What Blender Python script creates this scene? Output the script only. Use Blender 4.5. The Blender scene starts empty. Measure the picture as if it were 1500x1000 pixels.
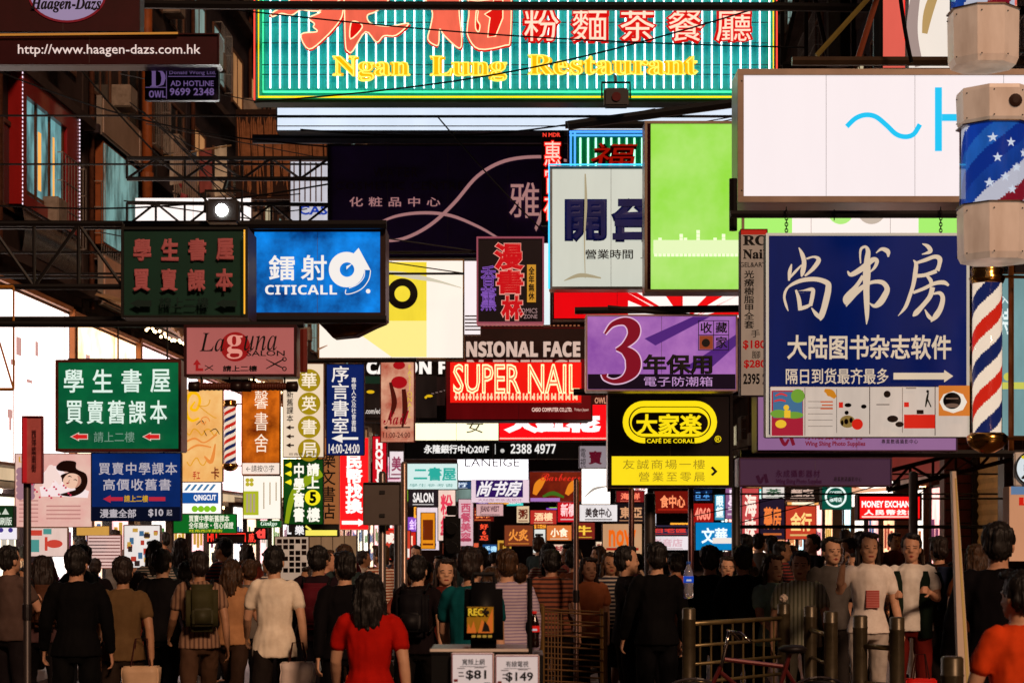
import bpy, bmesh, math, random
from mathutils import Vector, Matrix, noise
from mathutils.geometry import tessellate_polygon
random.seed(7)
SC = bpy.context.scene
COL = SC.collection
PI = math.pi

# ------------------------------------------------------------------ camera
F, CX, HY, CZ = 2800.0, 750.0, 785.0, 1.84        # focal length (px of the 1500 px photo), centre column, horizon row, eye height
cam = bpy.data.objects.new('camera', bpy.data.cameras.new('camera')); COL.objects.link(cam); SC.camera = cam
cam.location = (0, 0, CZ); cam.rotation_euler = (PI/2, 0, 0)
cam.data.sensor_width = 36; cam.data.lens = F/1500*36
cam.data.shift_y = (HY-500)/1500; cam.data.clip_end = 2000
cam.data.dof.use_dof = True; cam.data.dof.focus_distance = 18.5; cam.data.dof.aperture_fstop = 4.5

# ------------------------------------------------------------------ sky and night light
w = bpy.data.worlds.new('World'); SC.world = w; w.use_nodes = True
nt = w.node_tree; nt.nodes.clear()
sky = nt.nodes.new('ShaderNodeTexSky'); sky.sky_type = 'NISHITA'; sky.sun_disc = False
sky.sun_elevation = math.radians(2); sky.sun_rotation = math.radians(200)
b1 = nt.nodes.new('ShaderNodeBackground'); b1.inputs[1].default_value = 0.004
b2 = nt.nodes.new('ShaderNodeBackground'); b2.inputs[0].default_value = (0.050, 0.026, 0.034, 1); b2.inputs[1].default_value = 0.32
ad = nt.nodes.new('ShaderNodeAddShader'); wo = nt.nodes.new('ShaderNodeOutputWorld')
nt.links.new(sky.outputs[0], b1.inputs[0]); nt.links.new(b1.outputs[0], ad.inputs[0]); nt.links.new(b2.outputs[0], ad.inputs[1]); nt.links.new(ad.outputs[0], wo.inputs[0])
sun = bpy.data.objects.new('sun', bpy.data.lights.new('sun', 'SUN')); COL.objects.link(sun)  # sun-type fill added behind the camera to brighten near sides at night
sun.data.energy = 2.2; sun.data.angle = math.radians(9); sun.data.color = (1.0, 0.62, 0.40)
sun.rotation_euler = (math.radians(60), 0, math.radians(20)); sun.location = (0, -5, 20)
SC.view_settings.view_transform = 'Standard'; SC.view_settings.look = 'None'
SC.view_settings.exposure = 0; SC.view_settings.gamma = 1
SC.render.engine = 'CYCLES'
SC.cycles.use_denoising = True; SC.cycles.max_bounces = 5; SC.cycles.diffuse_bounces = 3; SC.cycles.glossy_bounces = 3
SC.cycles.transmission_bounces = 4; SC.cycles.sample_clamp_indirect = 3; SC.cycles.caustics_reflective = False; SC.cycles.caustics_refractive = False

# ------------------------------------------------------------------ helpers
def lin(h):
    h = h.lstrip('#'); o = []
    for i in (0, 2, 4):
        c = int(h[i:i+2], 16)/255; o.append(c/12.92 if c <= .04045 else ((c+.055)/1.055)**2.4)
    return (o[0], o[1], o[2], 1)
MC = {}
def base_mat(name):
    m = bpy.data.materials.new(name); m.use_nodes = True
    return m, m.node_tree, m.node_tree.nodes['Principled BSDF']
def D(h, rough=.55, metal=0, grime=.35, scale=3.0, coat=0):
    """painted / plain surface with uneven dirt"""
    k = ('d', h, rough, metal, grime, scale, coat)
    if k in MC: return MC[k]
    m, t, p = base_mat('surface_'+h.strip('#')); c = lin(h)
    tc = t.nodes.new('ShaderNodeTexCoord'); n = t.nodes.new('ShaderNodeTexNoise'); n.inputs['Scale'].default_value = scale; n.inputs['Detail'].default_value = 6; n.inputs['Roughness'].default_value = .65
    r = t.nodes.new('ShaderNodeValToRGB'); r.color_ramp.elements[0].position = .3; r.color_ramp.elements[1].position = .68
    g = 1-grime; r.color_ramp.elements[0].color = (c[0]*g, c[1]*g*.95, c[2]*g*.9, 1); r.color_ramp.elements[1].color = c
    t.links.new(tc.outputs['Object'], n.inputs['Vector']); t.links.new(n.outputs['Fac'], r.inputs['Fac']); t.links.new(r.outputs['Color'], p.inputs['Base Color'])
    p.inputs['Roughness'].default_value = rough; p.inputs['Metallic'].default_value = metal
    if not metal and rough > .12: p.inputs['Specular IOR Level'].default_value = .1 if rough >= .7 else .22
    if coat: p.inputs['Coat Weight'].default_value = coat
    MC[k] = m; return m
def E(h, s=1.0, v=.0, lamp=False, scale=1.5, h2=None):
    """a face, letter or tube that gives off light, or an unlit board with painted glow; v = uneven brightness (or blend towards h2)"""
    k = ('e', h, s, v, lamp, scale, h2)
    if k in MC: return MC[k]
    m, t, p = base_mat('lit_'+h.strip('#')); c = lin(h)
    p.inputs['Base Color'].default_value = (c[0]*.1, c[1]*.1, c[2]*.1, 1); p.inputs['Roughness'].default_value = .3; p.inputs['Specular IOR Level'].default_value = .2
    p.inputs['Emission Color'].default_value = c; p.inputs['Emission Strength'].default_value = s
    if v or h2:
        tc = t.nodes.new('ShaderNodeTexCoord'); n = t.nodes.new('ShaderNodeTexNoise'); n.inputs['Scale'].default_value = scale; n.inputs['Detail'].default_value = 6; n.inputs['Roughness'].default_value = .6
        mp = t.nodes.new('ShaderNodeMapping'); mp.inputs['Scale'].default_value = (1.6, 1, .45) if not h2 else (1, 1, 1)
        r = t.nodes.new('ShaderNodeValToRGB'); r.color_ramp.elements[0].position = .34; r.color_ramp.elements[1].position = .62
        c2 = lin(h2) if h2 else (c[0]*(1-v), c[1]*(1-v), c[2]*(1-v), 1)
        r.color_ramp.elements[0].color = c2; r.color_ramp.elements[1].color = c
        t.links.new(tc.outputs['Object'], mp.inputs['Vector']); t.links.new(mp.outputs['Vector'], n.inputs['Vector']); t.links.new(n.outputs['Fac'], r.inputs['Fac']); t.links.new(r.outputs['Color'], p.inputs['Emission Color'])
    m.cycles.emission_sampling = 'AUTO' if lamp else 'NONE'
    MC[k] = m; return m
BLK = D('#141214', .5); STEEL = D('#171312', .5, .4); CHROME = D('#b0a8a0', .16, 1, .15); TRIM = D('#a08c7c', .3, .35, .35, 2); RUST = D('#4a2a1c', .8, 0, .6, 12)
WHITE = D('#d8d4cc', .5); DK = D('#191316', .45, .3); INK = D('#0a0808', .5)

def P(px, py, Y): return Vector(((px-CX)*Y/F, Y, CZ+(HY-py)*Y/F))
def put(o, parent=None):
    COL.objects.link(o)
    if parent: o.parent = parent
    return o
def mesh_obj(name, bm, mat, parent=None, smooth=False):
    bmesh.ops.recalc_face_normals(bm, faces=bm.faces[:])
    me = bpy.data.meshes.new(name); bm.to_mesh(me); bm.free()
    for x in (mat if isinstance(mat, (list, tuple)) else [mat]): me.materials.append(x)
    if smooth:
        for f in me.polygons: f.use_smooth = True
    return put(bpy.data.objects.new(name, me), parent)
def tag(o, label, cat=None, group=None, kind=None):
    if label: o['label'] = label
    if cat: o['category'] = cat
    if group: o['group'] = group
    if kind: o['kind'] = kind
    return o
def empty(name, loc, rz=0, label=None, cat=None, group=None):
    o = bpy.data.objects.new(name, None); o.location = loc; o.rotation_euler = (0, 0, rz); o.empty_display_size = .1
    put(o); return tag(o, label, cat, group)
def box(bm, a, b, bev=0):
    r = bmesh.ops.create_cube(bm, size=1); vs = r['verts']
    for v in vs:
        v.co = Vector(((a[0]+b[0])/2+v.co.x*abs(b[0]-a[0]), (a[1]+b[1])/2+v.co.y*abs(b[1]-a[1]), (a[2]+b[2])/2+v.co.z*abs(b[2]-a[2])))
    if bev:
        es = list({e for v in vs for e in v.link_edges}); bmesh.ops.bevel(bm, geom=es, offset=bev, segments=2, affect='EDGES')
def ring_loft(bm, rings, cap=True):
    R = [[bm.verts.new(p) for p in r] for r in rings]; n = len(R[0])
    for a, b in zip(R, R[1:]):
        for i in range(n): bm.faces.new((a[i], a[(i+1) % n], b[(i+1) % n], b[i]))
    if cap:
        bm.faces.new(R[0][::-1]); bm.faces.new(R[-1])
def tube(bm, pts, r, n=8, r2=None):
    """tube through points with constant (or linearly changing) radius"""
    pts = [Vector(p) for p in pts]; rings = []; N = len(pts)
    up = None
    for i, p in enumerate(pts):
        d = (pts[min(i+1, N-1)]-pts[max(i-1, 0)]).normalized()
        if up is None: up = Vector((0, 0, 1)) if abs(d.z) < .9 else Vector((1, 0, 0))
        x = d.cross(up).normalized(); y = x.cross(d).normalized(); up = y
        rr = r if r2 is None else r+(r2-r)*i/(N-1)
        rings.append([p+x*rr*math.cos(2*PI*k/n)+y*rr*math.sin(2*PI*k/n) for k in range(n)])
    ring_loft(bm, rings)
def lathe(bm, prof, n=16, c=(0, 0, 0)):
    c = Vector(c)
    ring_loft(bm, [[c+Vector((r*math.cos(2*PI*k/n), r*math.sin(2*PI*k/n), z)) for k in range(n)] for r, z in prof])
def prism(bm, loops, to, y0, y1):
    """flat shape from pixel loops (first outer, others holes): front face at y0, sides back to y1"""
    pts = [[to(x, y) for x, y in L] for L in loops]
    flat = [(p[0], p[1]) for L in pts for p in L]
    fr = [bm.verts.new((x, y0, z)) for x, z in flat]; bk = [bm.verts.new((x, y1, z)) for x, z in flat]
    for t in tessellate_polygon([[Vector((p[0], p[1], 0)) for p in L] for L in pts]):
        try: bm.faces.new([fr[i] for i in t])
        except ValueError: pass
    s = 0
    for L in pts:
        n = len(L)
        for i in range(n):
            a, b = s+i, s+(i+1) % n
            try: bm.faces.new((fr[a], fr[b], bk[b], bk[a]))
            except ValueError: pass
        s += n
def crom(pts, k=6):
    """Catmull-Rom through points of any dimension"""
    out = []; n = len(pts)
    for i in range(n-1):
        p0, p1, p2, p3 = pts[max(i-1, 0)], pts[i], pts[i+1], pts[min(i+2, n-1)]
        for j in range(k):
            t = j/k
            out.append(tuple(.5*(2*b+(c-a)*t+(2*a-5*b+4*c-d)*t*t+(3*b-a-3*c+d)*t**3) for a, b, c, d in zip(p0, p1, p2, p3)))
    out.append(tuple(pts[-1])); return out
def stroke(pts, k=6):
    """brush stroke (x, y, width) -> outline loop in pixels"""
    q = crom(pts, k) if len(pts) > 2 else pts
    L, R = [], []
    for i, (x, y, wd) in enumerate(q):
        a = q[max(i-1, 0)]; b = q[min(i+1, len(q)-1)]
        dx, dy = b[0]-a[0], b[1]-a[1]; l = math.hypot(dx, dy) or 1
        nx, ny = -dy/l*wd/2, dx/l*wd/2
        L.append((x+nx, y+ny)); R.append((x-nx, y-ny))
    return L+R[::-1]
def blob(L, k=4):
    n = len(L); out = []
    for i in range(n):
        p0, p1, p2, p3 = L[i-1], L[i], L[(i+1) % n], L[(i+2) % n]
        for j in range(k):
            t = j/k; out.append(tuple(.5*(2*b+(c-a)*t+(2*a-5*b+4*c-d)*t*t+(3*b-a-3*c+d)*t**3) for a, b, c, d in zip(p0, p1, p2, p3)))
    return out
def disc(x, y, r, n=28, ry=None): return [(x+r*math.cos(2*PI*i/n), y+(ry or r)*math.sin(2*PI*i/n)) for i in range(n)]
def rc(x0, y0, x1, y1): return [(x0, y0), (x1, y0), (x1, y1), (x0, y1)]
def arrow_l(x0, x1, y, h, sh=.32, hd=None):
    hd = hd or h
    return [(x0, y), (x0+hd, y-h/2), (x0+hd, y-h*sh/1), (x1, y-h*sh), (x1, y+h*sh), (x0+hd, y+h*sh), (x0+hd, y+h/2)]
def arrow_r(x0, x1, y, h, sh=.32, hd=None): return [(x0+x1-a, b) for a, b in arrow_l(x0, x1, y, h, sh, hd)]

def XL(Y): return -9.5+.036*Y
def XR(Y): return 6.6+.036*Y
TEXTS = []
def alpha(s, style):
    base = {'serif': 0x1d400, 'ital': 0x1d434, 'bital': 0x1d468, 'script': 0x1d4d0, 'sans': 0x1d5d4}[style]; r = ''
    dig = {'serif': 0x1d7ce, 'bital': 0x1d7ce, 'sans': 0x1d7ec}.get(style)
    for ch in s:
        if 'A' <= ch <= 'Z': r += chr(base+ord(ch)-65)
        elif 'a' <= ch <= 'z': r += '\u210e' if (style == 'ital' and ch == 'h') else chr(base+26+ord(ch)-97)
        elif ch.isdigit() and dig: r += chr(dig+ord(ch)-48)
        else: r += ch
    return r

class Sign:
    def __init__(s, name, label, rect, Y, face, depth=.22, frame=None, cab=None, cat='sign', group=None, yaw=0, face_name='face'):
        x0, y0, x1, y1 = rect; s.rect = rect; s.Y = Y; s.k = Y/F; s.cx = (x0+x1)/2; s.yb = y1
        p = P(s.cx, y1, Y); s.o = empty(name, p, math.radians(yaw), label, cat, group); s.lift = .012
        W, H = (x1-x0)*s.k, (y1-y0)*s.k; s.W, s.H, s.depth = W, H, depth
        bm = bmesh.new(); box(bm, (-W/2, 0, 0), (W/2, depth, H), min(.008, W/40)); mesh_obj('cabinet', bm, cab or (frame[1] if frame else BLK), s.o)
        fw = (frame[0] if frame else 0)*s.k
        if face:
            bm = bmesh.new(); e = fw if fw else .004
            box(bm, (-W/2+e, -.006, e), (W/2-e, .004, H-e)); mesh_obj(face_name, bm, face, s.o)
        if fw:
            bm = bmesh.new(); t = -.03
            box(bm, (-W/2, t, H-fw), (W/2, .003, H), .002); box(bm, (-W/2, t, 0), (W/2, .003, fw), .002)
            box(bm, (-W/2, t, fw), (-W/2+fw, .003, H-fw), .002); box(bm, (W/2-fw, t, fw), (W/2, .003, H-fw), .002)
            mesh_obj('frame', bm, frame[1], s.o)
        if W > 1.15 and face and cat in ('light box sign', 'fascia sign', 'billboard', 'sign'):
            n = max(2, int(W/.75)); q = [rc(x0+(x1-x0)*i/n-.25, y0+(frame[0] if frame else 1), x0+(x1-x0)*i/n+.25, y1-(frame[0] if frame else 1)) for i in range(1, n)]
            s.lift = .003; s.shapes('panel_joint', q, D('#5a5050', .5), 0); s.lift = .012
        if 21.4 <= Y < 30 and not (Y < 25 and s.cx < 500) and (p.x > .3 or y0 < 420):
            sd = -1 if p.x < .3 else 1; xe = (XL(Y) if sd < 0 else XR(Y))-p.x
            bm = bmesh.new(); tube(bm, [(sd*W*.4, depth+.03, H*.86), (xe, depth+.03, H*.86)], .016, 6); tube(bm, [(sd*W*.4, depth+.03, H*.86), (sd*W*.4+(xe-sd*W*.4)*.5, depth+.03, H*.86+.6)], .008, 5); mesh_obj('bracket_arm', bm, STEEL, s.o)
    def to(s, x, y): return ((x-s.cx)*s.k, (s.yb-y)*s.k)
    def nl(s, d=.004): s.lift += d; return s.lift
    def shapes(s, name, loops, mat, each=.0006, label=None):
        """loops: list of polygons; a polygon is a loop or [outer, hole, ...]"""
        bm = bmesh.new(); z = s.nl()
        for i, L in enumerate(loops):
            L = L if isinstance(L[0][0], (tuple, list)) else [L]
            y = -z-i*each; prism(bm, L, s.to, y, y+.004)
        s.lift += each*len(loops)
        o = mesh_obj(name, bm, mat, s.o)
        if label: o['label'] = label
        return o
    def rect_(s, name, r, mat): return s.shapes(name, [rc(*r)], mat)
    def tubes(s, name, lines, rpx, mat, off=.02, n=6):
        bm = bmesh.new()
        for L in lines:
            tube(bm, [(s.to(x, y)[0], -s.lift-off, s.to(x, y)[1]) for x, y in L], rpx*s.k, n)
        return mesh_obj(name, bm, mat, s.o, True)
    def text(s, t, r, mat, bold=0, vert=False, style=None, sp=1.0, neon=0, name='lettering', off=0, skew=0):
        if style: t = alpha(t, style)
        if vert: t = '\n'.join(t)
        c = bpy.data.curves.new('text', 'FONT'); c.body = t; c.size = 1; c.resolution_u = 2
        if vert: c.align_x = 'CENTER'
        c.space_character = sp
        if vert: c.space_line = sp
        if neon: c.fill_mode = 'NONE'; c.bevel_depth = neon; c.bevel_resolution = 1
        else:
            c.extrude = .01
            if bold: c.bevel_depth = bold; c.bevel_resolution = 0
        o = put(bpy.data.objects.new('tmp_text', c)); s.lift += .004
        TEXTS.append((o, s, r, mat, name, s.lift+off, neon, skew)); s.lift += .004
def finish_texts():
    dg = bpy.context.evaluated_depsgraph_get(); dg.update()
    for o, s, r, mat, name, lift, neon, skew in TEXTS:
        me = bpy.data.meshes.new_from_object(o.evaluated_get(dg))
        xs = [v.co.x for v in me.vertices]; ys = [v.co.y for v in me.vertices]; zs = [v.co.z for v in me.vertices]
        if not xs: continue
        x0, x1, y0, y1, z0, z1 = min(xs), max(xs), min(ys), max(ys), min(zs), max(zs)
        a = s.to(r[0], r[1]); b = s.to(r[2], r[3])
        fx = (b[0]-a[0])/max(x1-x0, 1e-6); fy = (a[1]-b[1])/max(y1-y0, 1e-6)
        for v in me.vertices:
            u = (v.co.y-y0)/max(y1-y0, 1e-6)
            d = (v.co.z-z0)*fy if neon else (v.co.z-z0)/max(z1-z0, 1e-6)*.006
            v.co = Vector((a[0]+(v.co.x-x0)*fx+skew*(b[0]-a[0])*(u-.5), -lift-d+.004, b[1]+(v.co.y-y0)*fy))
        me.materials.clear(); me.materials.append(mat)
        for f in me.polygons: f.material_index = 0
        me.name = name
        put(bpy.data.objects.new(name, me), s.o)
    for o, *_ in TEXTS:
        c = o.data; bpy.data.objects.remove(o); bpy.data.curves.remove(c)

YAW = -math.atan(.036)
# ------------------------------------------------------------------ ground, pavements, buildings
def sheet(name, x0, x1, y0, y1, z, mat, thick=0):
    bm = bmesh.new()
    if thick: box(bm, (x0, y0, z-thick), (x1, y1, z))
    else: bm.faces.new([bm.verts.new(p) for p in ((x0, y0, z), (x1, y0, z), (x1, y1, z), (x0, y1, z))])
    return tag(mesh_obj(name, bm, mat), None, None, None, 'structure')
def asphalt():
    m, t, p = base_mat('asphalt')
    tc = t.nodes.new('ShaderNodeTexCoord'); n = t.nodes.new('ShaderNodeTexNoise'); n.inputs['Scale'].default_value = 40; n.inputs['Detail'].default_value = 8
    n2 = t.nodes.new('ShaderNodeTexNoise'); n2.inputs['Scale'].default_value = .6; n2.inputs['Detail'].default_value = 4
    r = t.nodes.new('ShaderNodeValToRGB'); r.color_ramp.elements[0].color = (.028, .022, .02, 1); r.color_ramp.elements[1].color = (.085, .07, .06, 1)
    r2 = t.nodes.new('ShaderNodeMapRange'); r2.inputs[3].default_value = .22; r2.inputs[4].default_value = .55
    b = t.nodes.new('ShaderNodeBump'); b.inputs['Strength'].default_value = .25; b.inputs['Distance'].default_value = .01
    t.links.new(tc.outputs['Object'], n.inputs['Vector']); t.links.new(tc.outputs['Object'], n2.inputs['Vector']); t.links.new(n.outputs['Fac'], r.inputs[0]); t.links.new(r.outputs[0], p.inputs['Base Color'])
    t.links.new(n2.outputs['Fac'], r2.inputs[0]); t.links.new(r2.outputs[0], p.inputs['Roughness']); t.links.new(n.outputs['Fac'], b.inputs['Height']); t.links.new(b.outputs[0], p.inputs['Normal'])
    return m
def paving():
    m, t, p = base_mat('brick_paving')
    tc = t.nodes.new('ShaderNodeTexCoord'); b = t.nodes.new('ShaderNodeTexBrick'); b.inputs['Scale'].default_value = 4.5
    b.inputs['Color1'].default_value = (.16, .075, .045, 1); b.inputs['Color2'].default_value = (.1, .055, .04, 1); b.inputs['Mortar'].default_value = (.03, .025, .02, 1)
    t.links.new(tc.outputs['Object'], b.inputs['Vector']); t.links.new(b.outputs['Color'], p.inputs['Base Color']); p.inputs['Roughness'].default_value = .3
    return m
sheet('road', -400, 400, -60, 900, 0, asphalt())
PAV = paving()
sheet('pavement', 2.75, 12, 5, 120, .13, PAV, .13); sheet('pavement', -14, -5.6, 5, 120, .13, PAV, .13)
for i in range(10):
    sheet('road_marking', -5.0+i*.75, -4.6+i*.75, 16, 19.5, .004, D('#a89878', .5, 0, .5, 4))

PLASTER = [D('#40322f', .85, 0, .7, .8), D('#463936', .85, 0, .7, .7), D('#362e32', .85, 0, .7, .9), D('#4a3e3a', .85, 0, .7, .8)]
GLASS = D('#16262a', .08, 0, .3, 1.2)
LITW = [E('#e8d8b0', .75, .5, False, .7), E('#a8c8c0', .5, .6, False, .8), E('#d89860', .6, .5, False, .9)]
FRM = D('#5a3a28', .5, 0, .4, 4)
def building(label, side, Y0, Y1, H, plaster, z0=4.1, floors=5, lit=.2, shop=True, win=True, step=2.3):
    X = XL if side > 0 else XR
    o = empty('tenement_building', (X(Y0), Y0, 0), YAW, label, 'building'); L = Y1-Y0; s = side
    def bx(name, a, b, mat, par=None, bev=0):
        bm = bmesh.new(); box(bm, (a[0]*s, a[1], a[2]), (b[0]*s, b[1], b[2]), bev); return mesh_obj(name, bm, mat, par or o)
    bx('wall', (-9, 0, z0), (0, L, H), PLASTER[plaster])
    bx('ground_floor_wall', (-9, 0, 0), (-3.2, L, z0-.002), PLASTER[(plaster+1) % 4])
    fh = 3.2
    for f in range(floors):
        z = z0+.2+f*fh
        if z+2.6 > H: break
        bx('ledge', (.002, .05, z-.05), (.28, L-.05, z+.12), PLASTER[(plaster+1) % 4])
        n = int(L/step)
        for i in range(n):
            if not win: continue
            y = (i+.5)*L/n; hw = step*.32
            fr = bx('window', (.003, y-hw-.07, z+.83), (.05, y-hw, z+2.3), FRM)
            g = LITW[random.randrange(3)] if random.random() < lit else GLASS
            bx('pane', (.004, y-hw, z+.9), (.02, y+hw, z+2.23), g, fr)
            bm = bmesh.new()
            for a, b in (((.003, y+hw, z+.83), (.05, y+hw+.07, z+2.3)), ((.003, y-hw, z+2.23), (.052, y+hw, z+2.3)), ((.003, y-hw, z+.83), (.055, y+hw, z+.9)), ((.021, y-.025, z+.9), (.04, y+.025, z+2.23))):
                box(bm, (a[0]*s, a[1], a[2]), (b[0]*s, b[1], b[2]))
            mesh_obj('frame', bm, FRM, fr)
            if (i+f) % 3 == 0:
                bm = bmesh.new()
                for q in range(9): tube(bm, [(.24*s, y-hw+2*hw*q/8, z+.8), (.24*s, y-hw+2*hw*q/8, z+2.3)], .008, 4)
                for zq in (.8, 1.3, 1.8, 2.3): tube(bm, [(.03*s, y-hw, z+zq), (.24*s, y-hw, z+zq), (.24*s, y+hw, z+zq), (.03*s, y+hw, z+zq)], .01, 4)
                mesh_obj('grille', bm, D('#8a8480', .5, .3), fr)
        if f % 2 == 0 or side > 0:
            for i in range(0, n, 2):
                y = (i+1)*L/n
                if y < L-.4: bx('air_conditioner', (.003, y-.3, z+.9), (.42, y+.3, z+1.35), D('#8a7c70', .6, 0, .5, 6), None, .02)
    # down pipes and clutter
    for y in (.25, L*.52):
        bm = bmesh.new(); tube(bm, [(.10*s, y, z0), (.10*s, y, H-.2)], .05, 8); mesh_obj('drain_pipe', bm, RUST, o)
    # parted piers at street level
    for i in range(int(L/4)+1): bx('pier', (-.5, min(i*4, L-.25), 0), (-.02, min(i*4, L-.25)+.25, z0-.004), PLASTER[(plaster+2) % 4])
    return o
def shop(label, side, Y0, Y1, z1, tone, wall='#c8b8a8', sign=None):
    """an open lit shop under the building: lamps on the ceiling, shelves of goods"""
    X = XL if side > 0 else XR
    o = empty('shopfront', (X(Y0), Y0, 0), YAW, label, 'shop'); L = Y1-Y0; s = side
    def bx(name, a, b, mat, par=None):
        bm = bmesh.new(); box(bm, (a[0]*s, a[1], a[2]), (b[0]*s, b[1], b[2])); return mesh_obj(name, bm, mat, par or o)
    bx('back_wall', (-3.1, .1, .14), (-3.0, L-.1, z1), D(wall, .7)); bx('end_wall', (-2.99, L-.2, .14), (-.6, L-.1, z1), D(wall, .7)); bx('ceiling', (-2.99, .1, z1-.1), (-.05, L-.21, z1), D('#d8d0c8'))
    for k in range(max(1, int(L/2))):
        bx('lamp', (-2.4, .5+k*2, z1-.16), (-.5, 1.0+k*2, z1-.102), E(tone, 22, 0, True))
    rnd = random.Random(int(Y0*10+side)); C = ['#c84830', '#e0b040', '#3a70a8', '#d8d0c0', '#58984a', '#8a3a68', '#e08040']
    for sh in range(4):
        z = .5+sh*.5; bx('shelf', (-2.98, .3, z), (-2.5, L-.3, z+.03), D('#a89888'))
        for c in C[:4]:
            bm = bmesh.new()
            for k in range(int(L/1.0)):
                y = .4+rnd.random()*(L-.9); box(bm, (s*-2.9, y, z+.031), (s*-2.55, y+.12, z+.15+rnd.random()*.25))
            mesh_obj('goods', bm, D(rnd.choice(C), .4), o)
    k = 0
    while k*2.2+1.5 < L:
        w_ = bx('display_window', (-.30, k*2.2+.3, .35), (-.05, k*2.2+1.7, z1-.2), DK)
        bx('lit_display', (-.049, k*2.2+.36, .45), (-.03, k*2.2+1.64, z1-.26), E(('#fff0e8', '#ffd0b0', '#ffc0c0', '#fff0d0')[k % 4] if side > 0 else ('#ffc090', '#ffb0a8', '#fff0e0', '#c0e8f0')[k % 4], 2.6, .5, True, 2.5), w_)
        bm = bmesh.new()
        for q in range(6):
            yy = k*2.2+.42+.4*(q % 3); zz = .6+.9*(q//3)+.15*rnd.random(); box(bm, (s*-.029, yy, zz), (s*-.022, yy+.3, zz+.3+.3*rnd.random()))
        mesh_obj('goods_picture', bm, E(rnd.choice(C), .8, .3, False, 8), w_); k += 1
    bx('fascia', (-.02, .1, z1+.02), (.10, L-.1, z1+.75), sign or E('#e8c8a0', .9, .3, True))
    return o
def facade_sign(name, label, side, Y0, Y1, z0, z1, out, face, thick=.2, cat='light box sign', rim=None):
    X = XL if side > 0 else XR
    o = empty(name, (X(Y0)+side*out, Y0, z0), YAW, label, cat); L = Y1-Y0
    bm = bmesh.new(); box(bm, (-thick*side, 0, 0), (0, L, z1-z0)); mesh_obj('cabinet', bm, rim or D('#8a8078', .4, .3), o)
    bm = bmesh.new(); box(bm, (.002*side, .05, .05), (.02*side, L-.05, z1-z0-.05)); mesh_obj('face', bm, face, o)
    bm = bmesh.new()
    for k in range(int(L/3)+1): box(bm, (.021*side, .05+min(k*3, L-.2), .05), (.028*side, .05+min(k*3, L-.2)+.03, z1-z0-.05))
    mesh_obj('seam', bm, D('#c8b8b0'), o); return o

building('shabby brown tenement with a red bay window at the far left', 1, 25, 36.4, 19, 0, 6.2, 4, .1, step=2.5)
building('narrow brown tenement with a railed balcony beyond the red bay window', 1, 36.5, 46, 21, 1, 6.2, 5, .3)
building('plum-grey tenement behind the truss brackets on the left side', 1, 46.1, 62, 20, 2, 6.2, 5, .45)
building('dim tenement deep down the left side of the street', 1, 62.1, 92, 22, 3, 4.1, 6, .5)
building('brown tenement over the shuttered pavement shops on the right', -1, 14, 36, 20, 1, 4.6, 5, .15)
building('rose-grey tenement beyond the money exchange box on the right', -1, 36.1, 54, 22, 2, 4.1, 5, .35)
building('tall tenement deep down the right side of the street', -1, 54.1, 92, 24, 0, 4.1, 6, .5)
# the block that closes the street
o = empty('apartment_block', (2.5, 97, 0), 0, 'dark apartment block with rows of amber windows closing the end of the street', 'building')
bm = bmesh.new(); box(bm, (-22, 0, 0), (22, 8, 46)); mesh_obj('wall', bm, D('#2c2022', .9, 0, .5, .5), o)
for f in range(13):
    fr = None
    for i in range(7):
        x = -18+6*i; z = 3.5+f*3.2
        bm = bmesh.new(); box(bm, (x, -.08, z), (x+2.2, -.002, z+1.7)); fr = mesh_obj('window', bm, D('#4a3a34', .5), o)
        bm = bmesh.new(); box(bm, (x+.1, -.10, z+.1), (x+2.1, -.081, z+1.6)); mesh_obj('pane', bm, LITW[(f*3+i*5) % 3] if random.random() < .55 else GLASS, fr)

shop('brightly lit bookshop front under the white light wall, nearest on the left', 1, 24, 34, 2.75, '#ffe8d8')
shop('white lit shop front beyond the pink poster on the left', 1, 34.2, 42, 2.75, '#fff0e8', '#e0d8d0')
shop('warm lit shop front behind the green banner on the left', 1, 42.2, 52, 2.75, '#ffd8b0')
shop('far warm shop front beside the brown banner on the left', 1, 52.2, 66, 2.9, '#ffb880')
shop('distant amber shop front at the far end of the left pavement', 1, 66.2, 90, 2.9, '#ffa060')
shop('red lit exchange shop with an open front on the right pavement', -1, 32.4, 40, 3.0, '#ff9060', '#b08070', E('#8a1c14', .6, .3))
shop('orange lit shop front beyond the exchange shop on the right', -1, 40.2, 50, 3.0, '#ffb070', '#b89880', E('#2a1418', .5))
shop('far pink lit shop front on the right side', -1, 50.2, 64, 3.0, '#ffa8b0', '#b89890', E('#d05040', .8, .3))
shop('distant orange shop front at the far end of the right pavement', -1, 64.2, 90, 3.0, '#ff9858', '#b89880', E('#e0a060', .8, .3))

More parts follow.
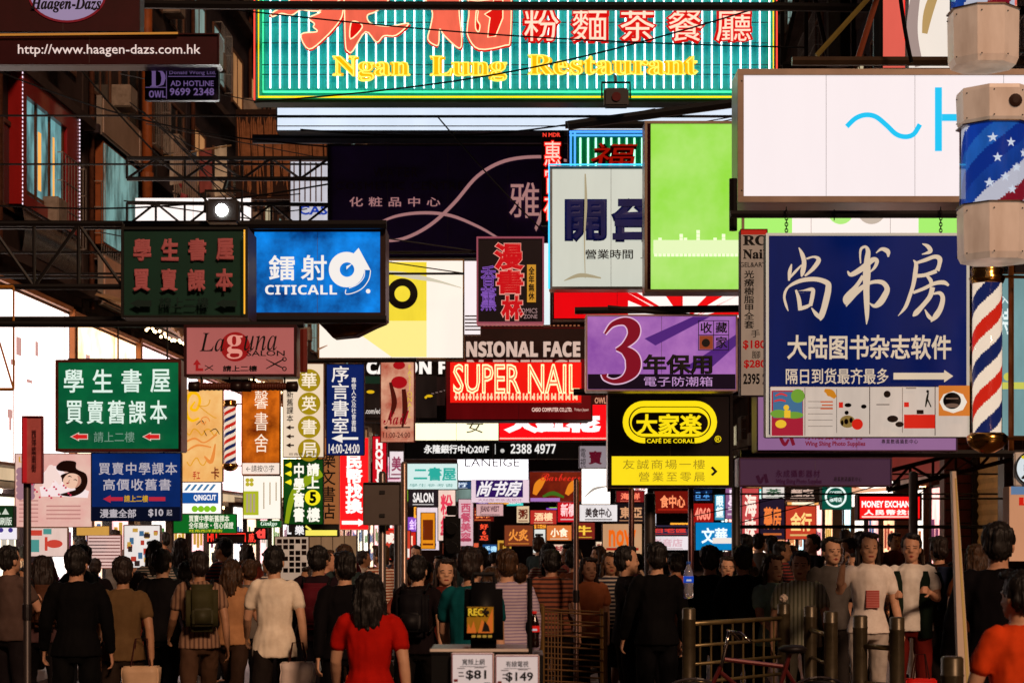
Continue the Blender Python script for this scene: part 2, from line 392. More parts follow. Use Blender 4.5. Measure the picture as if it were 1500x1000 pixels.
for a, b, zt_, h_, st_, h2_, lab in ((24, 33.4, 5.75, '#fff0e8', 1.15, '#f4dcd8', 'overexposed white light box wall nearest on the left, over the bookshop'), (33.5, 38.4, 5.7, '#ffe6c4', 1.25, '#ffb878', 'warm cream light box wall, second from the near end of the left side'), (38.5, 44.6, 5.75, '#fff0f4', 1.5, '#f8d4e0', 'white-pink light box wall beside the lit green textbook sign'), (44.7, 52.4, 5.6, '#ffe4e4', 1.3, '#f0a8b0', 'pink light box wall behind the orange banners'), (52.5, 61, 5.75, '#fff0d8', 1.6, '#ffd890', 'yellow-white light box wall deepest on the left side')):
    o = facade_sign('light_wall', lab, 1, a, b, 2.95, zt_, .55, E(h_, st_*2.3, .3, True, .9, h2_), .4, 'light wall', D('#7a4a24', .5, .2))
    bm = bmesh.new(); L = b-a
    for q in range(int(L*1.6)):
        y = .3+random.random()*(L-.8); z = .4+random.random()*1.7; box(bm, (.0285, y, z), (.034, y+.10+.25*random.random(), z+.05+.25*random.random()))
    mesh_obj('faded_print', bm, E('#e0a8a0', .8), o)
    bm = bmesh.new()
    for y in (.0, L): box(bm, (.03, y-.04, -.05), (.12, y+.04, zt_-2.9))
    box(bm, (.03, .041, zt_-2.95), (.10, L-.041, zt_-2.87)); mesh_obj('rim', bm, D('#a8642c', .5, .2), o)
# corrugated awning with bulbs over the light wall
o = empty('awning', (XL(35)+.6, 35, 5.9), YAW, 'dark corrugated awning strung with small bulbs above the white light wall', 'awning')
bm = bmesh.new(); n = 150
rows = [[bm.verts.new((x, 20*i/n, z+.05*math.sin(i*1.6)+(.12*math.sin(i*.11)))) for i in range(n+1)] for x, z in ((0, .35), (.5, .2), (.85, -.05))]
for a, b in zip(rows, rows[1:]):
    for i in range(n): bm.faces.new((a[i], a[i+1], b[i+1], b[i]))
mesh_obj('roof', bm, D('#a08060', .6, 0, .6, 3), o)
bm = bmesh.new()
for i in range(90): bmesh.ops.create_icosphere(bm, subdivisions=1, radius=.03, matrix=Matrix.Translation((.86+.05*random.random(), .3+19.4*i/90, -.16-.1*random.random())))
mesh_obj('bulbs', bm, E('#ffd8a0', 9, 0, True), o)
bm = bmesh.new()
for i in range(14): tube(bm, [(0, 1.4*i+.3, .35), (.85, 1.4*i+.3, -.08)], .025, 6)
mesh_obj('rafters', bm, STEEL, o)
# red bay window
o = empty('bay_window', (XL(31.7)+.002, 31.7, 6.6), YAW, 'red framed bay window with bead lights and a mirrored skirt at the far left', 'bay window')
bm = bmesh.new(); box(bm, (0, 0, .75), (.55, .35, 3.0)); box(bm, (0, 3.5, .75), (.55, 4.5, 3.0)); box(bm, (0, .35, 2.6), (.55, 3.5, 3.0)); box(bm, (0, .35, .75), (.55, 3.5, .95)); mesh_obj('frame', bm, D('#8a1414', .35, 0, .2, 2, .3), o)
bm = bmesh.new(); box(bm, (.30, .35, .95), (.34, 3.5, 2.6)); mesh_obj('pane', bm, E('#7ab4b8', .8, .93, False, 2.6), o)
bm = bmesh.new()
for y in (.42, 1.25, 2.3, 3.38): box(bm, (.345, y, .95), (.42, y+.09, 2.6))
box(bm, (.345, .52, 1.0), (.40, 3.38, 1.06)); mesh_obj('mullion', bm, D('#5a3010', .4), o)
bm = bmesh.new(); box(bm, (.345, 1.55, 1.2), (.37, 1.75, 2.2)); box(bm, (.345, 2.7, 1.1), (.37, 2.8, 2.3)); mesh_obj('inner_lamp', bm, E('#ffb050', 1.1), o)
bm = bmesh.new(); n = 10
sk = [[bm.verts.new((.55+.12*math.sin(PI*j/6), 4.5*i/n, .7-.72*j/6)) for i in range(n+1)] for j in range(7)]
for a, b in zip(sk, sk[1:]):
    for i in range(n): bm.faces.new((a[i], a[i+1], b[i+1], b[i]))
mesh_obj('mirrored_skirt', bm, D('#a89aa0', .18, .9, .5, 5), o, True)
bm = bmesh.new(); box(bm, (0, 0, -.15), (.6, 4.5, -.05)); mesh_obj('sill', bm, D('#3a2018', .5), o)
bm = bmesh.new()
for i in range(64): bmesh.ops.create_icosphere(bm, subdivisions=1, radius=.022, matrix=Matrix.Translation((.58, 4.5*i/64, 3.02)))
for i in range(34): bmesh.ops.create_icosphere(bm, subdivisions=1, radius=.022, matrix=Matrix.Translation((.58, 4.52, .75+2.3*i/34))); bmesh.ops.create_icosphere(bm, subdivisions=1, radius=.022, matrix=Matrix.Translation((.58, 0, .75+2.3*i/34)))
mesh_obj('bead_lights', bm, E('#f0d8e8', 1.6), o)
bm = bmesh.new()
for i in range(44):
    lathe(bm, [(.055, -.02), (.062, 0), (.055, .02)], 10, (.66, .15+4.2*i/44, .70))
mesh_obj('coil_trim', bm, D('#4a4450', .2, .9), o)
o.scale = (.42, .8, 1)
# balcony with draped sheet, orange pipe
o = empty('balcony', (XL(40.6)+.002, 40.6, 8.1), YAW, 'railed balcony with thin pale bars above the draped red sheet', 'balcony')
bm = bmesh.new(); box(bm, (0, 0, -.15), (.9, 8, 0)); mesh_obj('slab', bm, PLASTER[1], o)
bm = bmesh.new()
for i in range(42): tube(bm, [(.85, .1+i*.187, 0), (.85, .1+i*.187, 2.2)], .014, 5)
tube(bm, [(.85, 0, 2.2), (.85, 8, 2.2)], .03, 6); tube(bm, [(.85, 0, 1.05), (.85, 8, 1.05)], .02, 6); mesh_obj('railing', bm, D('#a08c80', .4, .5), o)
bm = bmesh.new(); n, k = 40, 14; G = []
for j in range(k+1):
    v = j/k; G.append([bm.verts.new((.93+.05*math.sin(i*1.1+v*6+2*math.sin(v*4)), .15+4.3*i/n*(1-.1*v), 1.25-1.25*i/n*.5-v*(1.9-.4*i/n)+.04*math.sin(i*.9+v*9))) for i in range(n+1)])
for a, b in zip(G, G[1:]):
    for i in range(n): bm.faces.new((a[i], a[i+1], b[i+1], b[i]))
so = mesh_obj('plastic_sheet', bm, D('#b04048', .22, 0, .4, 5, .5), None, True)
so.location = o.location; so.rotation_euler = o.rotation_euler; tag(so, 'crumpled shiny red sheet draped over the left balcony rail', 'sheet')
o = empty('drain_pipe', (XL(40.1)+.4, 40.1, 6.2), 0, 'thick orange-brown drain pipe running up beside the draped red sheet', 'pipe')
bm = bmesh.new(); tube(bm, [(0, 0, 0), (0, 0, 9)], .11, 12); mesh_obj('tube', bm, D('#8a4820', .5, 0, .4, 5), o, True)
bm = bmesh.new(); [lathe(bm, [(.12, z-.06), (.14, z-.05), (.14, z+.05), (.12, z+.06)], 12) for z in (.9, 3.2, 5.6, 8)]; mesh_obj('collar', bm, D('#8a4a24', .5), o)
# cream panel under the balcony
facade_sign('sign_board', 'plain cream wall panel between the bay window and the dim green sign', 1, 36.8, 60, 6.3, 7.3, .3, D('#c09880', .6, 0, .25, 1), .1, 'wall panel')
facade_sign('wall_panel', 'pale slanting lintel over the tall teal-lit window', 1, 36.7, 40.0, 9.55, 10.3, .3, D('#96806f', .6, 0, .3, 1), .1, 'wall panel')
facade_sign('lit_window', 'tall teal-lit window between the bay window and the orange drain pipe', 1, 37.0, 39.9, 7.5, 9.5, .25, E('#88b8b4', .7, .93, False, 2.2), .15, 'window', D('#8a4a24', .5))

# right: roller shutters, pillars, awnings
for i, (a, b, c, lab) in enumerate(((24.2, 27.2, '#8a5448', 'dark red-brown roller shutter nearest the right picture edge'), (27.9, 31.6, '#d8a860', 'golden lit roller shutter just left of the leaning white post'))):
    o = empty('roller_shutter', (XR(a)-.02, a, .13), YAW, lab, 'roller shutter'); L = b-a
    bm = bmesh.new(); n = 48; R = []
    for j in range(n+1):
        z = 4.1*j/n; R.append([bm.verts.new((-.03*(1 if j % 2 else 0), y, z)) for y in (0, L)])
    for p, q in zip(R, R[1:]): bm.faces.new((p[0], p[1], q[1], q[0]))
    mesh_obj('curtain', bm, D(c, .45, 0, .35, 2), o)
    bm = bmesh.new(); box(bm, (-.10, -.12, 0), (.02, -.005, 4.2)); box(bm, (-.10, L+.005, 0), (.02, L+.12, 4.2)); box(bm, (-.22, -.12, 4.21), (.02, L+.12, 4.5)); mesh_obj('guide_rails', bm, DK, o)
for y, lab in ((23.2, 'dark square pillar at the right edge beside the brown shutter'), (27.3, 'dark pillar between the two roller shutters'), (31.8, 'maroon pillar between the golden shutter and the exchange shop')):
    o = empty('pillar', (XR(y)-.55, y, .13), YAW, lab, 'pillar')
    bm = bmesh.new(); box(bm, (0, 0, .25), (.45, .45, 4.3), .02); mesh_obj('shaft', bm, D('#2c1a1a' if y < 31 else '#5a2422', .4, 0, .4, 3), o)
    bm = bmesh.new(); box(bm, (-.04, -.04, 0), (.49, .49, .25), .01); mesh_obj('plinth', bm, D('#3a2a28'), o)
    bm = bmesh.new(); [box(bm, (.02, -.012, .6+.22*k), (.43, -.001, .62+.22*k)) for k in range(15)]; mesh_obj('groove', bm, D('#160c0c', .5), o)
o = empty('canopy', (XR(26), 26, 4.75), YAW, 'dark street canopy with a fringe over the shuttered shops on the right', 'canopy')
bm = bmesh.new(); box(bm, (-1.5, 0, 0), (0, 12, .18)); mesh_obj('slab', bm, D('#3a2620', .7), o)
bm = bmesh.new(); [box(bm, (-1.52, .05+.3*k, -.35+.06*(k % 3)), (-1.505, .3+.3*k, .17)) for k in range(39)]; mesh_obj('fringe', bm, D('#6a3a20', .6), o)

for y, lab in ((25.6, 'near'), (29.6, 'middle'), (34.0, 'far')):
    o = empty('tube_lamp', (XR(y)-.75, y, 4.7), YAW, lab+' warm tube lamp under the fringed canopy of the shuttered shops', 'tube lamp')
    bm = bmesh.new(); box(bm, (-.06, -.7, 0), (.06, .7, .045), .01); mesh_obj('housing', bm, D('#c8b8a8', .5), o)
    bm = bmesh.new(); tube(bm, [(0, -.62, -.03), (0, .62, -.03)], .025, 8); mesh_obj('tube', bm, E('#ffc890', 40, 0, True), o)

for y, z, lab in ((43.2, 10.4, 'upper pole of drying laundry on the left tenement above the draped red sheet'), (47.5, 8.2, 'lower pole of drying laundry beyond the draped red sheet')):
    o = empty('laundry_pole', (XL(y)+.01, y, z), YAW, lab, 'laundry'); bm = bmesh.new(); tube(bm, [(0, 0, 0), (1.6, 0, .25)], .018, 6); mesh_obj('pole', bm, D('#8a7050', .6), o)
    for i, c in enumerate(('#a8a098', '#5a6a80', '#8a4a48', '#c8c0b0')):
        bm = bmesh.new(); x0 = .2+.34*i; G = [[bm.verts.new((x0+.28*a/6, .02*math.sin(a*1.7+b), .03+.25*(x0+.28*a/6)/1.6-b*(.1+.02*i))) for a in range(7)] for b in range(8)]
        for p, q in zip(G, G[1:]):
            for a in range(6): bm.faces.new((p[a], p[a+1], q[a+1], q[a]))
        mesh_obj('garment', bm, D(c, .9), o, True)

# ------------------------------------------------------------------ hanging signs
W_ = E('#fff4f0', 1.15)
INK = D('#0a0808', .5)
CREAM = E('#e2cbb0', .85)
DK = D('#191316', .45, .3)

def ngan_lung():
    s = Sign('neon_sign', 'huge teal neon restaurant sign with yellow and red tube lettering high over the street', (372, -190, 1138, 150), 24, None, .3, None, D('#15403c', .5), 'neon sign')
    cor = [rc(378+i*4.7, -186, 378+i*4.7+2.6, 132) for i in range(160)]
    s.shapes('face', [rc(376, -186, 1134, 146)], D('#12c4c8', .5, 0, .4, 1.2)); s.shapes('corrugation', cor, D('#10b4b4', .45, 0, .35, 1.2), 0)
    s.tubes('white_tube', [[(397+14.02*i, -180), (397+14.02*i, 131)] for i in range(53)], 1.25, E('#e2fbff', 3.2, 0, True), .04)
    s.tubes('green_border_tube', [[(386, -185), (386, 136), (1126, 136), (1126, -185)]], 1.5, E('#4dffb0', 1.4), .03)
    s.tubes('yellow_border_tube', [[(379.5, -188), (379.5, 143.5), (1132, 143.5), (1132, -188)]], 1.5, E('#ffd400', 1.4, 0, True), .03)
    [s.tubes('red_border_tube', [[(x, -188), (x, 148)]], 1.3, E('#ff4a38', 1.4, 0, True), .03) for x in (373.5, 1137)]
    s.lift = .082
    c1 = lambda L: [(370+x/7.5, y/7.5) for x, y in L]; c2 = lambda L: [(570+x/7.5, y/7.5) for x, y in L]
    T = -500
    A1 = c1([(400, 60), (230, 175), (235, 215), (330, 180), (440, 200), (540, 140), (620, 150), (760, 165), (630, 230), (690, 290), (680, 330), (720, 380), (545, 410), (630, 570), (800, 450), (960, 270), (1005, 140), (1005, -60), (900, T), (700, T+60), (520, -150)])
    A2 = c1([(1020, 140), (1030, 520), (1060, 595), (1110, 590), (1250, 380), (1370, 495), (1450, 425), (1580, 420), (1710, 310), (1690, 290), (1500, 320), (1310, 290), (1270, 200), (1390, 140), (1560, -80), (1500, T+30), (1250, T), (1100, -260), (1020, -100)])
    A2h = c1([(1090, 290), (1085, 460), (1215, 330), (1150, 270)])
    B1 = c2([(470, 130), (465, 300), (430, 460), (520, 530), (550, 500), (560, 350), (610, 420), (770, 560), (800, 450), (770, 130), (790, -120), (700, T), (480, T+50), (300, -150)])
    B2 = c2([(880, 130), (865, 300), (870, 430), (990, 570), (1270, 530), (1330, 460), (1340, -60), (1300, T), (1060, T-30), (850, T+80)])
    B2h = c2([(960, 150), (950, 330), (985, 380), (1000, 310), (970, 250), (980, 160)])
    B2k = c2([(1250, 30), (1250, 230), (1170, 430), (1085, 440), (1095, 330), (1110, 230), (1050, 190), (1130, 140), (1150, 30)])
    A1, A2, A2h, B1, B2, B2h = [blob(L) for L in (A1, A2, A2h, B1, B2, B2h)]
    red = E('#e00c08', .9); pk = E('#ff6e54', .92, .18, False, 4); rim = E('#ffd0a0', 1.6)
    def grow(L, d):
        cx = sum(p[0] for p in L)/len(L); cy = sum(p[1] for p in L)/len(L)
        return [(cx+(x-cx)*(1+d), cy+(y-cy)*(1+d*.6)) for x, y in L]
    s.shapes('red_halo_back', [grow(A1, .06), grow(A2, .06), grow(B1, .07), grow(B2, .06)], red)  # red halo of the neon light, painted as wider glowing shapes
    s.lift += .02
    s.shapes('brush_character', [A1, [A2, A2h], B1, [B2, B2h, B2k]], pk)
    s.tubes('outline_tube', [L+[L[0]] for L in (A1, A2, A2h, B1, B2, B2h, B2k)], .95, rim, .012)
    s.tubes('outline_tube', [[(398, -22), (520, -30), (640, -24)], [(640, -2), (700, 6), (735, 2)], [(455, 2), (470, 20), (500, 4)]], .75, rim, .012)
    x = 766
    for ch in '粉麵茶餐廳':
        r = (x, 15, x+54, 66)
        s.lift = .09; s.text(ch, (r[0]-2, r[1]-2, r[2]+2, r[3]+2), red, .075, name='red_halo_back')  # tube light on the panel painted as a bolder red glowing letter
        s.lift = .115; s.text(ch, (r[0]+2, r[1]+2, r[2]-2, r[3]-2), E('#ffc8b0', 1.35), 0, name='neon_character')
        x += 70
    for t, a, b, y0 in (('Ngan', 489, 601, 86), ('Lung', 631, 742, 86), ('Restaurant', 774, 1021, 84)):
        y1 = {'Ngan': 122, 'Lung': 122, 'Restaurant': 113}[t]
        s.lift = .09; s.text(t, (a, y0, b, y1), E('#ffbc00', 1.0), .05, style='serif', name='yellow_letters')
        s.lift = .105; s.text(t, (a-1, y0-1, b+1, y1+1), E('#ffec60', 1.25), style='serif', neon=.02, name='yellow_neon_outline')
    s.lift = .03
    for y in (35, 65, 97, 111): s.tubes('tube_rail', [[(385, y), (1128, y)]], 0.7, D('#1a2a28', .5, .3), .03)
ngan_lung()

def simple(name, label, rect, Y, face, depth=.22, frame=None, texts=(), **kw):
    s = Sign(name, label, rect, Y, face, depth, frame, **kw)
    for t in texts: s.text(*t[:3], **(t[3] if len(t) > 3 else {}))
    return s

# white soffit light strips below the teal neon sign
s = Sign('light_strip', 'long white fluorescent light box running under the teal neon sign', (405, 157, 1085, 193), 27, E('#d8e4f4', 1.15, .12, True, .6), .3, (1.5, D('#3a4650', .4, .5)), cat='light box')
s.shapes('divider', [rc(405, 169, 1085, 173)], DK); s.shapes('pink_line', [rc(405, 184.5, 1085, 186)], D('#8a6070'))

# dark cosmetics billboard
s = Sign('billboard', 'dark plum cosmetics billboard with two crossing pink curved lines', (480, 212, 832, 378), 28, D('#3c2668', .5, 0, .25), .25, (2, D('#0e0810')), cat='billboard')
pk = E('#b07c7c', .8)
s.shapes('curved_line', [stroke([(546, 331, 2.5), (580, 317, 4), (620, 312, 4.5), (660, 316, 4.5), (700, 332, 4), (728, 348, 3)]), stroke([(548, 354, 3), (590, 350, 4.5), (630, 330, 5), (665, 298, 5), (700, 258, 5), (740, 236, 5), (790, 230, 4.5), (831, 236, 4)])], pk)
s.text('化粧品中心', (512, 289, 645, 303), pk, .01, sp=1.7)
s.text('WATER', (547, 246, 612, 260), D('#3a2440'), sp=1.3); s.text('COSMETIC CENTRE', (492, 267, 679, 279), D('#3a2440'), sp=1.2)
s.text('雅', (746, 268, 790, 320), E('#b88480', .8), .004); s.text('人', (783, 262, 818, 340), E('#b88480', .7), 0)

# red vertical neon and green neon
s = Sign('neon_sign', 'narrow vertical sign of red neon characters left of the beige opening-soon board', (793, 192, 826, 330), 26.6, D('#240408', .5), .15, None, DK, cat='neon sign')
s.text('N MDR', (795, 195, 821, 201), E('#ff4030', 1.1), .03); s.text('惠宵夜', (795, 206, 824, 325), E('#ff2014', 1.15), .05, vert=True); s.text('惠宵夜', (797, 208, 822, 323), E('#ffb8a8', 1.5), 0, vert=True, off=.004)
s = Sign('neon_sign', 'green and blue neon sign with a dark red brush character above the beige board', (832, 190, 946, 252), 26, None, .2, None, D('#0b2a3a'), cat='neon sign')
s.shapes('face', [rc(834, 196, 944, 250)], D('#0a9a60', .5)); s.tubes('white_tube', [[(850+11.3*i, 203), (850+11.3*i, 246)] for i in range(9)], 1.6, E('#b0ffd8', 1.8, 0, True))
s.tubes('blue_tube', [[(834, 194), (944, 194)], [(834, 199), (944, 199)], [(836, 194), (836, 250)], [(842, 194), (842, 250)]], 1.6, E('#4c9cff', 1.6, 0, True))
s.lift = .05; s.text('福', (866, 212, 930, 250), D('#7a0a08'), .05, skew=.1); s.text('福', (866, 211, 930, 249), E('#d01808', .5), 0, skew=.1)

# beige 開 board
s = Sign('light_box_sign', 'beige stained light box with huge navy characters half hidden by the lime green box', (805, 244, 985, 424), 23, E('#d4d6c8', .95, .08, True, 1.1), .3, (4, D('#8a8c88', .35, .6)), cat='light box sign')
nv = D('#0c1c80', .5)
s.text('開', (827, 292, 889, 355), nv, .06); s.text('台', (895, 291, 962, 355), nv, .06)
s.shapes('navy_bar', [rc(900, 322, 962, 332), rc(897, 342, 962, 352), rc(905, 292, 962, 303)], nv)
s.text('營業時間', (857, 366, 927, 380), INK, .012); s.text('上午', (938, 368, 972, 380), INK)
s.shapes('rust_stain', [stroke([(857, 256, 2), (858, 300, 4), (856, 350, 2), (857, 408, 1)]), stroke([(826, 412, 1), (850, 404, 6), (880, 408, 2)])], E('#b8aa88', .8))
s.tubes('blue_neon_tube', [[(804, 424), (804, 243), (985, 243)]], 1.5, E('#40c8ff', 1.5, 0, True), .02)

# red strip with white sun rays
s = Sign('light_box_sign', 'bright red light box with white sun ray pattern under the lime green box', (810, 426, 1092, 468), 24, E('#f00810', .95, .06, True), .25, (1.5, D('#3a0808')), cat='light box sign')
rays = []
for i in range(9):
    a = math.radians(188+20.5*i); b = a+math.radians(12)
    cx, cy = 1000, 476; q = []
    for ang, rr in ((a, 22), (a, 190), (b, 190), (b, 22)):
        x, y = cx+rr*math.cos(ang), cy+rr*.55*math.sin(ang); q.append((min(max(x, 920), 1088), min(max(y, 429), 465)))
    rays.append(q)
s.shapes('ray_pattern', rays, E('#fff0ea', 1.1))

# lime green light box
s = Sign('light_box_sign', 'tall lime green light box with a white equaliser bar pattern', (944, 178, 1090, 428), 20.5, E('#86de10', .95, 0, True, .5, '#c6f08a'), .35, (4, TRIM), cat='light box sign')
hs = [3, 6, 2, 4, 3, 5, 7, 6, 4, 3, 8, 5, 4, 3, 6, 5, 7, 4, 5, 2, 4]
s.shapes('equaliser_pattern', [rc(958+6.2*i, 371-5.6*j, 963+6.2*i, 376-5.6*j) for i, h in enumerate(hs) for j in range(h-(1 if h > 3 else 0))], E('#f0ffd0', 1.05), 0)
s.shapes('equaliser_pattern', [rc(957, 352, 1086, 372)], E('#e8fbc0', .95))
s.shapes('chrome_edge', [rc(945, 180, 953, 424)], D('#4a2030', .2, .9))

# big white light box with cyan letters
s = Sign('light_box_sign', 'big white light box with cyan wave and letter in a chrome frame', (1080, 102, 1600, 297), 17.5, E('#fdf2f4', .93, .02, True), .45, (9, TRIM), cat='light box sign')
cy = E('#08c8f8', .95)
s.shapes('cyan_wave', [stroke([(1240, 186, 7), (1253, 174, 7), (1268, 169, 7), (1283, 172, 7), (1298, 184, 7), (1312, 197, 7), (1326, 201, 7), (1338, 197, 7), (1347, 183, 7)], 8), ], cy)
s.shapes('cyan_letter', [rc(1369, 129, 1379, 222), rc(1379.2, 168, 1432, 178), rc(1432.2, 129, 1442, 222)], cy)
s.shapes('cyan_wave', [stroke([(1460, 190, 7), (1475, 175, 7), (1492, 172, 7), (1510, 184, 7), (1528, 198, 7), (1545, 186, 7)], 8)], cy)
s.shapes('rivet', [disc(1086, 120, 1.3, 8), disc(1086, 280, 1.3, 8)], STEEL)
# lime and white box behind
s = Sign('light_box_sign', 'white light box with lime ends and two round dots above the navy bookshop sign', (1072, 286, 1420, 352), 21.5, E('#fdf0ea', 1.0, 0, True), .3, None, D('#6a6a60'), cat='light box sign')
[s.shapes('lime_panel', [r], E('#a8f070', 1.0)) for r in (rc(1074, 297, 1160, 350), rc(1345, 297, 1405, 350))]; s.shapes('dot', [disc(1231, 310, 19), ], E('#b4f080', .95)); s.shapes('dot', [disc(1276, 308, 21)], E('#d0c0b0', .85))
# beige nail parlour strip
s = Sign('banner_sign', 'tall narrow beige nail parlour banner left of the navy bookshop sign', (1084, 336, 1124, 580), 16.6, E('#b89880', .62, .25, False, 3), .12, (1, D('#3a1c14')), cat='banner sign')
s.shapes('red_header', [rc(1085, 337, 1123, 344)], E('#c02818', .7))
s.text('RC', (1088, 345, 1122, 360), INK, .02, style='serif'); s.text('Nail', (1088, 366, 1122, 380), INK, .02, style='serif'); s.text('GEL&ART', (1083, 385, 1121, 392), INK, .01)
s.text('光療樹脂甲全套', (1089, 397, 1104, 482), INK, .015, vert=True); s.text('手', (1099, 484, 1112, 495), INK)
s.text('$180', (1087, 499, 1120, 513), E('#b81410', .7), .03); s.text('腳', (1100, 515, 1112, 526), INK); s.text('$280', (1088, 528, 1120, 541), E('#b81410', .7), .03); s.text('2395 2', (1087, 548, 1121, 564), INK, .03)

# navy bookshop sign (brush characters)
s = Sign('light_box_sign', 'large navy bookshop sign with cream brush characters and a white arrow pointing right', (1122, 342, 1419, 640), 15, D('#0a1c6c', .4, 0, .1), .16, (3.5, E('#d8c8b4', .7)), cat='sign', cab=D('#16100e'))  # unlit board; the light on its front is painted as emission
s.rect_('navy_panel', (1126, 346, 1415, 566), E('#021f6a', .6, .35, True, .8))
q = lambda L: stroke([(1130+x/5.172, 340+y/5.172, wd/5.172*.98) for x, y, wd in L], 6)
ST = [[(205, 120, 6), (230, 170, 30), (245, 230, 34), (235, 300, 36), (225, 340, 10)], [(150, 245, 8), (137, 300, 28), (130, 370, 14)], [(135, 350, 14), (180, 300, 20), (225, 252, 10)], [(262, 205, 14), (320, 190, 16), (355, 215, 34), (312, 280, 30), (250, 335, 14)],
 [(130, 415, 10), (104, 450, 20), (95, 500, 18), (110, 560, 18), (125, 600, 4)], [(105, 435, 10), (160, 395, 24), (240, 365, 32), (340, 360, 34), (420, 388, 40), (428, 430, 46), (415, 500, 48), (395, 580, 46), (375, 640, 42), (368, 672, 6)], [(300, 575, 6), (335, 622, 30), (372, 655, 26)],
 [(182, 440, 14), (205, 510, 30), (215, 595, 30)], [(178, 458, 14), (240, 450, 22), (308, 435, 26), (308, 480, 32), (292, 560, 28)], [(212, 582, 28), (260, 568, 28), (298, 548, 18)],
 [(672, 240, 8), (668, 180, 14), (676, 130, 20), (710, 115, 20), (728, 150, 34), (722, 210, 44), (718, 320, 58), (715, 420, 48), (718, 540, 42), (720, 640, 28), (716, 702, 4)], [(573, 298, 8), (600, 325, 32), (680, 280, 44), (760, 215, 40), (795, 222, 30), (778, 270, 22), (738, 310, 8)], [(690, 335, 28), (640, 410, 30), (560, 500, 40), (565, 550, 22)],
 [(562, 566, 6), (590, 515, 36), (640, 455, 44), (740, 388, 26), (830, 382, 34), (872, 430, 40), (850, 490, 48), (815, 540, 48), (775, 562, 28), (738, 540, 6)], [(788, 162, 6), (830, 132, 24), (876, 150, 36), (880, 192, 10)],
 [(1138, 92, 6), (1180, 112, 30), (1198, 150, 30), (1135, 172, 6)], [(1070, 215, 6), (1090, 245, 28), (1085, 310, 34), (1070, 400, 30), (1045, 480, 28), (1010, 570, 26), (955, 637, 4)], [(1090, 238, 20), (1160, 215, 28), (1230, 190, 30), (1268, 205, 38), (1266, 250, 30), (1250, 295, 36)], [(1090, 335, 28), (1160, 328, 28), (1245, 298, 30)],
 [(1165, 328, 14), (1200, 368, 30), (1205, 410, 18)], [(1068, 462, 22), (1150, 430, 26), (1230, 392, 28), (1300, 385, 32), (1337, 408, 16)], [(1215, 420, 38), (1195, 490, 36), (1140, 560, 34), (1090, 615, 40), (1066, 640, 8)], [(1215, 472, 12), (1270, 465, 28), (1292, 505, 34), (1275, 580, 40), (1238, 640, 42), (1202, 682, 6)], [(1156, 588, 6), (1185, 640, 28), (1215, 666, 22)]]
s.shapes('brush_characters', [q(L) for L in ST], CREAM, .0005)
s.text('大陆图书杂志软件', (1152, 491, 1392, 527), CREAM, .02); s.text('隔日到货最齐最多', (1150, 540, 1300, 563), CREAM, .008)
s.shapes('arrow', [arrow_r(1307, 1394, 551.5, 18, .27, 13)], CREAM)
# strip of posters clipped on its lower edge
p = Sign('poster_strip', 'row of white children book posters in plastic sleeves clipped below the navy bookshop sign', (1128, 566, 1418, 640), 14.9, E('#e8d4c4', .72, .1, False, 5), .02, None, WHITE, cat='poster strip')
p.shapes('poster', [rc(1130, 572, 1176, 638)], E('#b02038', .75)); p.shapes('poster_art', [rc(1132, 574, 1175, 612)], E('#4a78a0', .7)); p.shapes('poster_art', [disc(1168, 580, 10), disc(1140, 606, 12, ry=6), disc(1162, 608, 14, ry=5)], E('#78a838', .75))
p.shapes('poster_art', [disc(1151, 597, 4), rc(1148, 601, 1157, 612), disc(1143, 621, 8, ry=6)], E('#f0c030', .85)); p.shapes('poster_title', [stroke([(1135, 580, 2), (1143, 577, 3), (1152, 580, 2)]), stroke([(1133, 588, 2), (1142, 586, 3), (1150, 588, 2)])], E('#d83838', .8))
p.shapes('page_edge', [rc(1177.5, 568, 1178.3, 638), rc(1224, 570, 1224.6, 634), rc(1272, 566, 1273, 636), rc(1320, 568, 1320.6, 634), rc(1367.5, 565, 1368.5, 638)], D('#8a7468'))
p.shapes('small_print', [rc(1182, 588+i*9, 1218, 589+i*9) for i in range(5)]+[rc(1282, 592, 1301, 594), rc(1325, 568, 1340, 570)], E('#a8968a', .6))
p.shapes('poster_art', [stroke([(1206, 572, 4), (1215, 576, 10), (1222, 583, 5)]), disc(1213, 577, 4)], E('#d88820', .8)); p.shapes('poster_art', [rc(1200+2*(i % 2), 588+5*i, 1218, 590+5*i) for i in range(3)], E('#d86030', .75))
p.shapes('poster_art', [disc(1240, 594, 5, ry=3), disc(1238, 605, 3), disc(1263, 596, 4, ry=3), disc(1297, 578, 5), disc(1305, 614, 8, ry=5), disc(1315, 622, 6, ry=4), rc(1340, 601, 1350, 607), disc(1356, 574, 2)], D('#241410')); p.shapes('poster_art', [disc(1239, 618, 11, ry=9)], E('#a88848', .6)); p.shapes('poster_art', [disc(1237, 618, 3, ry=4), disc(1244, 616, 2.4, ry=4), disc(1231, 620, 2, ry=4)], D('#4a3018'))
p.shapes('poster_art', [disc(1253, 622, 8), rc(1321, 608, 1366, 628), rc(1321, 590, 1328, 597), rc(1226, 590, 1232, 598)], E('#e02818', .8)); p.shapes('poster_art', [stroke([(1356, 576, 2), (1354, 586, 3), (1352, 597, 1.5)]), stroke([(1355, 586, 2), (1360, 597, 1.5)])], D('#3a4a38'))
p.shapes('poster_art', [rc(1371, 566, 1416, 610)], E('#e08030', .8)); p.shapes('poster_art', [disc(1392, 590, 20, 8, 16)], E('#f4e8d8', .85)); p.shapes('poster_art', [disc(1390, 588, 13, ry=12)], D('#120c0c')); p.shapes('poster_art', [rc(1381, 584, 1399, 586), disc(1390, 595, 10, ry=3)], E('#8a6a58', .6))

